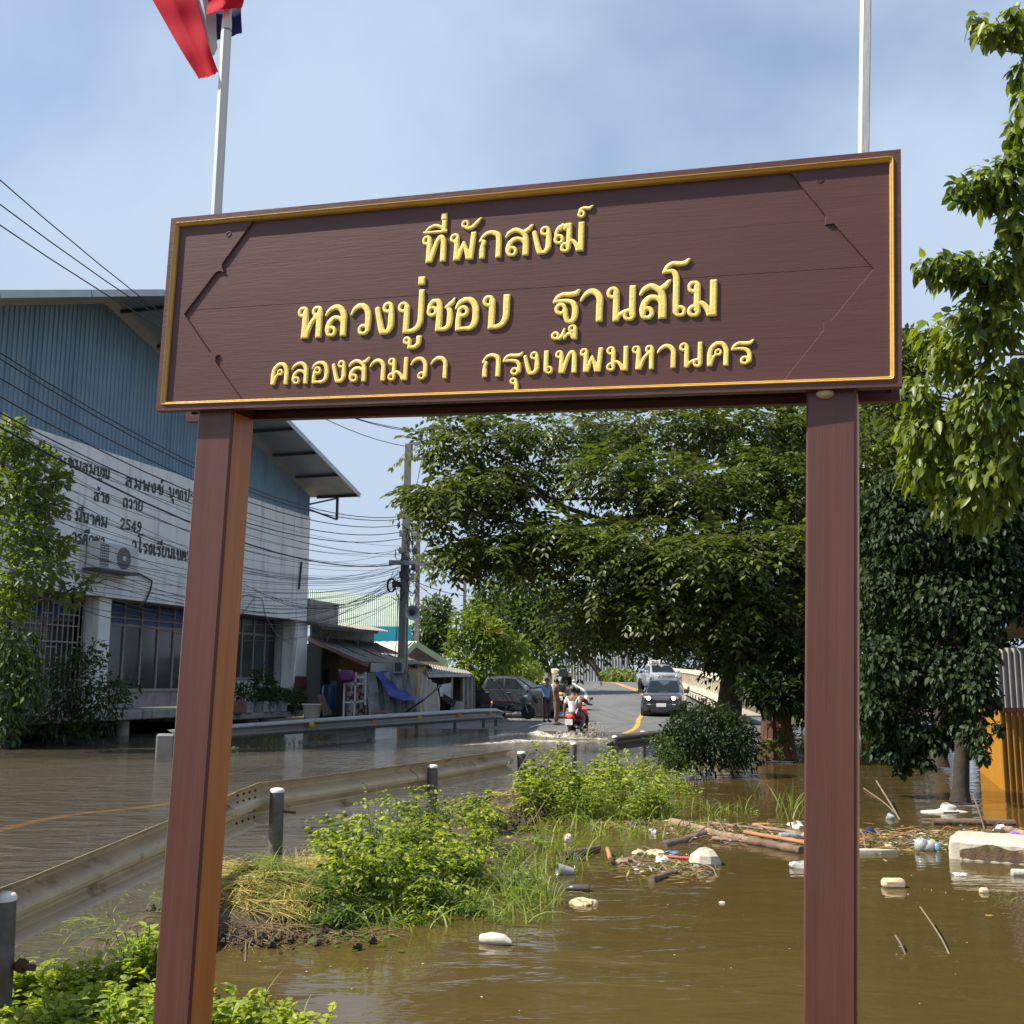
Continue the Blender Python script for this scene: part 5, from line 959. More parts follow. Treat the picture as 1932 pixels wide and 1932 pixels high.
for v in range(990, 1120, 14): insul(up2, 782 + (v % 3), v, Y2 - .2, .3, .09)
Y3 = 90.0
up3 = tapered_pole('utility_pole', 'slim far utility pole rising between the bridge trees', aty(878, 1060, Y3), aty(874, 1290, Y3), .30, .24)
arm(up3, 862, 1086, 878, 1080, Y3, .08)
def cable(a, b, sag, r=.012, name='cable', label=None, group='cables strung along the road', n=14):
    P = [a.lerp(b, i / n) - Vector((0, 0, sag * 4 * (i / n) * (1 - i / n))) for i in range(n + 1)]
    return tag(MB().tube(P, r, 4, False).obj(name, m_wire, smooth=True, fix=False), label, 'cable', group)
LH = 'high power line passing above the gable and behind the name board'
for i, (ul, vl, ue, ve, lb) in enumerate([(-40, 305, 766, 842, 'highest'), (-40, 356, 794, 815, 'middle'), (-40, 398, 817, 813, 'lowest')]):
    cable(aty(ul, vl, 16.5), aty(ue, ve, Y1), 0.9, .014, 'power_line', lb + ' of the three power lines crossing the sky to the utility pole', 'power lines above the hall')
rr = random.Random(11)
for i, (vl, ve) in enumerate([(640, 975), (652, 980), (690, 991), (726, 1004), (757, 1016)]):
    cable(aty(-40, vl, 17), aty(753 + i, ve, Y1 - .3), .9, .014, 'power_line', 'thin power line crossing the blue cladding, number %s from the top' % ('one', 'two', 'three', 'four', 'five')[i], 'power lines above the hall')
for i in range(34):
    t = i / 33; vl = 765 + 330 * t + rr.uniform(-9, 9); ve = 1035 + 85 * t + rr.uniform(-12, 12)
    cable(aty(-40, vl, 17 + rr.uniform(-.6, .6)), aty(rr.uniform(752, 764), ve, Y1 - .3), rr.uniform(.5, 1.5), rr.choice((.005, .006, .007)), 'cable', 'thin black cable in the sagging bundle across the white wall', 'cable bundle across the white wall')
cable(aty(-40, 783, 16.8), aty(760, 1063, Y1 - .4), .9, .020, 'cable', 'thickest black cable of the bundle across the lettered wall')
for i in range(8):
    cable(aty(rr.uniform(400, 560), rr.uniform(1090, 1170), 38), aty(rr.uniform(750, 758), rr.uniform(1080, 1118), Y1 - .3), rr.uniform(.3, 1.0), .009, 'cable', 'loose service cable drooping from the hall wall to the pole', 'service cables at the pole')
for i in range(12):
    cable(aty(766, rr.uniform(1000, 1110), Y1), aty(788, rr.uniform(990, 1120), Y2), rr.uniform(.2, 1.0), .014, 'cable', 'cable between the two close utility poles', 'cables between the poles')
for i, (v0, u1, v1, Y) in enumerate([(980, 880, 1092, Y3), (985, 930, 1100, 105), (1005, 940, 1112, 110), (1063, 960, 1096, 110), (1100, 960, 1110, 110), (1104, 950, 1170, 100), (975, 1010, 1160, 110)]):
    cable(aty(790, v0, Y2), aty(u1, v1, Y), .8, .022, 'cable', 'cable running on from the second pole towards the bridge trees', 'cables towards the bridge')
for i, (u0, v0, u1, v1) in enumerate([(812, 878, 807, 968), (817, 830, 824, 968), (795, 870, 778, 960), (752, 1120, 746, 1240), (757, 1150, 752, 1235)]):
    cable(aty(u0, v0, Y1), aty(u1, v1, Y1 + .2 if i > 2 else Y2), .0, .016, 'cable', 'vertical drop cable at the utility pole', 'drop cables at the pole')
cable(aty(838, 968, 44), aty(772, 1095, Y1), .0, .02, 'stay_wire', 'slanting stay wire from the big tree side down to the pole', 'stay wires')

tg = thing('cable_tangle', 'tangle of looped black cables and small fittings round the middle of the utility pole', 'cable tangle', tuple(aty(766, 1060, Y1 - .3)))
m = MB()
for i in range(46):
    u0, v0 = rr.gauss(768, 8), rr.uniform(985, 1130); u1, v1 = u0 + rr.uniform(-16, 20), v0 + rr.uniform(-26, 30); a, b = aty(u0, v0, Y1 - .3), aty(u1, v1, Y1 - rr.uniform(-.3, .5)); q = a.lerp(b, .5) + Vector((rr.uniform(-.2, .25), 0, -rr.uniform(.05, .4))); m.tube(path([a, q, b], 5), rr.choice((.012, .016)), 4, False)
m.obj('loops', m_wire, tg, world=True, kind='stuff', fix=False)
for i, (u, v) in enumerate(((757, 1006), (783, 1040), (756, 1038), (780, 1070), (779, 1088), (757, 1084), (784, 1010))):
    m = MB(); m.bbox(aty(u, v, Y1 - .35), (.16, .14, .26), .02); m.obj('junction_box', m_dkmet if i % 2 else m_gal3, tg, world=True)
# ------------------------------------------------------------------ vehicles
m_tyre = mat('tyre_rubber', (.02, .02, .02), .8, var=.2); m_rimg = mat('alloy_rim', (.45, .45, .46), .3, metal=.7, var=.05); m_blackp = mat('black_plastic', (.022, .022, .024), .45, var=.1)
m_cglass = mat('car_glass', (.012, .015, .017), .10, var=.2, spec=.35); m_chrome = mat('chrome', (.65, .66, .68), .15, metal=.9, var=.03)
m_lampw = mat('lit_headlamp', (.9, .9, .85), .2, emit=(1, .95, .82, 4)); m_lampo = mat('amber_lamp', (.8, .35, .03), .3, emit=(1, .45, .05, .6)); m_lampr = mat('lit_tail_lamp', (.7, .03, .02), .3, emit=(1, .05, .03, 1.6)); m_plate = mat('number_plate', (.68, .68, .66), .5, var=.04)
def paint(name, c, metal=.3): return mat(name, c, .25, metal=metal, var=.04, spec=.6, coat=.7)
def lerp_sec(secs, x):
    for a, b in zip(secs[:-1], secs[1:]):
        if b[0] <= x <= a[0]: t = (a[0] - x) / max(a[0] - b[0], 1e-6); return [tuple(p[i] + (q[i] - p[i]) * t for i in (0, 1)) for p, q in zip(a[1], b[1])]
    return secs[-1][1]
def wheel(par, x, y, r, w, mt_rim, spokes=5, world=False):
    M = Matrix.Translation((x, y, r)) @ Matrix.Rotation(R(90), 4, 'X')
    m = MB(); m.lathe([(r * .62, -w / 2), (r * .92, -w / 2), (r, -w * .32), (r, w * .32), (r * .92, w / 2), (r * .62, w / 2)], 28, M); t = m.obj('wheel', m_tyre, par, smooth=True)
    m = MB(); m.lathe([(r * .66, -w * .45), (r * .60, -w * .40), (r * .58, -w * .1), (r * .58, w * .1), (r * .60, w * .40), (r * .66, w * .45)], 28, M)
    for k in range(spokes):
        a = 2 * math.pi * k / spokes; d = Vector((math.cos(a), math.sin(a), 0)); m.add([], [])
        for s in (-1, 1): m.beam(M @ (d * r * .1 + Vector((0, 0, s * w * .38))), M @ (d * r * .6 + Vector((0, 0, s * w * .40))), r * .17, w * .08, tuple((M.to_3x3() @ Vector((0, 0, 1)))))
    m.lathe([(0, -w * .42), (r * .16, -w * .42), (r * .16, w * .42), (0, w * .42)], 12, M); o = m.obj('rim', mt_rim, None, smooth=False); o.parent = t; MATW[o.name] = MATW[par.name]
    return t
def car(name, label, loc, fwd, secs, cabin, pm, cat, windows, doors, wb, wr=.37, rim=m_rimg, lamps=True, hoodscoop=False):
    rz = math.atan2(fwd[1], fwd[0]); c = thing(name, label, cat, loc, rz); m = MB(); n = 0
    for x, P in secs:
        ring = [(x, y, z) for y, z in P] + [(x, -y, z) for y, z in reversed(P[1:-1])]; n = len(ring); m.v += ring
    k = len(secs); m.f = [(i * n + j, i * n + (j + 1) % n, (i + 1) * n + (j + 1) % n, (i + 1) * n + j) for i in range(k - 1) for j in range(n)] + [tuple(range(n)), tuple(reversed(range((k - 1) * n, k * n)))]
    b = m.obj('body', pm, c, smooth=True)
    def surf(x, i, f):                                        # point on the right flank between profile points i and i+1
        P = lerp_sec(secs, x); a, q = P[i], P[i + 1]; return (a[0] + (q[0] - a[0]) * f, a[1] + (q[1] - a[1]) * f)
    for (x0, x1, f0, f1) in windows:
        for s in (-1, 1):
            m = MB(); P = []
            for x, f in ((x0[0], f0), (x1[0], f0), (x1[1], f1), (x0[1], f1)):
                y, z = surf(x, 3, f); P.append(Vector((x, s * (y + .012), z)))
            slab(m, P if s > 0 else P[::-1], .02); m.obj('side_window', m_cglass, c)
    for (x0, x1) in doors:
        for s in (-1, 1):
            m = MB(); P = []
            for x, i, f in ((x0, 2, .02), (x1, 2, .02), (x1, 2, .97), (x0, 2, .97)):
                y, z = surf(x, i, f); P.append(Vector((x, s * (y + .010), z)))
            slab(m, P if s > 0 else P[::-1], .02); d = m.obj('door', pm, c)
            y, z = surf(x1 + .18, 2, .78); m = MB(); m.bbox((x1 + .22, s * (y + .03), z), (.2, .03, .035), .008); h = m.obj('handle', m_chrome, None); h.parent = d; MATW[h.name] = MATW[c.name]
    (xw0, xw1, xr0, xr1) = cabin                              # windscreen base, top; rear glass top, base
    for xa, xb, nm in ((xw0, xw1, 'windscreen'), (xr1, xr0, 'rear_window')):
        A = lerp_sec(secs, xa); B = lerp_sec(secs, xb); a = A[4]; q = B[4]; e = .02 if nm == 'windscreen' else -.02
        m = MB(); P = [Vector((xa + e, a[0] * .94, a[1] + .02)), Vector((xa + e, -a[0] * .94, a[1] + .02)), Vector((xb + e, -q[0] * .92, q[1])), Vector((xb + e, q[0] * .92, q[1]))]
        slab(m, P if nm == 'windscreen' else P[::-1], .02); m.obj(nm, m_cglass, c)
    hw = max(p[0] for _, P in secs for p in P)
    for x in wb:
        for s in (-1, 1):
            wheel(c, x, s * (hw - .10), wr, .26, rim)
            m = MB(); MM = Matrix.Translation((x, s * (hw - .02), wr)) @ Matrix.Rotation(R(90), 4, 'X'); m.lathe([(wr * 1.02, -.06), (wr * 1.17, -.06), (wr * 1.17, .06), (wr * 1.02, .06), (wr * 1.02, -.06)], 24, MM); m.obj('wheel_arch', m_blackp if rim is m_rimg else pm, c, smooth=True)
    xf = secs[0][0]; zf = secs[0][1][3][1]; wf = secs[0][1][3][0]
    for s in (-1, 1):
        y, z = surf(xw0 - .25, 3, .0); m = MB(); m.bbox((xw0 - .22, s * (y + .15), z + .12), (.13, .24, .18), .03); m.obj('mirror', m_chrome if rim is not m_rimg else pm, c); 
        m = MB(); m.blob((xf - .03, s * (wf - .16), zf - .02), (.10, .20, .10), 2, .05, 12, 8); hl = m.obj('headlight', m_chrome, c, smooth=True)
        if lamps:
            m = MB(); m.blob((xf + .05, s * (wf - .18), zf - .03), (.05, .085, .085), 2, .02, 12, 8); o = m.obj('lit_lamp', m_lampw, None, smooth=True); o.parent = hl; MATW[o.name] = MATW[c.name]
            m = MB(); m.blob((xf - .10, s * (wf + .0), zf + .0), (.06, .07, .06), 2, .02, 10, 6); o = m.obj('indicator', m_lampo, None, smooth=True); o.parent = hl; MATW[o.name] = MATW[c.name]
            m = MB(); m.blob((xf + .03, s * (wf - .12), .46), (.03, .09, .055), 2, .02, 10, 6); m.obj('fog_lamp', m_chrome, c, smooth=True)
    m = MB(); m.bbox((xf - .01, 0, zf - .03), (.06, wf * 1.05, .17), .02); gr_ = m.obj('grille', m_blackp, c)
    for z in (.055, -.005, -.065): m = MB(); m.box((xf + .025, 0, zf - .03 + z), (.02, wf * .98, .022 if z < .05 else .045)); o = m.obj('grille_bar', m_chrome, None); o.parent = gr_; MATW[o.name] = MATW[c.name]
    m = MB(); m.bbox((xf + .03, 0, .54), (.10, wf * 1.9, .26), .04); m.obj('bumper', pm, c)
    m = MB(); m.bbox((xf + .06, 0, .36), (.06, wf * 1.25, .14), .02); m.obj('lower_grille', m_blackp, c)
    m = MB(); m.box((xf + .092, 0, .62), (.012, .44, .16)); m.obj('number_plate', m_plate, c)
    m = MB(); m.box((0, 0, .32), (secs[0][0] - secs[-1][0] - .5, hw * 1.7, .2)); m.obj('underbody', m_blackp, c)
    if hoodscoop: m = MB(); m.bbox((xw0 + .45, 0, zf + .20), (.34, .56, .07), .02); m.obj('bonnet_scoop', m_blackp, c)
    return c
def half(zb, wb, ws, zs, wm, zm, wr, zr, zt): return [(0, zb), (wb, zb), (ws, zs), (wm, zm), (wr, zr), (0, zt)]
suv_s = [(2.36, half(.42, .62, .78, .60, .74, .95, .58, 1.01, 1.03)), (2.2, half(.32, .8, .90, .58, .89, 1.0, .74, 1.08, 1.10)), (1.25, half(.28, .86, .93, .58, .92, 1.08, .78, 1.16, 1.19)), (1.0, half(.28, .86, .93, .58, .92, 1.10, .80, 1.18, 1.22)),
         (.2, half(.28, .86, .93, .58, .92, 1.13, .68, 1.70, 1.76)), (-.7, half(.28, .86, .93, .58, .92, 1.15, .70, 1.76, 1.82)), (-1.9, half(.28, .86, .93, .58, .92, 1.15, .68, 1.72, 1.79)), (-2.25, half(.34, .84, .91, .6, .90, 1.14, .66, 1.56, 1.62)), (-2.36, half(.42, .8, .88, .62, .87, 1.1, .66, 1.2, 1.24))]
pk_s = [(2.62, half(.42, .62, .78, .60, .76, .98, .6, 1.05, 1.07)), (2.45, half(.34, .8, .92, .60, .90, 1.03, .76, 1.12, 1.14)), (1.5, half(.3, .86, .94, .6, .93, 1.12, .8, 1.20, 1.23)), (1.22, half(.3, .86, .94, .6, .93, 1.14, .82, 1.22, 1.26)),
        (.45, half(.3, .86, .94, .6, .93, 1.16, .68, 1.72, 1.77)), (-.3, half(.3, .86, .94, .6, .93, 1.17, .69, 1.76, 1.81)), (-.85, half(.3, .86, .94, .6, .93, 1.17, .68, 1.70, 1.76)), (-1.08, half(.3, .86, .94, .6, .93, 1.17, .84, 1.20, 1.2)), (-2.55, half(.34, .86, .94, .6, .93, 1.17, .86, 1.19, 1.19)), (-2.65, half(.42, .82, .92, .62, .91, 1.14, .84, 1.16, 1.16))]
m_sv = paint('black_car_paint', (.035, .038, .042)); m_slv = paint('silver_car_paint', (.50, .50, .51), .5); m_gry = paint('dark_grey_car_paint', (.075, .077, .085), .4)
p = aty(1266, 1355.5, 50.0)
suv = car('car', 'black four wheel drive car with lit headlights coming down from the bridge', (p.x, p.y + 2.0, p.z - .02), (-.20, -.98), suv_s, (1.02, .24, -1.9, -2.26), m_sv, 'car',
    [((.72, .25), (-.32, -.32), .08, .88), ((-.40, -.40), (-1.22, -1.22), .08, .88), ((-1.30, -1.30), (-2.0, -1.85), .08, .85)], [(.85, -.35), (-.37, -1.25)], (1.42, -1.33), .37, m_rimg, True, True)
m = MB()
for s in (-1, 1): m.tube([(.1, s * .62, 1.80), (0, s * .62, 1.845), (-1.6, s * .62, 1.86), (-1.75, s * .62, 1.80)], .02, 6)
m.obj('roof_rail', m_blackp, suv, kind='stuff')
i70 = near_i(72); p = aty(1252, 1304, 72.0)
pk1 = car('pickup_truck', 'silver pickup truck with a cluttered roof rack following the black car', (p.x, p.y + 2.2, p.z), (.12, -.99), pk_s, (1.24, .5, -.86, -1.06), m_slv, 'pickup truck',
    [((.98, .5), (.02, .02), .08, .88), ((-.06, -.06), (-.88, -.80), .08, .86)], [(1.05, 0), (-.03, -.98)], (1.62, -1.5), .40, m_rimg, False)
m = MB(); rr = random.Random(4)
for i in range(14): m.bbox((rr.uniform(-.8, .3), rr.uniform(-.6, .6), 1.86 + rr.uniform(0, .1)), (.25, .2, rr.uniform(.12, .3)), .03)
m.obj('roof_load', m_wtile, pk1, kind='stuff')
f = Vector((.965, -.26, 0)).normalized(); pw_ = aty(1019, 1353, 48.0); cen = pw_ - f * 1.62 + Vector((f.y, -f.x, 0)) * -.84
pk2 = car('pickup_truck', 'dark grey pickup truck parked by the shacks at the edge of the flood', (cen.x, cen.y, pw_.z), (f.x, f.y), pk_s, (1.24, .5, -.86, -1.06), m_gry, 'pickup truck',
    [((.98, .5), (.02, .02), .08, .88), ((-.06, -.06), (-.88, -.80), .08, .86)], [(1.05, 0), (-.03, -.98)], (1.62, -1.5), .40, mat('dark_rim', (.25, .25, .26), .35, metal=.6), False)
# the white car roof glimpsed behind the leaves
# motorcycles
def motorbike(name, label, loc, fwd, body, seat, tail_lit=False, plate=True, big=False):
    rz = math.atan2(fwd[1], fwd[0]); c = thing(name, label, 'motorcycle', loc, rz); r = .29 if not big else .31; x0, x1 = -.60, .64
    for x in (x0, x1): wheel(c, x, 0, r, .09 if not big else .13, m_rimg if not big else m_blackp, 6)
    m = MB(); m.tube([(x0, .05, r), (-.35, .07, .52), (-.1, .06, .50), (.1, .05, .34), (.32, .03, .42), (.44, 0, .86)], .035, 8); m.blob((-.08, 0, .40), (.2, .12, .14), 3, .1, 12, 8); m.tube([(x0, -.05, r), (-.2, -.07, .36)], .03, 8); m.obj('frame_and_engine', m_blackp, c, smooth=True)
    m = MB(); m.tube([(x1, .06, r), (.50, .05, .70), (.43, 0, .93)], .025, 8); m.tube([(x1, -.06, r), (.50, -.05, .70), (.43, 0, .93)], .025, 8); m.obj('fork', m_alu, c, smooth=True)
    def shell(P, mt_, nm, w):
        m = MB(); n = len(P); m.v = [(x, -w(x, z), z) for x, z in P] + [(x, w(x, z), z) for x, z in P]; m.f = [tuple(range(n - 1, -1, -1)), tuple(range(n, 2 * n))] + [(i, (i + 1) % n, n + (i + 1) % n, n + i) for i in range(n)]; return m.obj(nm, mt_, c, smooth=False)
    shell([(-.86, .66), (-.70, .56), (-.30, .48), (-.05, .58), (.0, .68), (-.4, .70), (-.88, .74)], body, 'tail_panel', lambda x, z: .11)
    shell([(.30, .36), (.44, .40), (.56, .62), (.54, .90), (.44, .98), (.36, .86), (.34, .60)], body, 'leg_shield', lambda x, z: .17 if z < .9 else .1)
    m = MB(); m.blob((.60, 0, .62), (.20, .07, .05), 4, .05, 10, 6); m.obj('front_fender', body, c, smooth=True)
    m = MB(); m.bbox((-.34, 0, .735), (.80, .24, .10), .035); m.obj('seat', seat, c, smooth=True)
    hb = MB(); hb.tube([(.36, .36, .98), (.40, .22, 1.01), (.44, 0, .98), (.40, -.22, 1.01), (.36, -.36, .98)], .016, 8); hb.obj('handlebar', m_blackp, c, smooth=True)
    for s in (-1, 1):
        m = MB(); m.tube([(.40, s * .24, 1.0), (.40, s * .30, 1.16)], .008, 5); m.blob((.39, s * .32, 1.20), (.02, .07, .05), 2, .03, 10, 6); m.obj('mirror', m_blackp if not big else m_plate, c, smooth=True)
    m = MB(); m.blob((.56, 0, .92), (.06, .10, .08), 3, .04, 12, 8); m.obj('headlight', m_chrome, c, smooth=True)
    m = MB(); m.blob((-.90, 0, .69), (.05, .11, .055), 3, .04, 12, 8); m.obj('tail_light', m_lampr if tail_lit else m_lampo, c, smooth=True)
    m = MB(); m.box((-.93, 0, .50), (.015, .24, .18)); m.obj('number_plate', m_plate, c)
    m = MB(); m.bbox((-.80, 0, .45), (.24, .13, .22), .02); m.obj('rear_fender', m_blackp, c)
    m = MB(); m.tube([(.0, -.12, .28), (-.4, -.14, .30), (-.75, -.15, .38)], [.03, .045, .05], 10); m.obj('exhaust', m_alu, c, smooth=True)
    m = MB(); m.tube([(-.1, .1, .3), (-.14, .2, .02)], .015, 6); m.obj('kickstand', m_alu, c, smooth=True)
    if big: m = MB(); m.bbox((-.78, 0, .92), (.40, .44, .32), .06); m.obj('top_box', m_blackp, c); m = MB(); m.bbox((.55, 0, 1.2), (.03, .4, .4), .01, Matrix.Translation((.55, 0, 1.2)) @ Matrix.Rotation(R(-25), 4, 'Y') @ Matrix.Translation((-.55, 0, -1.2))); m.obj('windshield', m_cglass, c)
    return c
m_seatr = mat('dusty_red_seat', (.28, .075, .07), .6, var=.1); m_bseat = mat('black_seat', (.03, .03, .03), .6); m_redp = paint('red_bike_paint', (.42, .015, .015), 0); m_gryp = paint('grey_bike_paint', (.07, .072, .078), .2); m_bluep = paint('dark_blue_bike_paint', (.012, .03, .06), .2)
p = aty(968, 1357, 45.5)
motorbike('motor_scooter', 'dark parked scooter with a dusty red seat in front of the grey pickup', (p.x, p.y, p.z), (.96, -.28), m_gryp, m_seatr)
p = aty(1066, 1340, 45.5)
motorbike('motorcycle', 'black motorcycle with a pale number plate parked behind the man in brown', (p.x, p.y + .5, p.z), (.25, .97), m_gryp, m_bseat, big=True)
p = aty(1066, 1315, 55)
motorbike('motorcycle', 'dark blue motorcycle farther up the road edge, its rider in dark clothes', (p.x, p.y, max(p.z, .15)), (-.2, -.97), m_bluep, m_bseat, big=True); bike3 = (p.x, p.y, max(p.z, .15))
pr_ = onz(1079, 1389, 0); bf = Vector((.36, .93, 0)).normalized(); bc = pr_ + bf * .62
motorbike('motorcycle', 'red motorcycle with its tail light on, splashing through the edge of the flood', (bc.x, bc.y, -.06), (bf.x, bf.y), m_redp, m_bseat, True)
tag(MB().tube([aty(700 + i * 6, 1352 - 10 * math.sin(i / 6 * 3.1), 40.3) for i in range(6)], .03, 6).obj('bicycle_handlebar', m_redp, smooth=True), 'red bent handlebar showing above the far guardrail under the tarpaulin', 'handlebar')
# ------------------------------------------------------------------ people
m_skin = mat('skin_tone', (.22, .115, .07), .55, var=.06); m_hair = mat('black_hair', (.012, .011, .010), .5); m_eye = mat('eye_dark', (.02, .015, .012), .3); m_shoe = mat('dark_shoe', (.03, .025, .022), .5)
def skin_mesh(name, J, E, mt_, par, root=0, sub=1):
    me = bpy.data.meshes.new(name); ks = list(J); me.from_pydata([J[k][0] for k in ks], [(ks.index(a), ks.index(b)) for a, b in E], []); me.update(); me.materials.append(mt_)
    o = link(name, me, par); md = o.modifiers.new('skin', 'SKIN'); md.use_smooth_shade = True; md.branch_smoothing = .4
    for i, k in enumerate(ks): r = J[k][1]; me.skin_vertices[0].data[i].radius = (r, r) if not hasattr(r, '__len__') else r; me.skin_vertices[0].data[i].use_root = (i == root)
    sb = o.modifiers.new('sub', 'SUBSURF'); sb.levels = sb.render_levels = sub + 1 if sub else 1; return o
def person(label, loc, rz, pose, shirt, trousers, group=None, hair=True, shoes=True, cap=None, sleeve=.5, vest=None):
    """pose: joints in metres, x right, y forward, z up, for a figure about 1.7 m tall"""
    c = thing('person', label, 'person', loc, rz, group); P = {k: Vector(v) for k, v in pose.items()}
    J = {'pelvis': (P['pelvis'], (.125, .10)), 'spine': (P['spine'], (.12, .095)), 'chest': (P['chest'], (.14, .105)), 'neck': (P['neck'], .055), 'head': (P['head'], (.078, .092)), 'crown': (P['crown'], (.066, .08)), 'nose': (P['head'] + (P['face'] * .105) + Vector((0, 0, -.01)), .012)}
    E = [('pelvis', 'spine'), ('spine', 'chest'), ('chest', 'neck'), ('neck', 'head'), ('head', 'crown'), ('head', 'nose')]
    for s in ('l', 'r'):
        J['sh' + s] = (P['sh' + s], .062); J['el' + s] = (P['el' + s], .043); J['wr' + s] = (P['wr' + s], .028); pd = (P['wr' + s] - P['el' + s]).normalized(); J['pa' + s] = (P['wr' + s] + pd * .06, (.036, .018))
        E += [('chest', 'sh' + s), ('sh' + s, 'el' + s), ('el' + s, 'wr' + s), ('wr' + s, 'pa' + s)]
        side_ = pd.cross(P['face']).normalized() if pd.cross(P['face']).length > .1 else Vector((1, 0, 0))
        for i, (o_, l) in enumerate(((-.027, .066), (-.009, .078), (.009, .074), (.026, .058))):
            b = P['wr' + s] + pd * .088 + side_ * o_; J['f%d%s' % (i, s)] = (b, .0095); J['g%d%s' % (i, s)] = (b + pd * l * .55 + P['face'] * .008, .0085); J['h%d%s' % (i, s)] = (b + pd * l + P['face'] * .03, .007)
            E += [('pa' + s, 'f%d%s' % (i, s)), ('f%d%s' % (i, s), 'g%d%s' % (i, s)), ('g%d%s' % (i, s), 'h%d%s' % (i, s))]
        J['t' + s] = (P['wr' + s] + pd * .045 + side_ * -.042 + P['face'] * .015, .0105); J['u' + s] = (P['wr' + s] + pd * .085 + side_ * -.05 + P['face'] * .03, .0085); E += [('pa' + s, 't' + s), ('t' + s, 'u' + s)]
        J['hp' + s] = (P['hp' + s], .088); J['kn' + s] = (P['kn' + s], .058); J['an' + s] = (P['an' + s], .038); J['he' + s] = (P['an' + s] + Vector((0, 0, -.045)) - P['face'] * .02, .036); J['to' + s] = (P['to' + s], (.04, .022))
        E += [('pelvis', 'hp' + s), ('hp' + s, 'kn' + s), ('kn' + s, 'an' + s), ('an' + s, 'he' + s), ('he' + s, 'to' + s)]
    skin_mesh('body', J, E, m_skin, c)
    g_ = .026
    K = {k: (J[k][0], tuple(x + g_ for x in J[k][1]) if hasattr(J[k][1], '__len__') else J[k][1] + g_) for k in ('pelvis', 'spine', 'chest')}
    K['hem'] = (P['pelvis'].lerp((P['hpl'] + P['hpr']) / 2, .9) + Vector((0, 0, -.02)), (.15, .115)); EE = [('hem', 'pelvis'), ('pelvis', 'spine'), ('spine', 'chest')]; K['collar'] = (P['chest'].lerp(P['neck'], .8), .07); EE.append(('chest', 'collar'))
    for s in ('l', 'r'):
        K['sh' + s] = (P['sh' + s], .078); K['sl' + s] = (P['sh' + s].lerp(P['el' + s], sleeve * 1.6 if sleeve <= .6 else 1.0), .062); EE += [('chest', 'sh' + s), ('sh' + s, 'sl' + s)]
        if sleeve > .6: K['cf' + s] = (P['el' + s].lerp(P['wr' + s], .9), .042); EE.append(('sl' + s, 'cf' + s))
    skin_mesh('shirt', K, EE, shirt, c, 1)
    K = {'pelvis': (P['pelvis'] + Vector((0, 0, .02)), (.135, .11))}; EE = []
    for s in ('l', 'r'):
        K['hp' + s] = (P['hp' + s], .104); K['kn' + s] = (P['kn' + s], .075); K['an' + s] = (P['an' + s].lerp(P['kn' + s], .06), .06); EE += [('pelvis', 'hp' + s), ('hp' + s, 'kn' + s), ('kn' + s, 'an' + s)]
    skin_mesh('trousers', K, EE, trousers, c, 0)
    if shoes:
        for s in ('l', 'r'):
            a = P['an' + s] + Vector((0, 0, -.045)) - P['face'] * .03; m = MB(); d = (P['to' + s] - a); m.tube([a - d * .12 + Vector((0, 0, .01)), a + d * .3, a + d * .8, a + d * 1.2], [.042, .052, .045, .02], 10); m.obj('shoe', m_shoe, c, smooth=True)
    hd = P['head']; up = (P['crown'] - P['head']).normalized()
    if hair: m = MB(); m.blob(hd + up * .075 - P['face'] * .018, (.092, .104, .085), 5, .06, 14, 9); m.obj('hair' if cap is None else 'cap', cap or m_hair, c, smooth=True)
    rt_ = P['face'].cross(up).normalized()
    for s in (-1, 1):
        m = MB(); m.blob(hd + P['face'] * .083 + rt_ * .031 * s + up * .03, (.012, .008, .008), 1, 0, 8, 5); m.obj('eye', m_eye, c, smooth=True)
        m = MB(); m.blob(hd + rt_ * .086 * s + up * .012 - P['face'] * .005, (.012, .022, .032), 2, .05, 8, 6); m.obj('ear', m_skin, c, smooth=True)
    m = MB(); m.blob(hd + P['face'] * .086 - up * .045, (.024, .008, .006), 1, 0, 8, 5); m.obj('mouth', mat('lips', (.17, .06, .05), .5) if 'lips' not in bpy.data.materials else bpy.data.materials['lips'], c, smooth=True)
    return c
F_ = Vector((0, 1, 0))
def stand(**kw):
    d = dict(pelvis=(0, 0, .95), spine=(0, -.01, 1.13), chest=(0, 0, 1.34), neck=(0, .01, 1.47), head=(0, .025, 1.57), crown=(0, .02, 1.64), face=(0, 1, 0), shl=(-.18, 0, 1.40), shr=(.18, 0, 1.40), ell=(-.24, -.02, 1.13), elr=(.24, -.02, 1.13), wrl=(-.24, .06, .89), wrr=(.24, .06, .89),
             hpl=(-.09, 0, .90), hpr=(.09, 0, .90), knl=(-.10, .03, .49), knr=(.10, .03, .49), anl=(-.10, -.01, .09), anr=(.10, -.01, .09), tol=(-.12, .14, .03), tor=(.12, .14, .03)); d.update(kw); return d
m_bsh = mat('light_blue_shirt', (.16, .32, .56), .8, var=.1, scale=8); m_ptr = mat('dark_purple_brown_trousers', (.07, .05, .055), .85, var=.1); m_bru = mat('brown_uniform', (.19, .115, .08), .8, var=.1, scale=8); m_whs = mat('white_tshirt', (.74, .74, .75), .85, var=.03, scale=8); m_redt = mat('red_shirt', (.36, .02, .025), .8, var=.1); m_jean = mat('dark_trousers', (.035, .03, .032), .85, var=.1); m_nav = mat('dark_blue_jacket', (.015, .03, .05), .7, var=.1); m_grey = mat('grey_shorts', (.30, .31, .31), .85, var=.05)
p = aty(1031, 1362.5, 43.2)
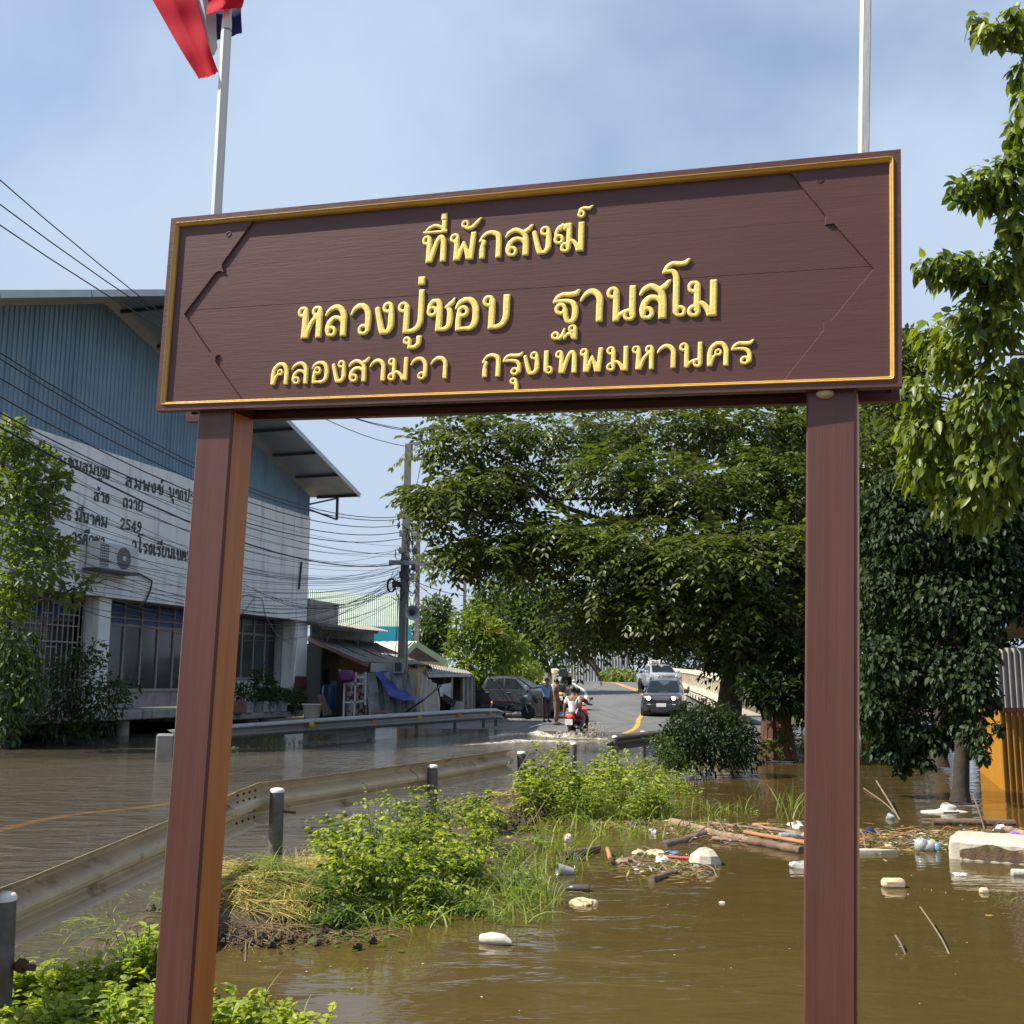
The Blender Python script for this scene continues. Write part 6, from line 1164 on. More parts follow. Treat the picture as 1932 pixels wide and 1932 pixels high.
person('man in a light blue shirt and dark trousers, arm on the pickup bonnet', (p.x, p.y, p.z), R(-150), stand(ell=(-.40, .06, 1.33), wrl=(-.66, .10, 1.32), elr=(.42, .08, 1.36), wrr=(.70, .12, 1.33)) if False else stand(elr=(.42, -.02, 1.33), wrr=(.68, .0, 1.31)), m_bsh, m_ptr)
p = aty(1049.5, 1367, 42.0)
person('man in a brown uniform standing at the edge of the water', (p.x, p.y, p.z), R(-110), stand(face=(.25, .97, 0)), m_bru, m_bru, cap=None)
p = aty(1016, 1360, 48.6)
person('person behind the grey pickup, only the head and shoulders showing', (p.x, p.y + 2.2, p.z), R(170), stand(), m_wtile, m_jean)
def sit(**kw):
    d = dict(pelvis=(0, 0, .86), spine=(0, .0, 1.02), chest=(0, .03, 1.22), neck=(0, .05, 1.35), head=(0, .075, 1.45), crown=(0, .07, 1.52), face=(0, 1, 0), shl=(-.18, .03, 1.28), shr=(.18, .03, 1.28), ell=(-.25, .02, 1.02), elr=(.25, .02, 1.02), wrl=(-.22, .10, .79), wrr=(.22, .10, .79),
             hpl=(-.10, .05, .84), hpr=(.10, .05, .84), knl=(-.24, .40, .68), knr=(.24, .40, .68), anl=(-.20, .26, .30), anr=(.20, .26, .30), tol=(-.21, .38, .22), tor=(.21, .38, .22)); d.update(kw); return d
rzb = math.atan2(bf.y, bf.x) - math.pi / 2
p = bc - bf * .52
person('person in a white T-shirt riding pillion on the red motorcycle, seen from behind', (p.x, p.y, -.10), rzb, sit(ell=(-.27, -.02, 1.02), wrl=(-.27, -.02, .78), hpl=(-.10, .05, .84)), m_whs, m_grey)
p = bc - bf * .12
person('person in a red shirt and dark trousers driving the red motorcycle', (p.x, p.y, -.14), rzb, sit(chest=(0, .06, 1.22), shl=(-.18, .08, 1.27), shr=(.18, .08, 1.27), ell=(-.32, .22, 1.10), elr=(.32, .22, 1.10), wrl=(-.34, .44, 1.10), wrr=(.34, .44, 1.10), knr=(.22, .36, .66), anr=(.20, .30, .28)), m_redt, m_jean)
person('rider in a dark blue jacket and dark cap on the dark blue motorcycle', (bike3[0], bike3[1] + .1, bike3[2] - .06), R(168), sit(ell=(-.32, .22, 1.10), elr=(.32, .22, 1.10), wrl=(-.34, .44, 1.10), wrr=(.34, .44, 1.10)), m_nav, m_jean, cap=m_nav)
# wake and splash of the motorcycle: thrown drops and low foam ridges
m_foam = mat('churned_foam', (.55, .51, .42), .5, var=.12, scale=6, bump=.3, bscale=18, d=(.17, .14, .09), dscale=5, dmin=.42, dmax=.58, dstretch=(1, 1.6, 1))
def foam_ridge(pts, w, h, seed):
    rr = random.Random(seed); m = MB(); n = len(pts) - 1
    def fn(s, t):
        k = min(int(s * n), n - 1); p = pts[k].lerp(pts[k + 1], s * n - k); d = (pts[k + 1] - pts[k]).normalized(); q = Vector((d.y, -d.x, 0)); e = math.sin(math.pi * min(max(s, .02), .98))
        return p + q * (w * (t - .5) * (.5 + e)) + Vector((0, 0, -.02 + h * math.sin(math.pi * t) * e * (.6 + .5 * math.sin(23 * s + seed) * math.sin(9 * t + 3 * seed)) + .012 * rr.uniform(-1, 1)))
    m.grid(fn, 60, 8); return m
wk = [(foam_ridge([onz(u, v) for u, v in ((1122, 1391), (1090, 1393), (1050, 1390), (1010, 1385), (960, 1386), (900, 1393))], .55, .13, 1)), foam_ridge([onz(u, v) for u, v in ((1140, 1397), (1090, 1399), (1050, 1399), (990, 1398), (930, 1402), (860, 1406))], .5, .08, 2), foam_ridge([onz(u, v) for u, v in ((1102, 1389), (1080, 1391), (1064, 1388))], .5, .22, 3), foam_ridge([onz(u, v) for u, v in ((1175, 1396), (1130, 1394), (1098, 1393))], .3, .06, 4)]
m = MB()
for q in wk: m.add(q.v, q.f)
tag(m.obj('wake_foam', m_foam, smooth=True, fix=False), 'churned foam of the wake behind the red motorcycle', 'wake', kind='stuff')
m = MB(); rr = random.Random(5)
for i in range(420):
    if i < 300: u, v, sc = rr.gauss(1118, 13), 1392 - abs(rr.gauss(0, 12)), 1
    elif i < 360: u, v, sc = rr.gauss(1064, 9), 1390 - abs(rr.gauss(0, 5)), 1
    else: u, v, sc = rr.gauss(1080, 40), 1391 - abs(rr.gauss(0, 3)), .8
    if v < 1356: continue
    m.blob(aty(u, v, 33 + rr.gauss(.2, .35)), rr.uniform(.010, .028) * sc, i, .2, 5, 3)
tag(m.obj('splash_drops', m_foam, fix=False), 'drops of water thrown up by the red motorcycle', 'splash', kind='stuff')
# ------------------------------------------------------------------ bridge parapets and what stands beyond
m_crm = mat('cream_parapet', (.60, .53, .42), .8, var=.08, scale=1.5, d=(.32, .28, .22), dscale=2, dmin=.58, dmax=.75)
def parapet(label, pts, hts, n):
    o = thing('bridge_parapet', label, 'parapet', tuple(pts[0]), 0, 'bridge parapets')
    P = path(pts, 8); H = [hts[0] + (hts[-1] - hts[0]) * i / (len(P) - 1) for i in range(len(P))]; 
    m = MB()
    for i in range(len(P) - 1): m.beam(P[i] + Vector((0, 0, H[i] - .12)), P[i + 1] + Vector((0, 0, H[i + 1] - .12)), .34, .24)
    m.obj('top_rail', m_crm, o, world=True)
    m = MB()
    for i in range(len(P) - 1): m.beam(P[i] + Vector((0, 0, .1)), P[i + 1] + Vector((0, 0, .1)), .36, .3)
    m.obj('plinth', m_crm, o, world=True)
    L_ = sum((P[i + 1] - P[i]).length for i in range(len(P) - 1)); k = n
    for j in range(k + 1):
        t = j / k * (len(P) - 1); i = min(int(t), len(P) - 2); q = P[i].lerp(P[i + 1], t - i); h = H[i]; d = (P[i + 1] - P[i]).normalized()
        m = MB(); m.beam(q + Vector((0, 0, h / 2)) - d * .1, q + Vector((0, 0, h / 2)) + d * .1, .24, h - .1); m.obj('baluster', m_crm, o, world=True)
    return o
parapet('cream concrete parapet on the left side of the bridge', [aty(1050, 1300, 66), aty(1040, 1296, 74), aty(1024, 1289, 84), aty(1012, 1284, 98)], [1.15, 1.6], 22)
parapet('cream concrete parapet with balusters on the right side of the bridge', [aty(1366, 1325, 52), aty(1338, 1312, 60), aty(1310, 1302, 70), aty(1284, 1294, 84), aty(1240, 1285, 100)], [1.2, 1.3], 30)
m = MB()
q = [aty(1384, 1352, 42), aty(1345, 1333, 52), aty(1312, 1316, 62), aty(1290, 1306, 72)]
kb = thing('kerb', 'kerb with pale stripes along the right pavement', 'kerb', tuple(q[0])); Pk = path(q, 10)
for i in range(len(Pk) - 1): m = MB(); m.beam(Pk[i] + Vector((0, 0, .08)), Pk[i + 1].lerp(Pk[i], .04) + Vector((0, 0, .08)), .22, .22); m.obj('kerb_stone', m_crm if i % 2 else m_brownw, kb, world=True)
m = MB(); Z = [(aty(1384, 1350, 42.5), aty(1440, 1350, 43.5)), (aty(1345, 1331, 52), aty(1388, 1331, 53)), (aty(1312, 1314, 62), aty(1345, 1314, 63)), (aty(1290, 1304, 72), aty(1315, 1304, 73)), (aty(1262, 1294, 86), aty(1285, 1294, 87))]
for i in range(len(Z) - 1): slab(m, [Z[i][0], Z[i][1], Z[i + 1][1], Z[i + 1][0]], .05, Vector((0, 0, 1)))
o = m.obj('pavement', mat('sunlit_pavement', (.33, .27, .22), .85, var=.12)); o['kind'] = 'structure'  # warm tan with slight random variation
m = MB(); slab(m, [aty(1180, 1289, 102), aty(1228, 1289, 100), aty(1225, 1277, 100), aty(1200, 1283, 102)], .3); tag(m.obj('ramp_wall', m_crm), 'low cream ramp wall at the bridge crest left of the silver pickup', 'wall')
shd = thing('corrugated_fence', 'tall grey corrugated sheet fence beyond the bridge crest', 'fence', tuple(aty(1100, 1290, 112)))
m_gcor = mat('grey_weathered_sheet', (.42, .43, .44), .6, var=.2, scale=1.5, d=(.20, .19, .19), dscale=1.5, dstretch=(3, 3, .3))
for i in range(11):
    u0, u1 = 1065 + i * 11, 1075.4 + i * 11; vt = (1236, 1228, 1240)[i % 3]
    corr([aty(u0, 1294, 112), aty(u1, 1294, 112), aty(u1, vt, 112), aty(u0, vt, 112)], 2, .05, 1).obj('sheet_panel', m_gcor, shd, world=True)
# ------------------------------------------------------------------ trees and shrubs
m_bark = mat('grey_brown_bark', (.085, .062, .045), .9, var=.3, scale=6, bump=.5, bscale=14, stretch=(2, 2, .5)); m_barkd = mat('dark_wet_bark', (.035, .027, .020), .9, var=.3, scale=6, bump=.5, bscale=14); m_barkr = mat('reddish_bark', (.10, .042, .026), .9, var=.35, scale=5, bump=.5, bscale=10, stretch=(3, 3, .4)); m_twig = mat('pale_twig', (.17, .135, .08), .85, var=.2)
l_main = leafmat('tree_leaves', (.030, .048, .010), (.135, .155, .034), .36, .40); l_big = leafmat('broad_leaves', (.070, .105, .018), (.215, .255, .040), .45, .40, (1.7, 1.7, .5)); l_dark = leafmat('dark_leaves', (.012, .026, .009), (.034, .056, .016), .24, .5, None, .2); l_mid = leafmat('mid_green_leaves', (.045, .072, .018), (.105, .145, .036), .3, .5)
l_light = leafmat('light_green_leaves', (.085, .125, .018), (.200, .240, .035), .38, .5); l_brown = leafmat('dull_brown_leaves', (.040, .038, .026), (.065, .058, .038), .25, .6); l_yel = leafmat('yellow_leaves', (.38, .26, .02), (.45, .32, .04), .35, .5); l_weed = leafmat('weed_leaves', (.140, .200, .018), (.420, .460, .060), .48, .48, (1.5, 1.55, .45)); l_weedd = leafmat('darker_weed_leaves', (.050, .090, .018), (.120, .170, .030), .38, .5)
l_straw = leafmat('dry_straw', (.30, .23, .06), (.62, .52, .19), .3, .7, (1.1, 1.1, .9)); l_grassy = leafmat('grass_blades', (.11, .16, .028), (.28, .33, .065), .38, .55, (1.3, 1.4, .6))
def C(u, v, Y, rx, ry, rz=None, n=200): return (aty(u, v, Y), Vector((rx * Y / FPX, (rz or (rx + ry) / 2) * Y / FPX, ry * Y / FPX)), n)
def clump_pts(c, r, n, up=.25, shell=.45):
    d = sphere_pts(n, up); return np.array(c) + d * np.array(r) * (rng.random((n, 1)) ** shell), d
def crown(clumps, mode, ll, lw):
    parts = []
    for c, r, n in clumps:
        o, d = clump_pts(c, r, n)
        if mode == 'pinnate':
            ax = d * np.array([1, 1, .35]) + rng.normal(size=d.shape) * .45; ax[:, 2] -= .1
            parts.append(pinnate(o, ax, ll * 3.2, 5, np.full(n * 1, ll)[:1], lw))
        elif mode == 'oval':
            ax = d * .6 + rng.normal(size=d.shape) * .5; ax[:, 2] -= .75; nr = d + rng.normal(size=d.shape) * .5; nr[:, 2] += .5; L_ = ll * (.6 + .7 * rng.random(n)); parts.append(ovals(o, ax, nr, L_, L_ * lw))
        else:
            ax = d + rng.normal(size=d.shape) * .7; ax[:, 2] -= .25; nr = rng.normal(size=d.shape) * .6; nr[:, 2] += .9; L_ = ll * (.6 + .8 * rng.random(n)); parts.append(kites(o, ax, nr, L_, L_ * lw, .12, .15))
    return joinVF(parts)
def bend(a, b, k, seed, amp=.08, n=6):
    rr = random.Random(seed); L_ = (b - a).length; return [a.lerp(b, i / n) + Vector((rr.uniform(-1, 1), rr.uniform(-1, 1), rr.uniform(-.5, 1) * .6)) * amp * L_ * math.sin(math.pi * i / n) * k for i in range(n + 1)]
def tree(name, label, trunk, tr, clumps, mode, ll, lw, lm, bark=None, limbs=None, cat='tree', group=None, extra=None, limb_r=.45):
    o = thing(name, label, cat, tuple(trunk[0]), 0, group); bark = bark or m_bark
    T = path([Vector(p) for p in trunk], 5) if len(trunk) > 2 else [Vector(trunk[0]).lerp(Vector(trunk[1]), i / 6) for i in range(7)]
    rs = [tr * (1.25 if i == 0 else 1.0) * (1 - .6 * i / (len(T) - 1)) for i in range(len(T))]
    MB().tube(T, rs, 10).obj('trunk', bark, o, world=True, smooth=True)
    for i, (c, r, n) in enumerate(clumps):
        if limbs is not None and i not in limbs: continue
        k = int(len(T) * (.45 + .5 * ((i * .37) % 1))); k = min(k, len(T) - 1); P = bend(T[k], c, 1, i + len(clumps), .07)
        MB().tube(P, [rs[k] * limb_r * (1 - .75 * j / (len(P) - 1)) for j in range(len(P))], 6).obj('limb', bark, o, world=True, smooth=True)
    V, F = crown(clumps, mode, ll, lw); mesh_np('crown', V, F, lm, o)
    if extra: V, F = crown(extra[0], mode, ll, lw); mesh_np('yellowing_leaves', V, F, extra[1], o)
    return o
MAIN = [(900,832,27,112,48),(840,945,26,62,28),(905,920,26.5,90,55),(965,900,27.5,95,55),(872,1042,26.5,60,26),(925,1045,26,60,30),(1000,1005,27,110,58),(1080,812,28,130,52),(1240,806,28,150,48),(1395,806,28,130,48),(1495,820,28,100,50),
        (1165,890,26,110,58),(1290,925,25.5,130,58),(1420,900,27,110,60),(1505,930,27,80,60),(1080,1018,26,105,66),(1200,1032,25,120,66),(1330,1052,24,130,66),(1450,1032,25,100,66),(1520,1060,26,80,70),(1150,1118,26,92,56),(1262,1130,25,112,56),(1385,1150,24.5,112,66),(1485,1150,25,90,70),
        (1205,1165,27,80,34),(1330,1180,27,80,34),(1450,1235,25,90,50),(1110,1172,29,66,42),(1520,1230,26,70,70)]
cl_ = [C(u, v, Y, rx * (.95 if u > 1100 else .9), ry * (.74 if u > 1100 else .55), 110, int((110 + rx * ry * .024) * (1 if u > 1100 else .72))) for u, v, Y, rx, ry in MAIN]
# outlying sprays that break the outline on the road side
for (u, v, Y, rx, ry, n) in [(805,842,27,26,14,26),(870,795,27,40,14,40),(800,935,26,26,12,26),(850,985,26.5,26,14,24),(838,1050,26.5,22,10,20),(940,1075,26,30,12,24),(1010,1065,26.5,40,16,34),(780,945,26,14,8,10),(960,800,27.5,60,16,40),(1100,1222,29,26,10,12)]: cl_.append(C(u, v, Y, rx, ry, 60, n))
tA = tree('big_shade_tree', 'huge dark shade tree spreading feathery leaves over the road behind the sign', [aty(1372, 1372, 27.5), aty(1380, 1300, 27.5), aty(1388, 1220, 27.5), aty(1370, 1120, 27), aty(1340, 1000, 26.8), aty(1300, 860, 27)], .34, cl_, 'pinnate', .225, .42, l_main, limbs=range(0, 29))
# behind it: the dark trees along the right bank
RB = 'trees massed along the right bank'
tree('dark_tree', 'dark tree rising behind the right end of the name board', [aty(1700, 1400, 36), aty(1690, 1000, 36), aty(1690, 750, 36)], .3, [C(1700,690,34,45,70,80,1650), C(1690,790,34,80,70,100,2100), C(1640,880,33,80,90,120,2100), C(1740,900,33,90,90,120,2100), C(1560,800,36,90,80,120,1500), C(1580,950,36,90,110,120,1800), C(1690,1040,33,110,100,120,2100), C(1600,1120,35,100,110,120,1900)], 'kite', .26, .45, l_main, group=RB)
tree('dark_tree', 'dark tree filling the gap between the big trunk and the right post', [aty(1560, 1400, 40), aty(1560, 1200, 40), aty(1540, 1050, 40)], .3, [C(1480,1060,40,110,110,120,1900), C(1580,1200,38,110,110,120,1900), C(1440,1180,42,100,90,120,1700), C(1540,1310,38,100,60,120,1700), C(1650,1330,36,80,80,120,1700)], 'kite', .28, .45, l_dark, group=RB)
tree('dark_tree', 'dark tree behind the far right trunk by the yellow wall', [aty(1850, 1380, 38), aty(1860, 1100, 38), aty(1870, 950, 38)], .3, [C(1800,960,32,120,100,120,2100), C(1900,1000,32,110,120,120,2100), C(1780,1090,32,110,90,120,2000), C(1880,1130,31,100,90,120,1800), C(1740,1200,33,100,100,120,1800), C(1840,1230,33,60,70,100,1300), C(1700,1330,36,100,60,120,1500)], 'kite', .26, .45, l_dark, group=RB)
# the tree of big drooping leaves at the upper right edge
BIG = [(1918,38,9,28,46,36),(1868,60,9,34,26,20),(1842,40,9.2,18,22,9),(1944,190,9,22,48,26),(1875,350,9.4,70,44,100),(1812,360,9.4,26,26,16),(1925,425,9.4,40,56,70),(1800,505,9.8,62,30,62),(1748,498,9.8,26,16,12),(1880,520,9.8,72,58,130),(1860,608,10,90,56,150),(1795,672,10.4,46,46,60),(1892,742,10.2,90,92,220),(1788,800,10.8,76,56,110),(1892,880,10.5,86,70,170),(1745,880,11,56,50,70),(1830,950,11,80,50,90),(1905,305,9.3,30,24,24),(1928,135,9,12,36,14),(1938,245,9.2,18,46,18),(1918,255,9.3,20,36,20),(1760,640,10.6,40,40,36),(1740,740,10.8,44,40,40),(1720,820,11,30,40,30)]
cb = [C(u, v, Y, rx, ry, max(rx, ry) * .9, int(n * 2.9)) for u, v, Y, rx, ry, n in BIG]
tB = thing('broad_leaf_tree', 'tree with large drooping bright green leaves reaching in at the right edge', 'tree', tuple(aty(2060, 1500, 11.5)))
TT = [aty(2060, 1560, 11.5), aty(2055, 1200, 11.5), aty(2035, 800, 11), aty(2020, 400, 10), aty(2010, 20, 9.6)]; TP = path(TT, 6); MB().tube(TP, [.16 * (1 - .7 * i / (len(TP) - 1)) for i in range(len(TP))], 10).obj('trunk', m_bark, tB, world=True, smooth=True)
for i, (c, r, n) in enumerate(cb):
    k = min(range(len(TP)), key=lambda j: (TP[j] - c - Vector((.5, 0, -.4))).length); P = bend(TP[k], c, 1, i, .06); MB().tube(P, [.035 * (1 - .8 * j / (len(P) - 1)) for j in range(len(P))], 6).obj('branch', m_bark, tB, world=True, smooth=True)
    m = MB(); rr = random.Random(i)
    for q in range(7):
        e = c + Vector((rr.uniform(-1, .6) * r.x, rr.uniform(-1, 1) * r.y, rr.uniform(-.8, .9) * r.z)); m.tube(bend(P[4], e, 1, q, .1, 4), [.010, .008, .007, .005, .004], 5)
    m.obj('twigs', m_twig, tB, world=True, smooth=True, kind='stuff')
# its leaves: the nearest 300 singly, the rest as one mass
pts = []; dirs = []
for c, r, n in cb: o, d = clump_pts(c, r, n, .1, .5); pts.append(o); dirs.append(d)
pts = np.concatenate(pts); dirs = np.concatenate(dirs); n = len(pts)
ax = dirs * .55 + rng.normal(size=pts.shape) * .45; ax[:, 2] -= .8; ax[:, 0] -= .15; nr = dirs + rng.normal(size=pts.shape) * .5; nr[:, 2] += .5; Ls = .128 * (.6 + .6 * rng.random(n)); ax = unit(ax)
order = np.argsort(np.linalg.norm(pts - np.array([0, 0, 1.6]), axis=1) + (np.abs(pts[:, 0] / pts[:, 1]) > .48) * 50); near = order[:280]; rest = order[280:]
V, F = ovals(pts[rest], ax[rest], nr[rest], Ls[rest], Ls[rest] * .55, .12, .3); mesh_np('crown', V, F, l_big, tB, kind='stuff')
def leaf_variant(i, mt_): V, F = ovals(np.zeros((1, 3)), np.array([[1., 0, 0]]), np.array([[0, 0, 1.]]), np.ones(1), np.array([.5 + .05 * i]), .10 + .04 * i, .18 + .1 * i); me = bpy.data.meshes.new('leaf'); me.from_pydata([tuple(p) for p in V], [], [tuple(int(k) for k in f) for f in F]); me.materials.append(mt_); return me
def single_leaves(par, idx, pts, ax, nr, Ls, mt_list):
    vs_ = [leaf_variant(i % 3, mt_list[i % len(mt_list)]) for i in range(6)]; Mi = MATW[par.name].inverted()
    for q, i in enumerate(idx):
        a = Vector(ax[i]).normalized(); z = Vector(nr[i]); y = z.cross(a).normalized(); z = a.cross(y); M = Matrix(((a.x, y.x, z.x, pts[i][0]), (a.y, y.y, z.y, pts[i][1]), (a.z, y.z, z.z, pts[i][2]), (0, 0, 0, 1))) @ Matrix.Scale(float(Ls[i]), 4)
        o = bpy.data.objects.new('leaf', vs_[q % 6]); COL.objects.link(o); o.parent = par; o.matrix_basis = Mi @ M
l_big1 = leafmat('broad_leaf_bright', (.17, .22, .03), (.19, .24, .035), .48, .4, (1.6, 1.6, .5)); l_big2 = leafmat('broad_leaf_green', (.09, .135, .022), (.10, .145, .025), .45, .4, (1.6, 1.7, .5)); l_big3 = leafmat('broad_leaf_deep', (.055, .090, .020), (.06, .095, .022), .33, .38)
single_leaves(tB, near, pts, ax, nr, Ls, [l_big1, l_big2, l_big3])
# the dark tree standing in the pond
DK = [(1740,1010,15.8,100,84),(1850,1030,15.6,90,84),(1680,1110,16,66,76),(1790,1140,15.6,105,76),(1846,1175,15.2,46,60),(1700,1250,15.8,76,66),(1800,1275,15.4,70,60),(1655,1345,16,44,52),(1715,1385,16,56,36),(1848,1300,15,36,46),(1640,1210,16.5,40,70),(1640,1010,16.5,40,70),(1885,1080,15.4,40,70),(1840,1390,15,26,36),(1856,1240,14.8,28,34),(1910,960,15.4,60,70),(1920,1050,15.6,40,60),(1690,940,16,60,60),(1780,930,16,80,60),(1925,1120,15.6,26,60),(1765,1390,15.8,40,30),(1700,1420,16,40,20),(1815,1350,15.5,40,34),(1905,880,15.6,50,50),(1872,1330,15,12,16),(1884,1372,14.8,9,11),(1855,1425,14.8,12,14),(1700,1452,16,18,10),(1655,1415,16.2,18,16),(1640,1290,16.4,18,56),(1894,1150,15,18,22),(1745,1440,15.8,16,10)]
tree('pond_tree', 'dark broad leaved tree standing in the pond, leaves hanging to the water', [aty(1812, 1512, 15.4), aty(1815, 1400, 15.4), aty(1810, 1250, 15.5), aty(1790, 1080, 15.6)], .12, [C(u, v, Y, rx, ry, (rx + ry) * .45, int(20 + rx * ry * .32)) for u, v, Y, rx, ry in DK], 'oval', .088, .66, l_dark, bark=m_barkd)
tree('pond_tree', 'slim dark trunk in deeper water behind the hanging leaves', [aty(1772, 1446, 21.5), aty(1775, 1370, 21.5), aty(1778, 1250, 21.5)], .17, [C(1770,1210,21.5,90,70,80,260), C(1690,1180,22,80,70,80,240)], 'oval', .12, .6, l_dark, bark=m_barkd)
o = tree('stout_tree', 'stout reddish trunk with creepers at the waterline by the right post', [aty(1468, 1432, 23.8), aty(1468, 1370, 23.8), aty(1462, 1280, 24), aty(1455, 1150, 25)], .36, [C(1460,1240,23.6,80,60,80,900), C(1530,1290,23,60,60,70,800), C(1470,1310,22.8,60,34,50,600), C(1440,1290,23,50,40,50,500), C(1600,1300,24,60,70,70,800)], 'kite', .2, .45, l_dark, bark=m_barkr)
for du, r in ((-26, .12), (-14, .15), (10, .16), (24, .12)): MB().tube([aty(1468 + du, 1434, 23.5), aty(1466 + du * .8, 1380, 23.55), aty(1462 + du * .5, 1300, 23.8)], [r * 1.2, r, r * .7], 8).obj('buttress', m_barkr, o, world=True, smooth=True)
V, F = crown([C(1462, 1408, 23.2, 30, 16, 20, 90), C(1490, 1395, 23.3, 26, 22, 20, 80)], 'kite', .12, .5); mesh_np('creeper', V, F, l_mid, o, kind='stuff')
# dark bush in front of the short guardrail
bu = thing('bush', 'dense dark bush standing in the water before the black car', 'bush', tuple(onz(1340, 1462)))
V, F = crown([C(1340,1395,19.6,92,62,70,3400), C(1285,1405,19.4,50,50,50,1100), C(1395,1410,19.6,46,48,50,1000), C(1330,1350,19.8,64,30,45,900)], 'kite', .075, .5); mesh_np('foliage', V, F, l_dark, bu)
V, F = crown([C(1262,1420,18.9,26,32,30,330), C(1240,1395,19,22,8,16,90), C(1290,1445,18.9,36,14,24,160)], 'kite', .075, .5); mesh_np('sunlit_sprigs', V, F, l_mid, bu, kind='stuff')  # left edge in a paler green, sunlight put into the leaf colour
for i in range(6): MB().tube(bend(onz(1310 + i * 12, 1462, -.2), aty(1270 + i * 26, 1360, 19.6), 1, i, .08), [.03, .028, .024, .02, .015, .01, .006], 6).obj('stem', m_bark, bu, world=True, smooth=True)
# trees round the bridge and shacks
tree('round_tree', 'rounded dark green tree behind the bridge end, left of the road', [aty(990, 1290, 74), aty(990, 1200, 74), aty(990, 1130, 74)], .4, [C(985,1110,74,90,52,80,1760), C(940,1165,74,70,50,70,1232), C(1035,1160,74,70,56,70,1364), C(990,1180,72,90,50,70,1408), C(1000,1235,72,70,40,60,924)], 'kite', .42, .5, l_mid)
tree('sapling', 'light green leafy tree beside the timber shack above the pickup', [aty(908, 1335, 51), aty(910, 1270, 51), aty(912, 1190, 51)], .10, [C(880,1180,51,36,30,34,336), C(915,1200,51,52,40,44,672), C(870,1230,51,30,34,34,304), C(940,1230,51,44,40,40,576), C(905,1262,50.5,46,36,40,528), C(970,1222,52,34,26,30,336), C(895,1150,51.5,18,22,24,128), C(980,1262,54,36,30,34,416), C(960,1275,53,40,22,34,384), C(893,1300,50,20,22,24,160)], 'kite', .30, .42, l_light, extra=([C(925,1186,50.6,14,8,10,28), C(945,1195,50.6,8,5,8,9)], l_yel))
tree('far_tree', 'small far tree behind the utility poles', [aty(820, 1262, 95), aty(822, 1200, 95), aty(822, 1170, 95)], .3, [C(822,1158,95,34,34,34,924), C(812,1196,94,36,34,34,836), C(840,1210,94,26,34,34,572), C(800,1222,94,26,26,30,440)], 'kite', .45, .5, l_mid)
tree('brown_tree', 'dull brown tree leaning over the fence beyond the bridge crest', [aty(1142, 1288, 106), aty(1125, 1262, 106), aty(1095, 1228, 106)], .45, [C(1095,1205,106,70,34,60,1364), C(1060,1222,108,40,26,40,572), C(1140,1196,106,46,36,40,792), C(1050,1188,108,36,26,40,484)], 'kite', .45, .4, l_brown)
tree('bridge_tree', 'shaded tree beyond the bridge behind the silver pickup', [aty(1240, 1285, 118), aty(1240, 1220, 118), aty(1230, 1180, 118)], .5, [C(1190,1180,118,70,50,60,1232), C(1260,1200,116,80,46,60,1320), C(1340,1190,112,90,60,60,1364), C(1230,1240,118,70,30,50,924), C(1330,1250,112,80,40,60,1144), C(1160,1225,120,40,40,50,660)], 'kite', .5, .45, l_dark)
tree('bridge_tree', 'shaded tree right of the bridge behind the cream parapet', [aty(1420, 1300, 80), aty(1420, 1230, 80), aty(1400, 1180, 80)], .5, [C(1380,1200,80,80,60,60,1144), C(1450,1230,78,80,60,60,1144), C(1370,1262,80,50,24,50,572), C(1530,1250,70,90,70,60,924)], 'kite', .4, .45, l_dark)
def shrub(name, label, clumps, mode, ll, lw, lm, stems, cat='shrub'):
    o = thing(name, label, cat, tuple(stems[0][0])); V, F = crown(clumps, mode, ll, lw); mesh_np('foliage', V, F, lm, o)
    for i, (a, b) in enumerate(stems): P = bend(a, b, 1, i, .06); MB().tube(P, [.035 * (1 - .7 * j / (len(P) - 1)) for j in range(len(P))], 6).obj('stem', m_bark, o, world=True, smooth=True)
    return o
shrub('shrub', 'bright green broad leaved shrub at the bridge crest left of the silver pickup', [C(1170,1272,101,34,15,30,330), C(1196,1278,100,18,10,24,120)], 'oval', .55, .35, l_light, [(aty(1170, 1290, 101), aty(1170, 1270, 101))])
shrub('shrub', 'green shrub between the pickup bonnet and the left parapet', [C(996,1272,66,28,26,30,360), C(1010,1292,64,16,10,20,90)], 'kite', .34, .45, l_light, [(aty(996, 1310, 66), aty(996, 1272, 66))])
# the trees and shrubs at the left edge
HL = [(18,828,25,36,40),(62,872,25.4,52,36),(26,925,25,56,46),(84,948,25.4,40,30),(36,1005,25,66,38),(60,1072,25,72,44),(8,1135,25,60,40),(112,905,25.6,20,12),(100,1030,25.6,40,20)]
tree('leafy_tree', 'bright leafy tree at the left edge in front of the lettered wall', [aty(-60, 1400, 26), aty(-50, 1200, 26), aty(-20, 1000, 25.5), aty(10, 850, 25)], .14, [C(u, v, Y, rx, ry, rx, int(60 + rx * ry * .16)) for u, v, Y, rx, ry in HL], 'kite', .20, .5, l_light)
shrub('branch_plant', 'thin branch with yellow green leaves hanging before the barred windows', [C(150,1108,25.5,28,10,14,34), C(138,1132,25.4,14,10,12,26), C(172,1100,25.6,16,12,12,20), C(112,1116,25.5,20,14,14,26)], 'kite', .24, .45, l_light, [(aty(60, 1140, 25.4), aty(175, 1100, 25.6))], 'plant')
shrub('leafy_bush', 'mid green drooping bush at the left edge by the flooded road', [C(20,1230,26.5,60,52,60,560), C(36,1300,26.5,52,56,56,560), C(10,1370,26.5,40,40,46,300)], 'oval', .19, .4, l_mid, [(aty(10, 1408, 26.5), aty(20, 1230, 26.5)), (aty(20, 1408, 26.5), aty(40, 1280, 26.5))], 'bush')
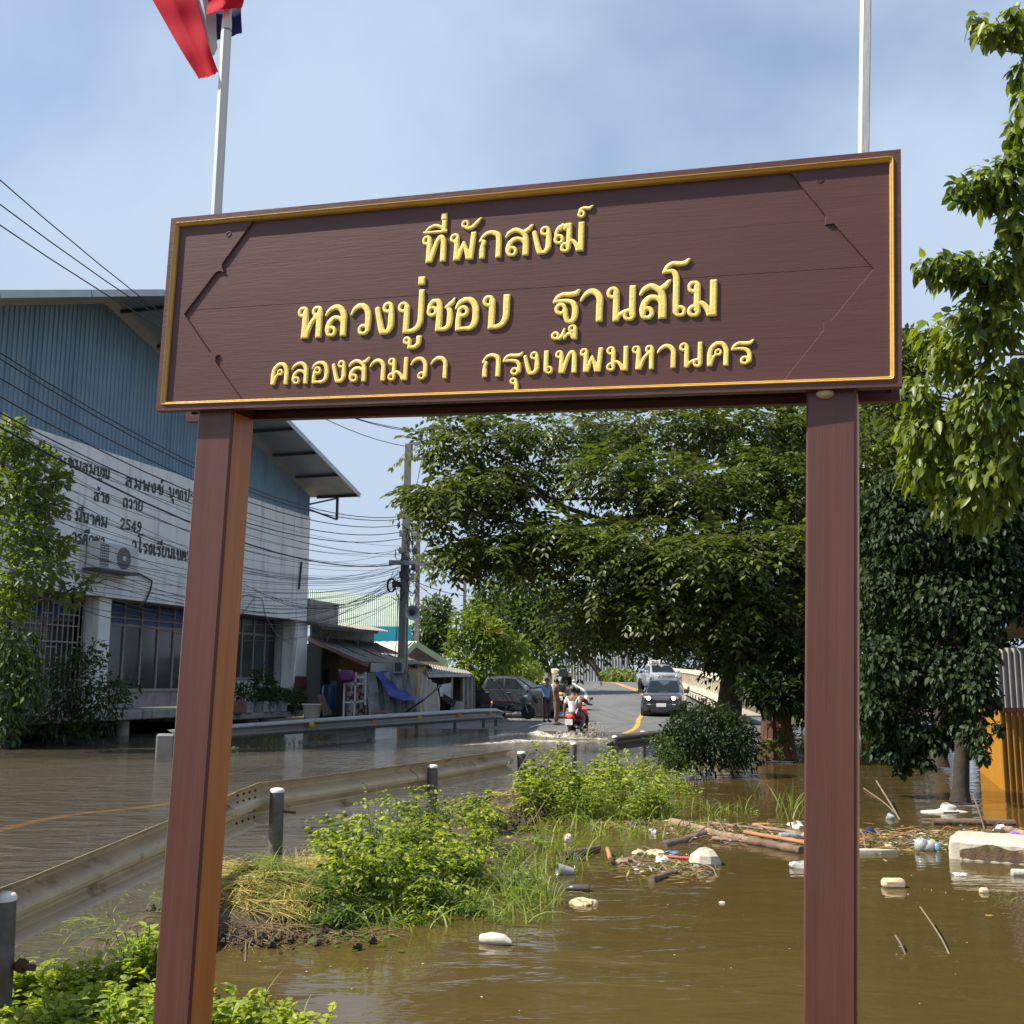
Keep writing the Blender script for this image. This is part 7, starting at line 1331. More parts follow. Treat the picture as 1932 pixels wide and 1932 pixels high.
shrub('dark_shrub', 'dark straggly shrub hanging over the water before the hall platform', [C(140,1290,28.5,70,64,70,900), C(110,1360,28.5,70,40,60,700), C(190,1325,28.5,52,36,44,420), C(170,1235,28.5,34,28,30,160), C(232,1290,28.8,40,12,18,70), C(225,1312,28.8,36,10,18,70), C(172,1375,28.5,46,20,40,260)], 'kite', .15, .42, l_dark if False else leafmat('shrub_leaves', (.026, .046, .014), (.075, .105, .030), .3, .5), [(aty(130, 1400, 28.5), aty(150, 1260, 28.5)), (aty(150, 1400, 28.5), aty(200, 1310, 28.5)), (aty(110, 1400, 28.5), aty(90, 1330, 28.5))])
# ------------------------------------------------------------------ the weedy bank and the foreground plants
def blades(o, ax, ln, wd, bendk=.6, seg=4):
    n = len(o); ax = unit(ax); sd = unit(np.cross(ax, np.array([0, 0, 1.0]) + rng.normal(size=o.shape) * .3)); V = []; hz_ = ax * np.array([1, 1, 0]) + rng.normal(size=o.shape) * .15
    for j in range(seg + 1):
        t = j / seg; p = o + ax * (ln * t)[:, None] + hz_ * (ln * bendk * t * t)[:, None]; p[:, 2] -= ln * bendk * .9 * t * t; w = (wd * (1 - t) ** .7)[:, None]; V += [p - sd * w / 2, p + sd * w / 2]
    V = np.stack(V, 1).reshape(-1, 3); k = 2 * (seg + 1); i = np.arange(n)[:, None] * k
    F = np.concatenate([i + np.array([[2 * j, 2 * j + 1, 2 * j + 3, 2 * j + 2]]) for j in range(seg)], 1).reshape(-1, 4); return V, F
def bank_z(x, y):                                             # height of the mud bank above the water
    best = -.3
    for (c, rx, ry, h) in MOUNDS:
        k = ((x - c.x) / rx) ** 2 + ((y - c.y) / ry) ** 2 + .35 * math.sin(x * 5.3 + y * 2.1) * math.sin(y * 4.7 - x * 1.9) + .18 * math.sin(x * 13 + 1) * math.sin(y * 11)
        if k < 1.6: best = max(best, -.12 + (h + .12) * (1 - k / 1.6) ** .8 - .0)
    return best
MOUNDS = [(onz(505, 1715), .62, .75, .20), (onz(450, 1740), .5, .6, .10), (onz(640, 1685), .6, .9, .14), (onz(760, 1650), .7, 1.3, .10), (onz(880, 1590), .8, 1.5, .10), (onz(975, 1530), .6, .9, .22), (onz(1130, 1510), 1.1, 1.2, .06), (onz(290, 1765), .45, .4, .10), (onz(60, 1860), .6, .3, .03)]
m_soil = mat('wet_dark_soil', (.055, .040, .026), .85, var=.35, scale=5, bump=.8, bscale=12, d=(.12, .09, .055), dscale=4, spec=.3)
m = MB(); m.grid(lambda s, t: (lambda x, y: Vector((x, y, bank_z(x, y) + .03 * math.sin(x * 9 + y * 4) * math.sin(y * 7) )))(-3.4 + 6.2 * s, 4.4 + 12.6 * t), 90, 150)
o = m.obj('mud_bank', m_soil, smooth=True, fix=False); o['kind'] = 'structure'
l_weedk = leafmat('shaded_weed_leaves', (.030, .058, .012), (.070, .105, .022), .35, .5)  # random leaves take this dark green to paint shade between the weeds
def weed(name, label, spots, n, ll, lw, lm, hmin, hmax, nb=60, bl=.45, cat='weeds', lift=0.0, compound=True, group=None):
    """spots: (u, v on the ground, radius x, radius y); leaves on upright stems, with grass blades between"""
    c0 = onz(spots[0][0], spots[0][1]); o = thing(name, label, cat, (c0.x, c0.y, 0), 0, group); parts = []; bl_ = []; st_ = MB()
    for (u, v, rx, ry, k) in spots:
        c = onz(u, v); nn = int(n * k); ns = max(6, nn // 16)
        nt = max(3, ns // 7); ta = rng.random(nt) * 6.283; tq = np.sqrt(rng.random(nt)); th_ = .35 + 1.0 * rng.random(nt); ti = rng.integers(0, nt, ns); q = tq[ti]
        sx = c.x + np.cos(ta[ti]) * q * rx + rng.normal(size=ns) * rx * .10; sy = c.y + np.sin(ta[ti]) * q * ry + rng.normal(size=ns) * ry * .10; hh = (hmin + (hmax - hmin) * rng.random(ns)) * th_[ti] * 1.15 * (1 - .45 * q ** 2); z0 = np.array([max(bank_z(x, y), -.1) for x, y in zip(sx, sy)])
        lean = rng.normal(size=(ns, 2)) * .22
        for i in range(ns):
            top = Vector((sx[i] + lean[i, 0] * hh[i], sy[i] + lean[i, 1] * hh[i], z0[i] + hh[i]))
            if i % 2 == 0: st_.tube([(sx[i], sy[i], z0[i]), Vector((sx[i], sy[i], z0[i])).lerp(top, .5), top], [.005, .004, .002], 4, False)
        idx = np.repeat(np.arange(ns), 16 if not compound else 5); t = .25 + .75 * rng.random(len(idx)) ** .7
        P = np.stack([sx[idx] + lean[idx, 0] * hh[idx] * t, sy[idx] + lean[idx, 1] * hh[idx] * t, z0[idx] + hh[idx] * t], 1)
        ax = rng.normal(size=P.shape); ax[:, 2] = np.abs(ax[:, 2]) * .4 + .1
        if compound: parts.append(pinnate(P, ax, ll * 3.4, 4, np.array([ll]), lw, .3))
        else: nr = rng.normal(size=P.shape) * .5; nr[:, 2] += 1; L_ = ll * (.6 + .8 * rng.random(len(P))); parts.append(kites(P + unit(ax) * ll * .3, ax, nr, L_, L_ * lw, .12, .2))
        m_ = int(nb * k); a = rng.random(m_) * 6.283; q = np.sqrt(rng.random(m_)); B = np.stack([c.x + np.cos(a) * q * rx * 1.1, c.y + np.sin(a) * q * ry * 1.1, np.full(m_, -.02)], 1); axb = rng.normal(size=B.shape) * .35; axb[:, 2] = 1; L_ = bl * (.5 + rng.random(m_)); bl_.append(blades(B, axb, L_, .009 + .008 * rng.random(m_)))
    V, F = joinVF(parts); kk = len(F) // 2; sel = rng.random(kk) < (.36 if lm is l_weed else .2); sel = np.repeat(sel, 2); mesh_np('foliage', V, F[~sel], lm, o); mesh_np('shaded_leaves' if False else 'dark_foliage', V, F[sel], l_weedk, o, kind='stuff')
    if st_.v: st_.obj('stems', m_twig, o, world=True, kind='stuff', fix=False)
    if bl_: V, F = joinVF(bl_); mesh_np('grass_blades', V, F, l_grassy, o, kind='stuff')
    return o
weed('weed_clump', 'large bright weed clump on the bank between the straw heap and the pond', [(690, 1688, .36, .45, .8), (655, 1660, .22, .35, .35), (735, 1650, .30, .6, .6), (790, 1668, .40, .5, .9), (845, 1620, .38, .7, .7), (880, 1585, .40, .8, .6), (770, 1722, .42, .3, .7), (890, 1668, .34, .4, .6), (705, 1722, .3, .28, .5), (830, 1565, .35, .6, .35)], 1000, .056, .52, l_weed, .14, .50, 70, .36)
weed('weed_clump', 'low dark weeds at the foot of the large clump along the pond edge', [(735, 1745, .4, .22, .8), (850, 1712, .4, .3, .8), (930, 1690, .25, .5, .5), (640, 1735, .3, .25, .5)], 700, .046, .55, l_weedd, .05, .24, 90, .3)
weed('weed_clump', 'tall bright green weed clump beside the lone guardrail posts', [(1105, 1535, .55, .6, .9), (1175, 1520, .5, .6, .9), (1045, 1545, .4, .5, .6), (1140, 1490, .5, .7, .6), (1090, 1500, .4, .6, .5), (1200, 1545, .4, .4, .5)], 1000, .068, .5, l_weed, .16, .66, 120, .55)
weed('weed_clump', 'smaller weed clump trailing into the pond behind the tall one', [(1240, 1495, .6, .7, 1.0), (1215, 1470, .4, .7, .6)], 1200, .045, .5, l_weed, .14, .42, 50, .4)
weed('weed_sprig', 'single upright leafy sprig at the top of the bank', [(708, 1640, .10, .12, 1)], 160, .042, .5, l_weed, .42, .56, 4, .4)
weed('bank_grass', 'yellowish grass and creepers spreading from the bank into the shallow water', [(1010, 1620, .45, 1.0, 1), (960, 1710, .35, .6, .8), (1000, 1690, .2, .6, .5), (1120, 1570, 1.2, .5, 1), (1290, 1530, .9, .5, .6)], 420, .032, .45, l_weed, .04, .16, 240, .34)
weed('low_weeds', 'thin yellow green creepers floating along the far guardrail and shops', [(520, 1400, 1.6, .6, 1), (600, 1394, 1.5, .6, 1), (480, 1412, 1.2, .5, .6), (240, 1400, 2.0, .6, 1)], 260, .06, .4, l_weedd, .02, .12, 60, .2)
# the bright plants at the lower left, leaves large enough to tell apart
fg = thing('foreground_plant', 'bright yellow green leafy plants in the lower left corner', 'plant', tuple(onz(250, 1932)))
spots = [(60, 1935, .42, .28, .15), (180, 1935, .40, .26, .14), (250, 1915, .26, .22, .20), (330, 1960, .35, .25, .20), (120, 1975, .5, .3, .22), (430, 1960, .35, .22, .15), (20, 1960, .4, .3, .18), (250, 1990, .5, .25, .24), (470, 1990, .3, .2, .16), (268, 1890, .07, .06, .36), (120, 1905, .08, .06, .22), (40, 1905, .08, .06, .20)]
P_ = []; A_ = []; st_ = MB()
for (u, v, rx, ry, h) in spots:
    c = onz(u, v, 0); ns = 40
    for i in range(ns):
        a = rng.random() * 6.283; q = math.sqrt(rng.random()); b = Vector((c.x + math.cos(a) * q * rx, c.y + math.sin(a) * q * ry, -.05)); hh = h * (.55 + .5 * rng.random()); tp = b + Vector((rng.normal() * .07, rng.normal() * .07, hh + .05)); mid = b.lerp(tp, .5) + Vector((rng.normal() * .015, rng.normal() * .015, 0)); st_.tube([b, mid, tp], [.003, .0025, .0015], 4, False)
        for j in range(7):
            t = .35 + .65 * (j + rng.random()) / 7; p = b.lerp(tp, t); a2 = rng.random() * 6.283
            for s in (0, math.pi): P_.append(tuple(p)); A_.append((math.cos(a2 + s), math.sin(a2 + s), .25 + .35 * rng.random()))
P_ = np.array(P_); A_ = np.array(A_) + rng.normal(size=(len(A_), 3)) * .15; nr = rng.normal(size=P_.shape) * .3; nr[:, 2] += 1; Ls = .054 * (.55 + .75 * rng.random(len(P_)))
vis = np.argsort(-P_[:, 2] + (P_[:, 1] - 4.6) * .08); idx = vis[:300]; rest = vis[300:]
V, F = ovals(P_[rest], A_[rest], nr[rest], Ls[rest], Ls[rest] * .6, .14, .2); mesh_np('foliage', V, F, l_weed, fg, kind='stuff'); st_.obj('stems', l_weedd, fg, world=True, kind='stuff', fix=False)
l_w1 = leafmat('bright_weed_leaf', (.34, .42, .05), (.37, .45, .055), .48, .45, (1.5, 1.55, .45)); l_w2 = leafmat('green_weed_leaf', (.24, .32, .035), (.26, .34, .04), .48, .45, (1.5, 1.55, .45)); l_w3 = leafmat('deep_weed_leaf', (.16, .23, .025), (.17, .24, .028), .45, .45)  # three leaf greens dealt out in turn
single_leaves(fg, idx, P_, A_, nr, Ls, [l_w1, l_w2, l_w3])
weed('foreground_sprigs', 'small sprigs right of the left post at the bottom of the picture', [(470, 1925, .25, .16, .6), (560, 1935, .2, .12, .3)], 300, .026, .5, l_weed, .05, .2, 20, .25, compound=False)
# straw heaps and soil
def straw(label, spots, n, mt_, ln=.27, name='straw_heap'):
    parts = []; c0 = onz(*spots[0][:2]); o = thing(name, label, 'straw heap', (c0.x, c0.y, 0), 0, 'straw heaps')
    for (u, v, rx, ry, h, k) in spots:
        c = onz(u, v); m_ = int(n * k); a = rng.random(m_) * 6.283; q = np.sqrt(rng.random(m_)); x = c.x + np.cos(a) * q * rx; y = c.y + np.sin(a) * q * ry
        z = np.array([max(bank_z(i, j), -.02) for i, j in zip(x, y)]) + h * (1 - q ** 2) * rng.random(m_) + .015
        ax = rng.normal(size=(m_, 3)); ax[:, 2] = np.abs(ax[:, 2]) * .12 + .01; ax[:, 0] += .35; L_ = ln * (.25 + 1.0 * rng.random(m_) ** 1.6); parts.append(blades(np.stack([x, y, z], 1), ax, L_, .004 + .006 * rng.random(m_), .25, 3))
    V, F = joinVF(parts); mesh_np('straw', V, F, mt_, o, kind='stuff'); return o
straw('large yellow heap of cut straw on the bank beside the left post', [(470, 1665, .36, .4, .10, 1), (535, 1670, .42, .42, .10, 1), (590, 1685, .3, .4, .08, .6), (480, 1730, .4, .34, .05, .7), (425, 1690, .3, .35, .06, .6), (560, 1640, .4, .3, .03, .6), (440, 1640, .4, .4, .02, .6), (620, 1625, .4, .3, .02, .5), (610, 1725, .3, .25, .03, .5)], 2600, l_straw)
straw('greenish straw over the middle of the heap', [(520, 1700, .6, .5, .10, 1), (580, 1720, .5, .4, .08, .8), (640, 1730, .5, .35, .05, .6)], 1300, l_grassy, .30)
straw('thin floating straw left of the left post', [(240, 1745, .8, .45, .02, 1), (200, 1690, .8, .5, .01, .7), (270, 1620, .7, .5, .01, .5), (120, 1800, .5, .3, .01, .4)], 420, l_grassy, .22)
straw('dull straw and roots on the dark mound between the weed clumps', [(960, 1535, .7, .8, .10, 1), (860, 1555, .6, .6, .10, .7), (930, 1510, .6, .6, .05, .5)], 520, l_straw, .28)
straw('brown straw fringe at the waterline below the large heap', [(470, 1775, .6, .2, .03, 1), (560, 1770, .5, .2, .03, .8), (660, 1760, .4, .2, .03, .5)], 500, leafmat('wet_straw', (.13, .09, .045), (.24, .17, .08), .2, .7), .2)
m = MB(); rr = random.Random(8)
for i in range(70):
    u = rr.gauss(500, 80); v = rr.gauss(1768, 12); p = onz(u, v, .02); m.blob(p, rr.uniform(.008, .030), i, .6, 7, 5)
for i in range(60):
    u = rr.gauss(965, 26); v = rr.gauss(1540, 14); p = onz(u, v, .05); m.blob(p, rr.uniform(.015, .045), i, .6, 7, 5)
for i in range(40):
    u = rr.gauss(300, 26); v = rr.gauss(1755, 14); p = onz(u, v, .02); m.blob(p, rr.uniform(.015, .045), i, .3, 7, 5)
tag(m.obj('soil_clods', m_soil, smooth=True, fix=False), 'clods of wet dark soil at the edge of the bank', 'soil', kind='stuff')
# lone grass and reeds out in the pond
def reeds(label, spots, ln, wd, n, mt_=None, bk=.35):
    o = thing('pond_grass', label, 'grass', tuple(onz(*spots[0][:2])), 0, 'grass standing in the pond'); parts = []
    for (u, v, r) in spots:
        c = onz(u, v); B = np.array(c) + rng.normal(size=(n, 3)) * np.array([r, r, 0]); B[:, 2] = -.05; ax = rng.normal(size=B.shape) * .28; ax[:, 2] = 1; parts.append(blades(B, ax, ln * (.5 + .7 * rng.random(n)), wd * (.7 + .6 * rng.random(n)), bk))
    V, F = joinVF(parts); mesh_np('blades', V, F, mt_ or l_grassy, o); return o
reeds('grass tuft standing in the pond left of the right post', [(1500, 1545, .12), (1485, 1530, .1), (1512, 1520, .1)], .52, .016, 10)
reeds('thin lone reeds in open water left of the right post', [(1418, 1500, .05), (1440, 1505, .05), (1462, 1500, .04)], .42, .014, 3)
reeds('sparse blades along the floating litter left of the post', [(1330, 1560, .2), (1380, 1555, .25), (1280, 1550, .25), (1240, 1580, .2)], .20, .010, 12)
reeds('pale tangled reed bent over in the pond at the right edge', [(1890, 1700, .03), (1905, 1690, .03)], .30, .008, 5, None, .8)
reeds('small green shoot growing by the white foam scrap', [(1684, 1668, .01)], .16, .010, 3)
# ------------------------------------------------------------------ the yellow shed in the water at the right edge
m_yw = mat('yellow_corrugated_sheet', (.38, .175, .018), .5, var=.1, scale=2, d=(.34, .17, .02), dscale=2, dmin=.55, dmax=.8, dstretch=(3, 3, .3)); m_wcs = mat('white_corrugated_sheet', (.36, .35, .33), .5, var=.1, d=(.3, .28, .26), dscale=1.5)
sd_ = thing('shed', 'yellow and white corrugated metal shed standing in the water at the right edge', 'shed', tuple(onz(1900, 1480)))
n0 = onz(1893, 1490); fr_ = aty(1855, 1440, 24); fr_.z = 0
def wallsheet(a, b, z0, z1, n, mt_, nm): corr([Vector((a.x, a.y, z0)), Vector((b.x, b.y, z0)), Vector((b.x, b.y, z1)), Vector((a.x, a.y, z1))], n, .022, 1).obj(nm, mt_, sd_, world=True, smooth=True)
n0 = onz(1893, 1490); n0.z = 0; far_ = aty(1850, 1440, 21); far_.z = 0; far2 = onz(2010, 1490); far2.z = 0
zm = aty(1890, 1340, n0.y).z; zu = aty(1890, 1222, n0.y).z
k = 4
for i in range(k):
    a = n0.lerp(far_, i / k); b = n0.lerp(far_, (i + .99) / k); wallsheet(b, a, -.5, zm, 5, m_yw, 'yellow_sheet'); wallsheet(b, a, zm + .03, zu, 5, m_wcs, 'white_sheet')
for i in range(2):
    a = n0.lerp(far2, i / 2); b = n0.lerp(far2, (i + .99) / 2); wallsheet(a, b, -.5, zm, 5, m_yw, 'yellow_sheet'); wallsheet(a, b, zm + .03, zu, 5, m_wcs, 'white_sheet')
MB().beam(n0 + Vector((0, 0, zm)), far_ + Vector((0, 0, zm)), .05, .08).obj('rail', m_barkr, sd_, world=True)
MB().beam(n0 + Vector((0, -.05, zm)), far2 + Vector((0, -.05, zm)), .05, .08).obj('rail', m_barkr, sd_, world=True)
m_blr = mat('blue_roof_edge', (.05, .22, .55), .5); r0 = aty(1868, 1205, n0.y + 1.0); r1 = aty(1950, 1130, n0.y - 2.2); bk = Vector((2.6, .6, .12))
corr([r0, r1, r1 + bk, r0 + bk], 14, .03, 2).obj('roof', mat('tan_roof_underside', (.34, .25, .18), .7, var=.2), sd_, world=True)
m = MB(); m.grid(lambda s, t: r0.lerp(r1, s) + Vector((0, 0, .03 * math.sin(2 * math.pi * 14 * s) + .02 - .05 * t)) + Vector((-.012, 0, 0)), 84, 1); m.obj('roof_edge', m_blr, sd_, world=True, fix=False)
# ------------------------------------------------------------------ litter floating on the flood: each piece a thing
m_sty = mat('white_styrofoam', (.46, .42, .33), .75, var=.16, scale=9, bump=.25, bscale=50); m_styd = mat('dirty_styrofoam', (.66, .59, .46), .8, var=.08, scale=12, bump=.4, bscale=40, d=(.10, .06, .03), dscale=3.2, dmin=.30, dmax=.55); m_logm = mat('wet_log', (.13, .085, .06), .8, var=.35, scale=6, bump=.5, bscale=18, stretch=(1, 1, 1)); m_logl = mat('dry_pinkish_log', (.25, .165, .115), .85, var=.4, scale=8, bump=.6, bscale=24, d=(.10, .07, .05), dscale=5, dmin=.5, dmax=.65); m_stk = mat('orange_brown_stick', (.32, .15, .065), .8, var=.25, scale=8)
m_clear = mat('clear_plastic', (.30, .33, .32), .15, var=.1, spec=.8); m_dkb = mat('smoky_bottle', (.07, .06, .06), .25, var=.1, spec=.7); m_bag = mat('white_plastic_bag', (.46, .44, .39), .45, var=.06, scale=10, bump=.3, bscale=25); m_bagp = mat('pale_pink_bag', (.56, .46, .44), .5, var=.1); m_vio = mat('violet_plastic', (.16, .10, .34), .4, var=.1); m_nvy = mat('navy_plastic', (.025, .03, .14), .4); m_teal = mat('teal_plastic', (.10, .34, .40), .4); m_redpl = mat('red_plastic', (.45, .06, .05), .5); m_bluepl = mat('light_blue_plastic', (.13, .26, .36), .4); m_tanfoam = mat('yellowish_foam', (.58, .44, .27), .8, var=.1, bump=.2); m_orl = mat('orange_leaf', (.42, .17, .05), .7, var=.15)
def W(u, v): p = onz(u, v); p.z = 0; return p
def at_(name, cat, label, mb, mt_, smooth=True, group=None): return tag(mb.obj(name, mt_, smooth=smooth), label, cat, group)
# the big foam box and other foam
a = W(1790, 1620); b = W(1990, 1636); d = (b - a).normalized(); q = Vector((-d.y, d.x, 0))
M = Matrix(((d.x, q.x, 0, a.x), (d.y, q.y, 0, a.y), (0, 0, 1, 0), (0, 0, 0, 1))); m = MB(); Lx = (b - a).length; hh = .20
def fb(s, t):
    P = [(.0, 0, -.08), (.0, 0, hh - .05), (.0, .05, hh), (.0, .52, hh), (.0, .57, hh - .05), (.0, .57, -.08)]
    k = min(int(t * 5), 4); f = t * 5 - k; y = P[k][1] + (P[k + 1][1] - P[k][1]) * f; z = P[k][2] + (P[k + 1][2] - P[k][2]) * f
    e = .05 * (1 - min(1, min(s, 1 - s) / .03)) ** 2; w = .004 * math.sin(s * 21) * math.sin(t * 7) + .0025 * math.sin(s * 47 + 2)
    return M @ Vector((s * Lx, y * (1 - e * .6) + e * .28 + w, z - e * (z > .1) + w * .6))
m.grid(fb, 90, 30); nb_ = 91
for s in (0, 1):
    m.grid(lambda p, t, s=s: M @ Vector((s * Lx + (-.012 if s == 0 else .012) * math.sin(math.pi * t), .03 + .51 * p, -.08 + (hh + .06) * t)), 6, 6)
fo = thing('foam_block', 'long battered white foam block with a brown stained side at the right edge', 'foam block', (a.x, a.y, 0)); m.obj('block', m_sty, fo, world=True, smooth=True, fix=False)
m = MB(); m.grid(lambda s, t: M @ Vector((.10 + (Lx - .14) * s, -.008 + .003 * math.sin(s * 40), .02 + (hh - .085 - .05 * (abs(s - .5) * 2) ** 8 - .02 * math.sin(s * 13)) * t)), 60, 12); m.obj('stained_side', m_styd, fo, world=True, smooth=True, fix=False)
p = W(1335, 1634); at_('foam_lump', 'foam lump', 'round faceted white foam lump floating alone in the pond', MB().blob(p + Vector((0, .1, .02)), (.155, .13, .12), 9, .14, 9, 6), m_sty, False)
p = W(1690, 1676); at_('foam_scrap', 'foam scrap', 'flat cream foam scrap floating below the shoot, right of the post', MB().bbox(p + Vector((0, .05, .03)), (.18, .10, .075), .02), m_tanfoam, True)
p = W(1857, 1684); at_('foam_scrap', 'foam scrap', 'tiny cream foam scrap near the right edge below the foam block', MB().bbox(p + Vector((0, .0, .012)), (.075, .05, .05), .015), m_tanfoam, True)
p = W(1098, 1706); at_('foam_scrap', 'foam scrap', 'cream lumpy foam scrap floating at the end of the weedy bank', MB().blob(p, (.10, .06, .04), 4, .35, 14, 7).blob(p + Vector((.07, .0, 0)), (.05, .05, .035), 6, .2, 10, 6), m_tanfoam)
p = W(1362, 1704); at_('foam_scrap', 'foam scrap', 'smallest white foam crumb drifting alone in the open pond', MB().blob(p, (.025, .02, .015), 2, .2, 8, 5), m_sty)
p = W(1780, 1532); at_('plastic_bag', 'plastic bag', 'white crumpled bag half sunk in the pond in front of the pond tree', MB().blob(p, (.26, .12, .035), 5, .45, 18, 8).blob(p + Vector((.05, 0, .03)), (.10, .07, .07), 8, .4, 14, 8), m_bag)
p = W(1636, 1610); at_('foam_plate', 'plate', 'pale pointed board floating just right of the right post', MB().prism([(-.28, -.05), (.12, -.05), (.30, 0), (.12, .07), (-.28, .08)], .0, .035, Matrix.Translation(p)), m_sty, False)
# logs and planks
def log(label, u0, v0, u1, v1, r, mt_, z=.02, r1=None, cat='log', name='log', bendy=.03, group=None):
    a = onz(u0, v0, 0) + Vector((0, 0, z)); b = onz(u1, v1, 0) + Vector((0, 0, z)); P = bend(a, b, 1, int(u0), bendy, 8); P = [Vector((q.x, q.y, z)) for q in P]; r1 = r1 or r
    return at_(name, cat, label, MB().tube(P, [r + (r1 - r) * i / 8 + r * .12 * math.sin(i * 2.3) for i in range(9)], 9), mt_, True, group)
log('long dark log floating in front of the yellow shed', 1760, 1556, 1915, 1558, .042, m_logm, .03)
log('thick pale log slanting through the raft of litter left of the post', 1268, 1556, 1425, 1592, .055, m_logl, .02, .035)
log('end of a grey log with a cut face against the right post', 1415, 1592, 1512, 1611, .042, m_logm, .03)
log('long straight orange stick across the litter to the right post', 1405, 1583, 1520, 1604, .022, m_stk, .07, None, 'stick', 'stick', .005)
log('short dark log at the end of the bank', 1060, 1622, 1130, 1606, .045, m_logm, .03, .03)
log('dark sunken log behind the drifting twigs', 1250, 1598, 1330, 1575, .055, m_logm, -.005)
log('brown plank edge among the litter behind the foam block', 1828, 1580, 1895, 1594, .05, m_logl, .02, .03, 'plank', 'plank')
log('pale board behind the foam block at the right edge', 1900, 1570, 1960, 1586, .04, m_logl, .03, None, 'plank', 'plank')
log('dark driftwood piece under the floating twigs', 1228, 1664, 1275, 1648, .035, m_logm, .015, .02)
log('small reddish stick leaning in the water beside the clear cup', 1152, 1633, 1146, 1612, .022, m_stk, .05, None, 'stick', 'stick', .01)
log('red tipped stick touching the round foam lump', 1252, 1620, 1308, 1624, .014, m_redpl, .02, None, 'stick', 'stick', .01)
log('curved reddish bark piece floating behind the round foam lump', 1345, 1587, 1408, 1594, .022, m_logl, .03, .01, 'bark piece', 'bark_piece', .08)
log('thin grey branch lying along the raft behind the logs', 1420, 1562, 1520, 1580, .018, m_logl, .03, None, 'branch', 'branch', .03)
log('second thin branch at the back of the raft', 1340, 1556, 1440, 1568, .02, m_logl, .02, .012, 'branch', 'branch', .04)
def twig(label, P, r, mt_=m_twig, cat='twig', group=None):
    Q = [onz(u, v, 0) + Vector((0, 0, z)) for u, v, z in P]; return at_('twig', cat, label, MB().tube(path(Q, 4) if len(Q) > 2 else Q, r, 5), mt_, True, group)
twig('pale twig poking out of the pond in the lower right', [(1738, 1746, .12), (1760, 1768, .08), (1780, 1786, .03), (1796, 1806, -.02)], .006)
twig('small dark twig poking out left of the pale one', [(1690, 1784, .06), (1700, 1794, .04), (1710, 1801, -.01)], .007, m_logm)
twig('thin bare branch rising from the water beyond the right post', [(1630, 1490, .02), (1665, 1512, .0), (1690, 1535, .0)], .010); twig('thin branch crossing the one beyond the right post', [(1655, 1512, .28), (1680, 1530, .1), (1700, 1548, -.02)], .012)
twig('looping twig floating beside the drifting heap', [(1270, 1652, .02), (1300, 1640, .05), (1340, 1642, .03), (1352, 1652, .0)], .006); twig('bent bare twig on the raft of litter', [(1300, 1592, .02), (1335, 1578, .10), (1362, 1590, .02)], .007); twig('forked bare twig above the thick log', [(1330, 1575, .02), (1350, 1566, .12), (1375, 1584, .02)], .006); twig('thin leaning stick rising from the bank edge in front of the straw heap', [(463, 1815, 0), (464, 1770, .02), (462, 1715, .10)], .006, m_logm)
twig('slanting bare stick in front of the yellow shed', [(1838, 1545, .30), (1850, 1556, .12), (1858, 1566, .0)], .010, m_logm); twig('curved stem standing in the litter right of the post', [(1618, 1590, .16), (1630, 1596, .1), (1634, 1610, .0)], .007)
twig('long pale cane arched up from the weed clump', [(1000, 1560, .02), (1040, 1545, .3), (1085, 1530, .52)], .006); twig('upright pale stalk leaning over the bank', [(958, 1530, .05), (975, 1510, .35), (1000, 1500, .62)], .006)
# bottles, cups, bags
def bottle(label, u, v, ang, ln, r, mt_, capm=None, z=.02):
    p = W(u, v); o = thing('bottle', label, 'bottle', (p.x, p.y, z), ang); MX = Matrix.Rotation(R(90), 4, 'Y'); m = MB(); m.lathe([(r * .7, -ln / 2), (r, -ln / 2 + .01), (r, ln * .18), (r * .85, ln * .25), (r * .4, ln * .42), (r * .4, ln * .47)], 14, MX); m.obj('body', mt_, o, smooth=True); m = MB(); m.lathe([(r * .45, ln * .45), (r * .45, ln * .53), (0, ln * .53)], 12, MX); m.obj('cap', capm or m_bag, o, smooth=True)
bottle('small dark bottle floating below the clear cup', 1090, 1681, R(175), .19, .030, m_dkb, m_dkb); bottle('dark bottle lying among the grass at the start of the raft', 1208, 1555 + 3, R(5), .24, .035, m_dkb, m_orl); bottle('clear greenish bottle at the end of the log by the post', 1492, 1581, R(8), .26, .038, m_clear, m_bag); bottle('clear bottle with a teal label floating in the litter left of the foam block', 1890 - 150, 1593, R(20), .22, .035, m_clear, m_bluepl)
bottle('navy bottle cap end standing in the litter left of the foam block', 1641 + 0, 1573, R(90), .10, .05, m_nvy, m_dkb); bottle('pale bottle with a red and blue label below the foam block at the right edge', 1928, 1652, R(-10), .17, .035, m_bag, m_redpl)
p = W(1066, 1650); o = thing('plastic_cup', 'clear plastic cup tipped on its side in the grey water', 'cup', (p.x, p.y, .03), R(10)); m = MB(); m.lathe([(.035, -.07), (.055, .07), (.052, .07), (.033, -.065)], 16, Matrix.Rotation(R(-80), 4, 'Y')); m.obj('cup', m_clear, o, smooth=True); m = MB(); m.bbox((0, -.01, -.03), (.16, .05, .03), .01); m.obj('sleeve', m_dkb, o)
p = W(935, 1782); m = MB(); m.tube([p + Vector((-.09, .06, .02)), p + Vector((-.02, .02, .03)), p + Vector((.05, -.01, .03)), p + Vector((.10, -.03, .015))], [.03, .04, .035, .012], 10); at_('foam_bottle', 'bottle', 'white crumpled bottle floating at the near end of the weeds', m, m_bag)
def lump(label, u, v, r, mt_, seed, cat, name): return at_(name, cat, label, MB().blob(W(u, v) + Vector((0, 0, r[2] * .2)), [k * .85 for k in r], seed, .5, 13, 8), mt_)
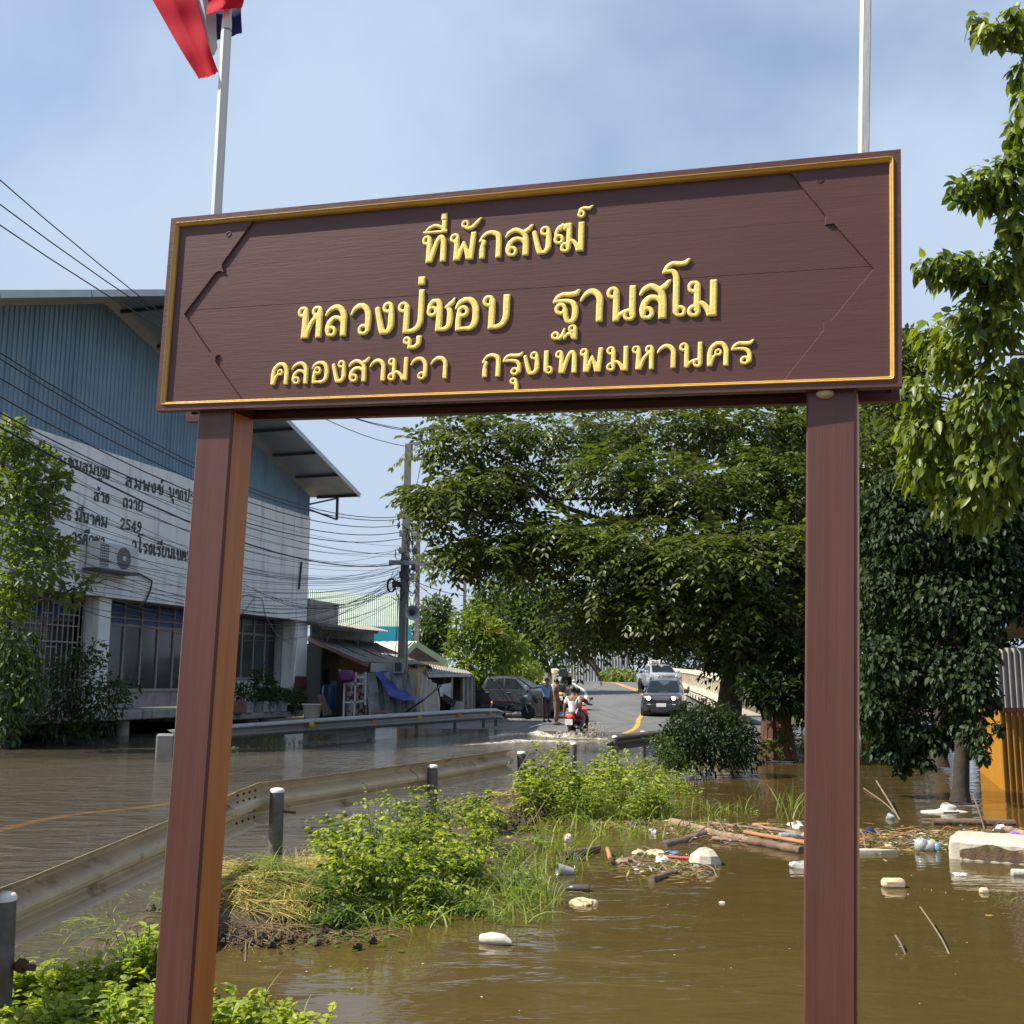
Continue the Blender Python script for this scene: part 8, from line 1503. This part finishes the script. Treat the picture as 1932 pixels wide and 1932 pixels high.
p = W(1750, 1605); o = thing('plastic_bag', 'knotted clear bag with a light blue patch floating left of the foam block', 'plastic bag', tuple(p)); MB().blob((-.06, 0, .05), (.07, .06, .07), 3, .15, 12, 8).blob((.05, 0, .05), (.06, .05, .06), 5, .15, 12, 8).blob((0, 0, .03), (.09, .06, .06), 7, .15, 12, 8).obj('bag', m_clear, o, smooth=True); MB().blob((.085, -.03, .035), (.035, .035, .05), 2, .1, 10, 6).obj('blue_patch', m_bluepl, o, smooth=True)
lump('white bag with green bits against the left side of the right post', 1502, 1563, (.11, .08, .06), m_bag, 1, 'plastic bag', 'plastic_bag'); lump('white blue cup shaped scrap against the right post', 1508, 1637, (.10, .05, .045), m_bag, 2, 'plastic scrap', 'plastic_scrap'); lump('small white scrap on the drifting heap', 1250, 1627, (.08, .06, .05), m_bag, 3, 'plastic scrap', 'plastic_scrap'); lump('yellowish foam tray on the drifting heap', 1237, 1613, (.13, .05, .04), m_tanfoam, 4, 'foam scrap', 'foam_scrap'); lump('cream foam piece at the left of the drifting heap', 1205, 1612, (.07, .05, .04), m_tanfoam, 5, 'foam scrap', 'foam_scrap'); lump('light blue strip beside the yellowish tray', 1266, 1611, (.08, .03, .025), m_bluepl, 6, 'plastic scrap', 'plastic_scrap')
lump('pale pink bag scrap on the grass at the back of the raft', 1072, 1588, (.06, .05, .06), m_bagp, 7, 'plastic bag', 'plastic_bag'); lump('grey dented tin beside the short dark log', 1090, 1623, (.055, .05, .05), m_dkb, 8, 'tin', 'tin'); lump('violet bag lying behind the foam block', 1913, 1579, (.13, .07, .04), m_vio, 9, 'plastic bag', 'plastic_bag'); lump('pale pink bag at the far end behind the foam block', 1890, 1569, (.12, .07, .06), m_bagp, 10, 'plastic bag', 'plastic_bag'); lump('yellow green ball beside the violet bag', 1884, 1581, (.05, .05, .045), l_weed, 11, 'ball', 'ball')
lump('greenish white bottle end in the water right of the post', 1680, 1545, (.07, .05, .05), m_clear, 12, 'plastic scrap', 'plastic_scrap'); lump('red scrap just right of the right post', 1630, 1583, (.10, .05, .02), m_redpl, 13, 'plastic scrap', 'plastic_scrap'); lump('orange leaf floating in the litter right of the post', 1665, 1582, (.08, .05, .018), m_orl, 14, 'leaf', 'fallen_leaf'); lump('orange leaf at the back of the raft left of the post', 1437, 1556, (.10, .05, .02), m_orl, 15, 'leaf', 'fallen_leaf'); lump('cream cup lid right of the post', 1677, 1598, (.06, .05, .02), m_tanfoam, 16, 'plastic scrap', 'plastic_scrap'); lump('orange bark scrap at the left of the drifting heap', 1180, 1629, (.16, .06, .04), m_logl, 17, 'bark piece', 'bark_piece'); lump('pinkish scrap below the foam block', 1812, 1652, (.07, .04, .02), m_bagp, 18, 'plastic scrap', 'plastic_scrap'); lump('pale scrap at the head of the raft', 1268, 1551, (.10, .05, .03), m_tanfoam, 19, 'foam scrap', 'foam_scrap'); lump('white round scrap in the grass left of the raft', 1232, 1572, (.05, .05, .045), m_bag, 20, 'plastic scrap', 'plastic_scrap'); lump('yellow leaf floating on the open pond at right', 1866, 1727, (.035, .014, .004), l_yel, 21, 'leaf', 'fallen_leaf')
lump('dark block just above the water at the left edge of the flooded road', 8, 1412, (.35, .3, .22), m_dark, 22, 'block', 'block'); lump('white float on the lit water by the far bank, left', 20, 1385 + 8, (.18, .15, .12), m_bag, 23, 'float', 'float')
# the rafts of fine twigs, bark and leaves between the pieces, and specks on the water: beyond counting
def raft(name, label, spots, n, lr, wd, mt_, zz=.012):
    parts = []
    for (u, v, du, dv, k) in spots:
        m_ = int(n * k); uu = u + rng.normal(size=m_) * du; vv = v + rng.normal(size=m_) * dv; P = np.array([tuple(onz(a_, b_)) for a_, b_ in zip(uu, vv)]); P[:, 2] = zz * rng.random(m_); ax = rng.normal(size=P.shape); ax[:, 2] *= .12; ax[:, 0] *= 1.6; nr = rng.normal(size=P.shape) * .25; nr[:, 2] += 1; L_ = lr * (.3 + rng.random(m_)); parts.append(kites(P, ax, nr, L_, L_ * wd, .1))
    V, F = joinVF(parts); o = mesh_np(name, V, F, mt_, None, kind='stuff'); tag(o, label, 'debris'); return o
RS = [(1290, 1562, 50, 7, 1), (1400, 1570, 60, 8, 1.2), (1480, 1572, 40, 8, .8), (1650, 1582, 30, 8, .8), (1740, 1588, 60, 11, 1.6), (1840, 1580, 60, 10, 1.4), (1240, 1630, 36, 9, 1), (1270, 1645, 30, 7, .6), (1180, 1556, 40, 5, .5)]
raft('floating_chaff', 'mat of fine brown twigs and leaf litter floating in the raft', RS, 560, .13, .14, leafmat('brown_chaff', (.16, .10, .045), (.36, .24, .12), .2, .7))
raft('floating_greens', 'scattered green leaves floating in the raft', RS + [(1000, 1640, 20, 40, .5), (1130, 1600, 40, 12, .6), (640, 1775, 60, 10, .6)], 130, .07, .5, l_weedd, .02)
raft('floating_flecks', 'pale flecks of foam and paper scattered in the litter', RS, 60, .05, .5, m_bag, .02)
raft('water_specks', 'tiny pale specks and bubbles scattered over the water', [(1480, 1760, 220, 80, 1), (1330, 1505, 40, 10, .8), (1290, 1512, 30, 8, .8), (720, 1830, 120, 20, .8), (1750, 1720, 90, 50, .8), (130, 1610, 90, 50, .8), (200, 1650, 60, 40, .5), (560, 1590, 60, 20, .4), (480, 1790, 60, 12, .4)], 42, .013, .6, m_bag, .004)

# loose branches woven through the rafts, each a thing on the water
rr = random.Random(21)
for i in range(44):
    u, v = (rr.uniform(1260, 1500), rr.uniform(1553, 1600)) if i < 12 else (rr.uniform(1195, 1310), rr.uniform(1618, 1660)) if i < 19 else (rr.uniform(1640, 1900), rr.uniform(1565, 1600)); l = rr.uniform(18, 60); dv = rr.uniform(-9, 9)
    twig('bare twig woven into the ' + ('long raft of litter left of the post' if i < 12 else 'small drifting heap by the round foam lump' if i < 19 else 'litter between the post and the foam block'), [(u, v, .015), (u + l * .4, v + dv * .6, rr.uniform(.01, .06)), (u + l * .7, v + dv * .5, rr.uniform(.01, .05)), (u + l, v + dv, .01)], rr.uniform(.004, .009), rr.choice((m_twig, m_logm, m_logl, m_stk)), 'twig', 'twigs in the floating litter')
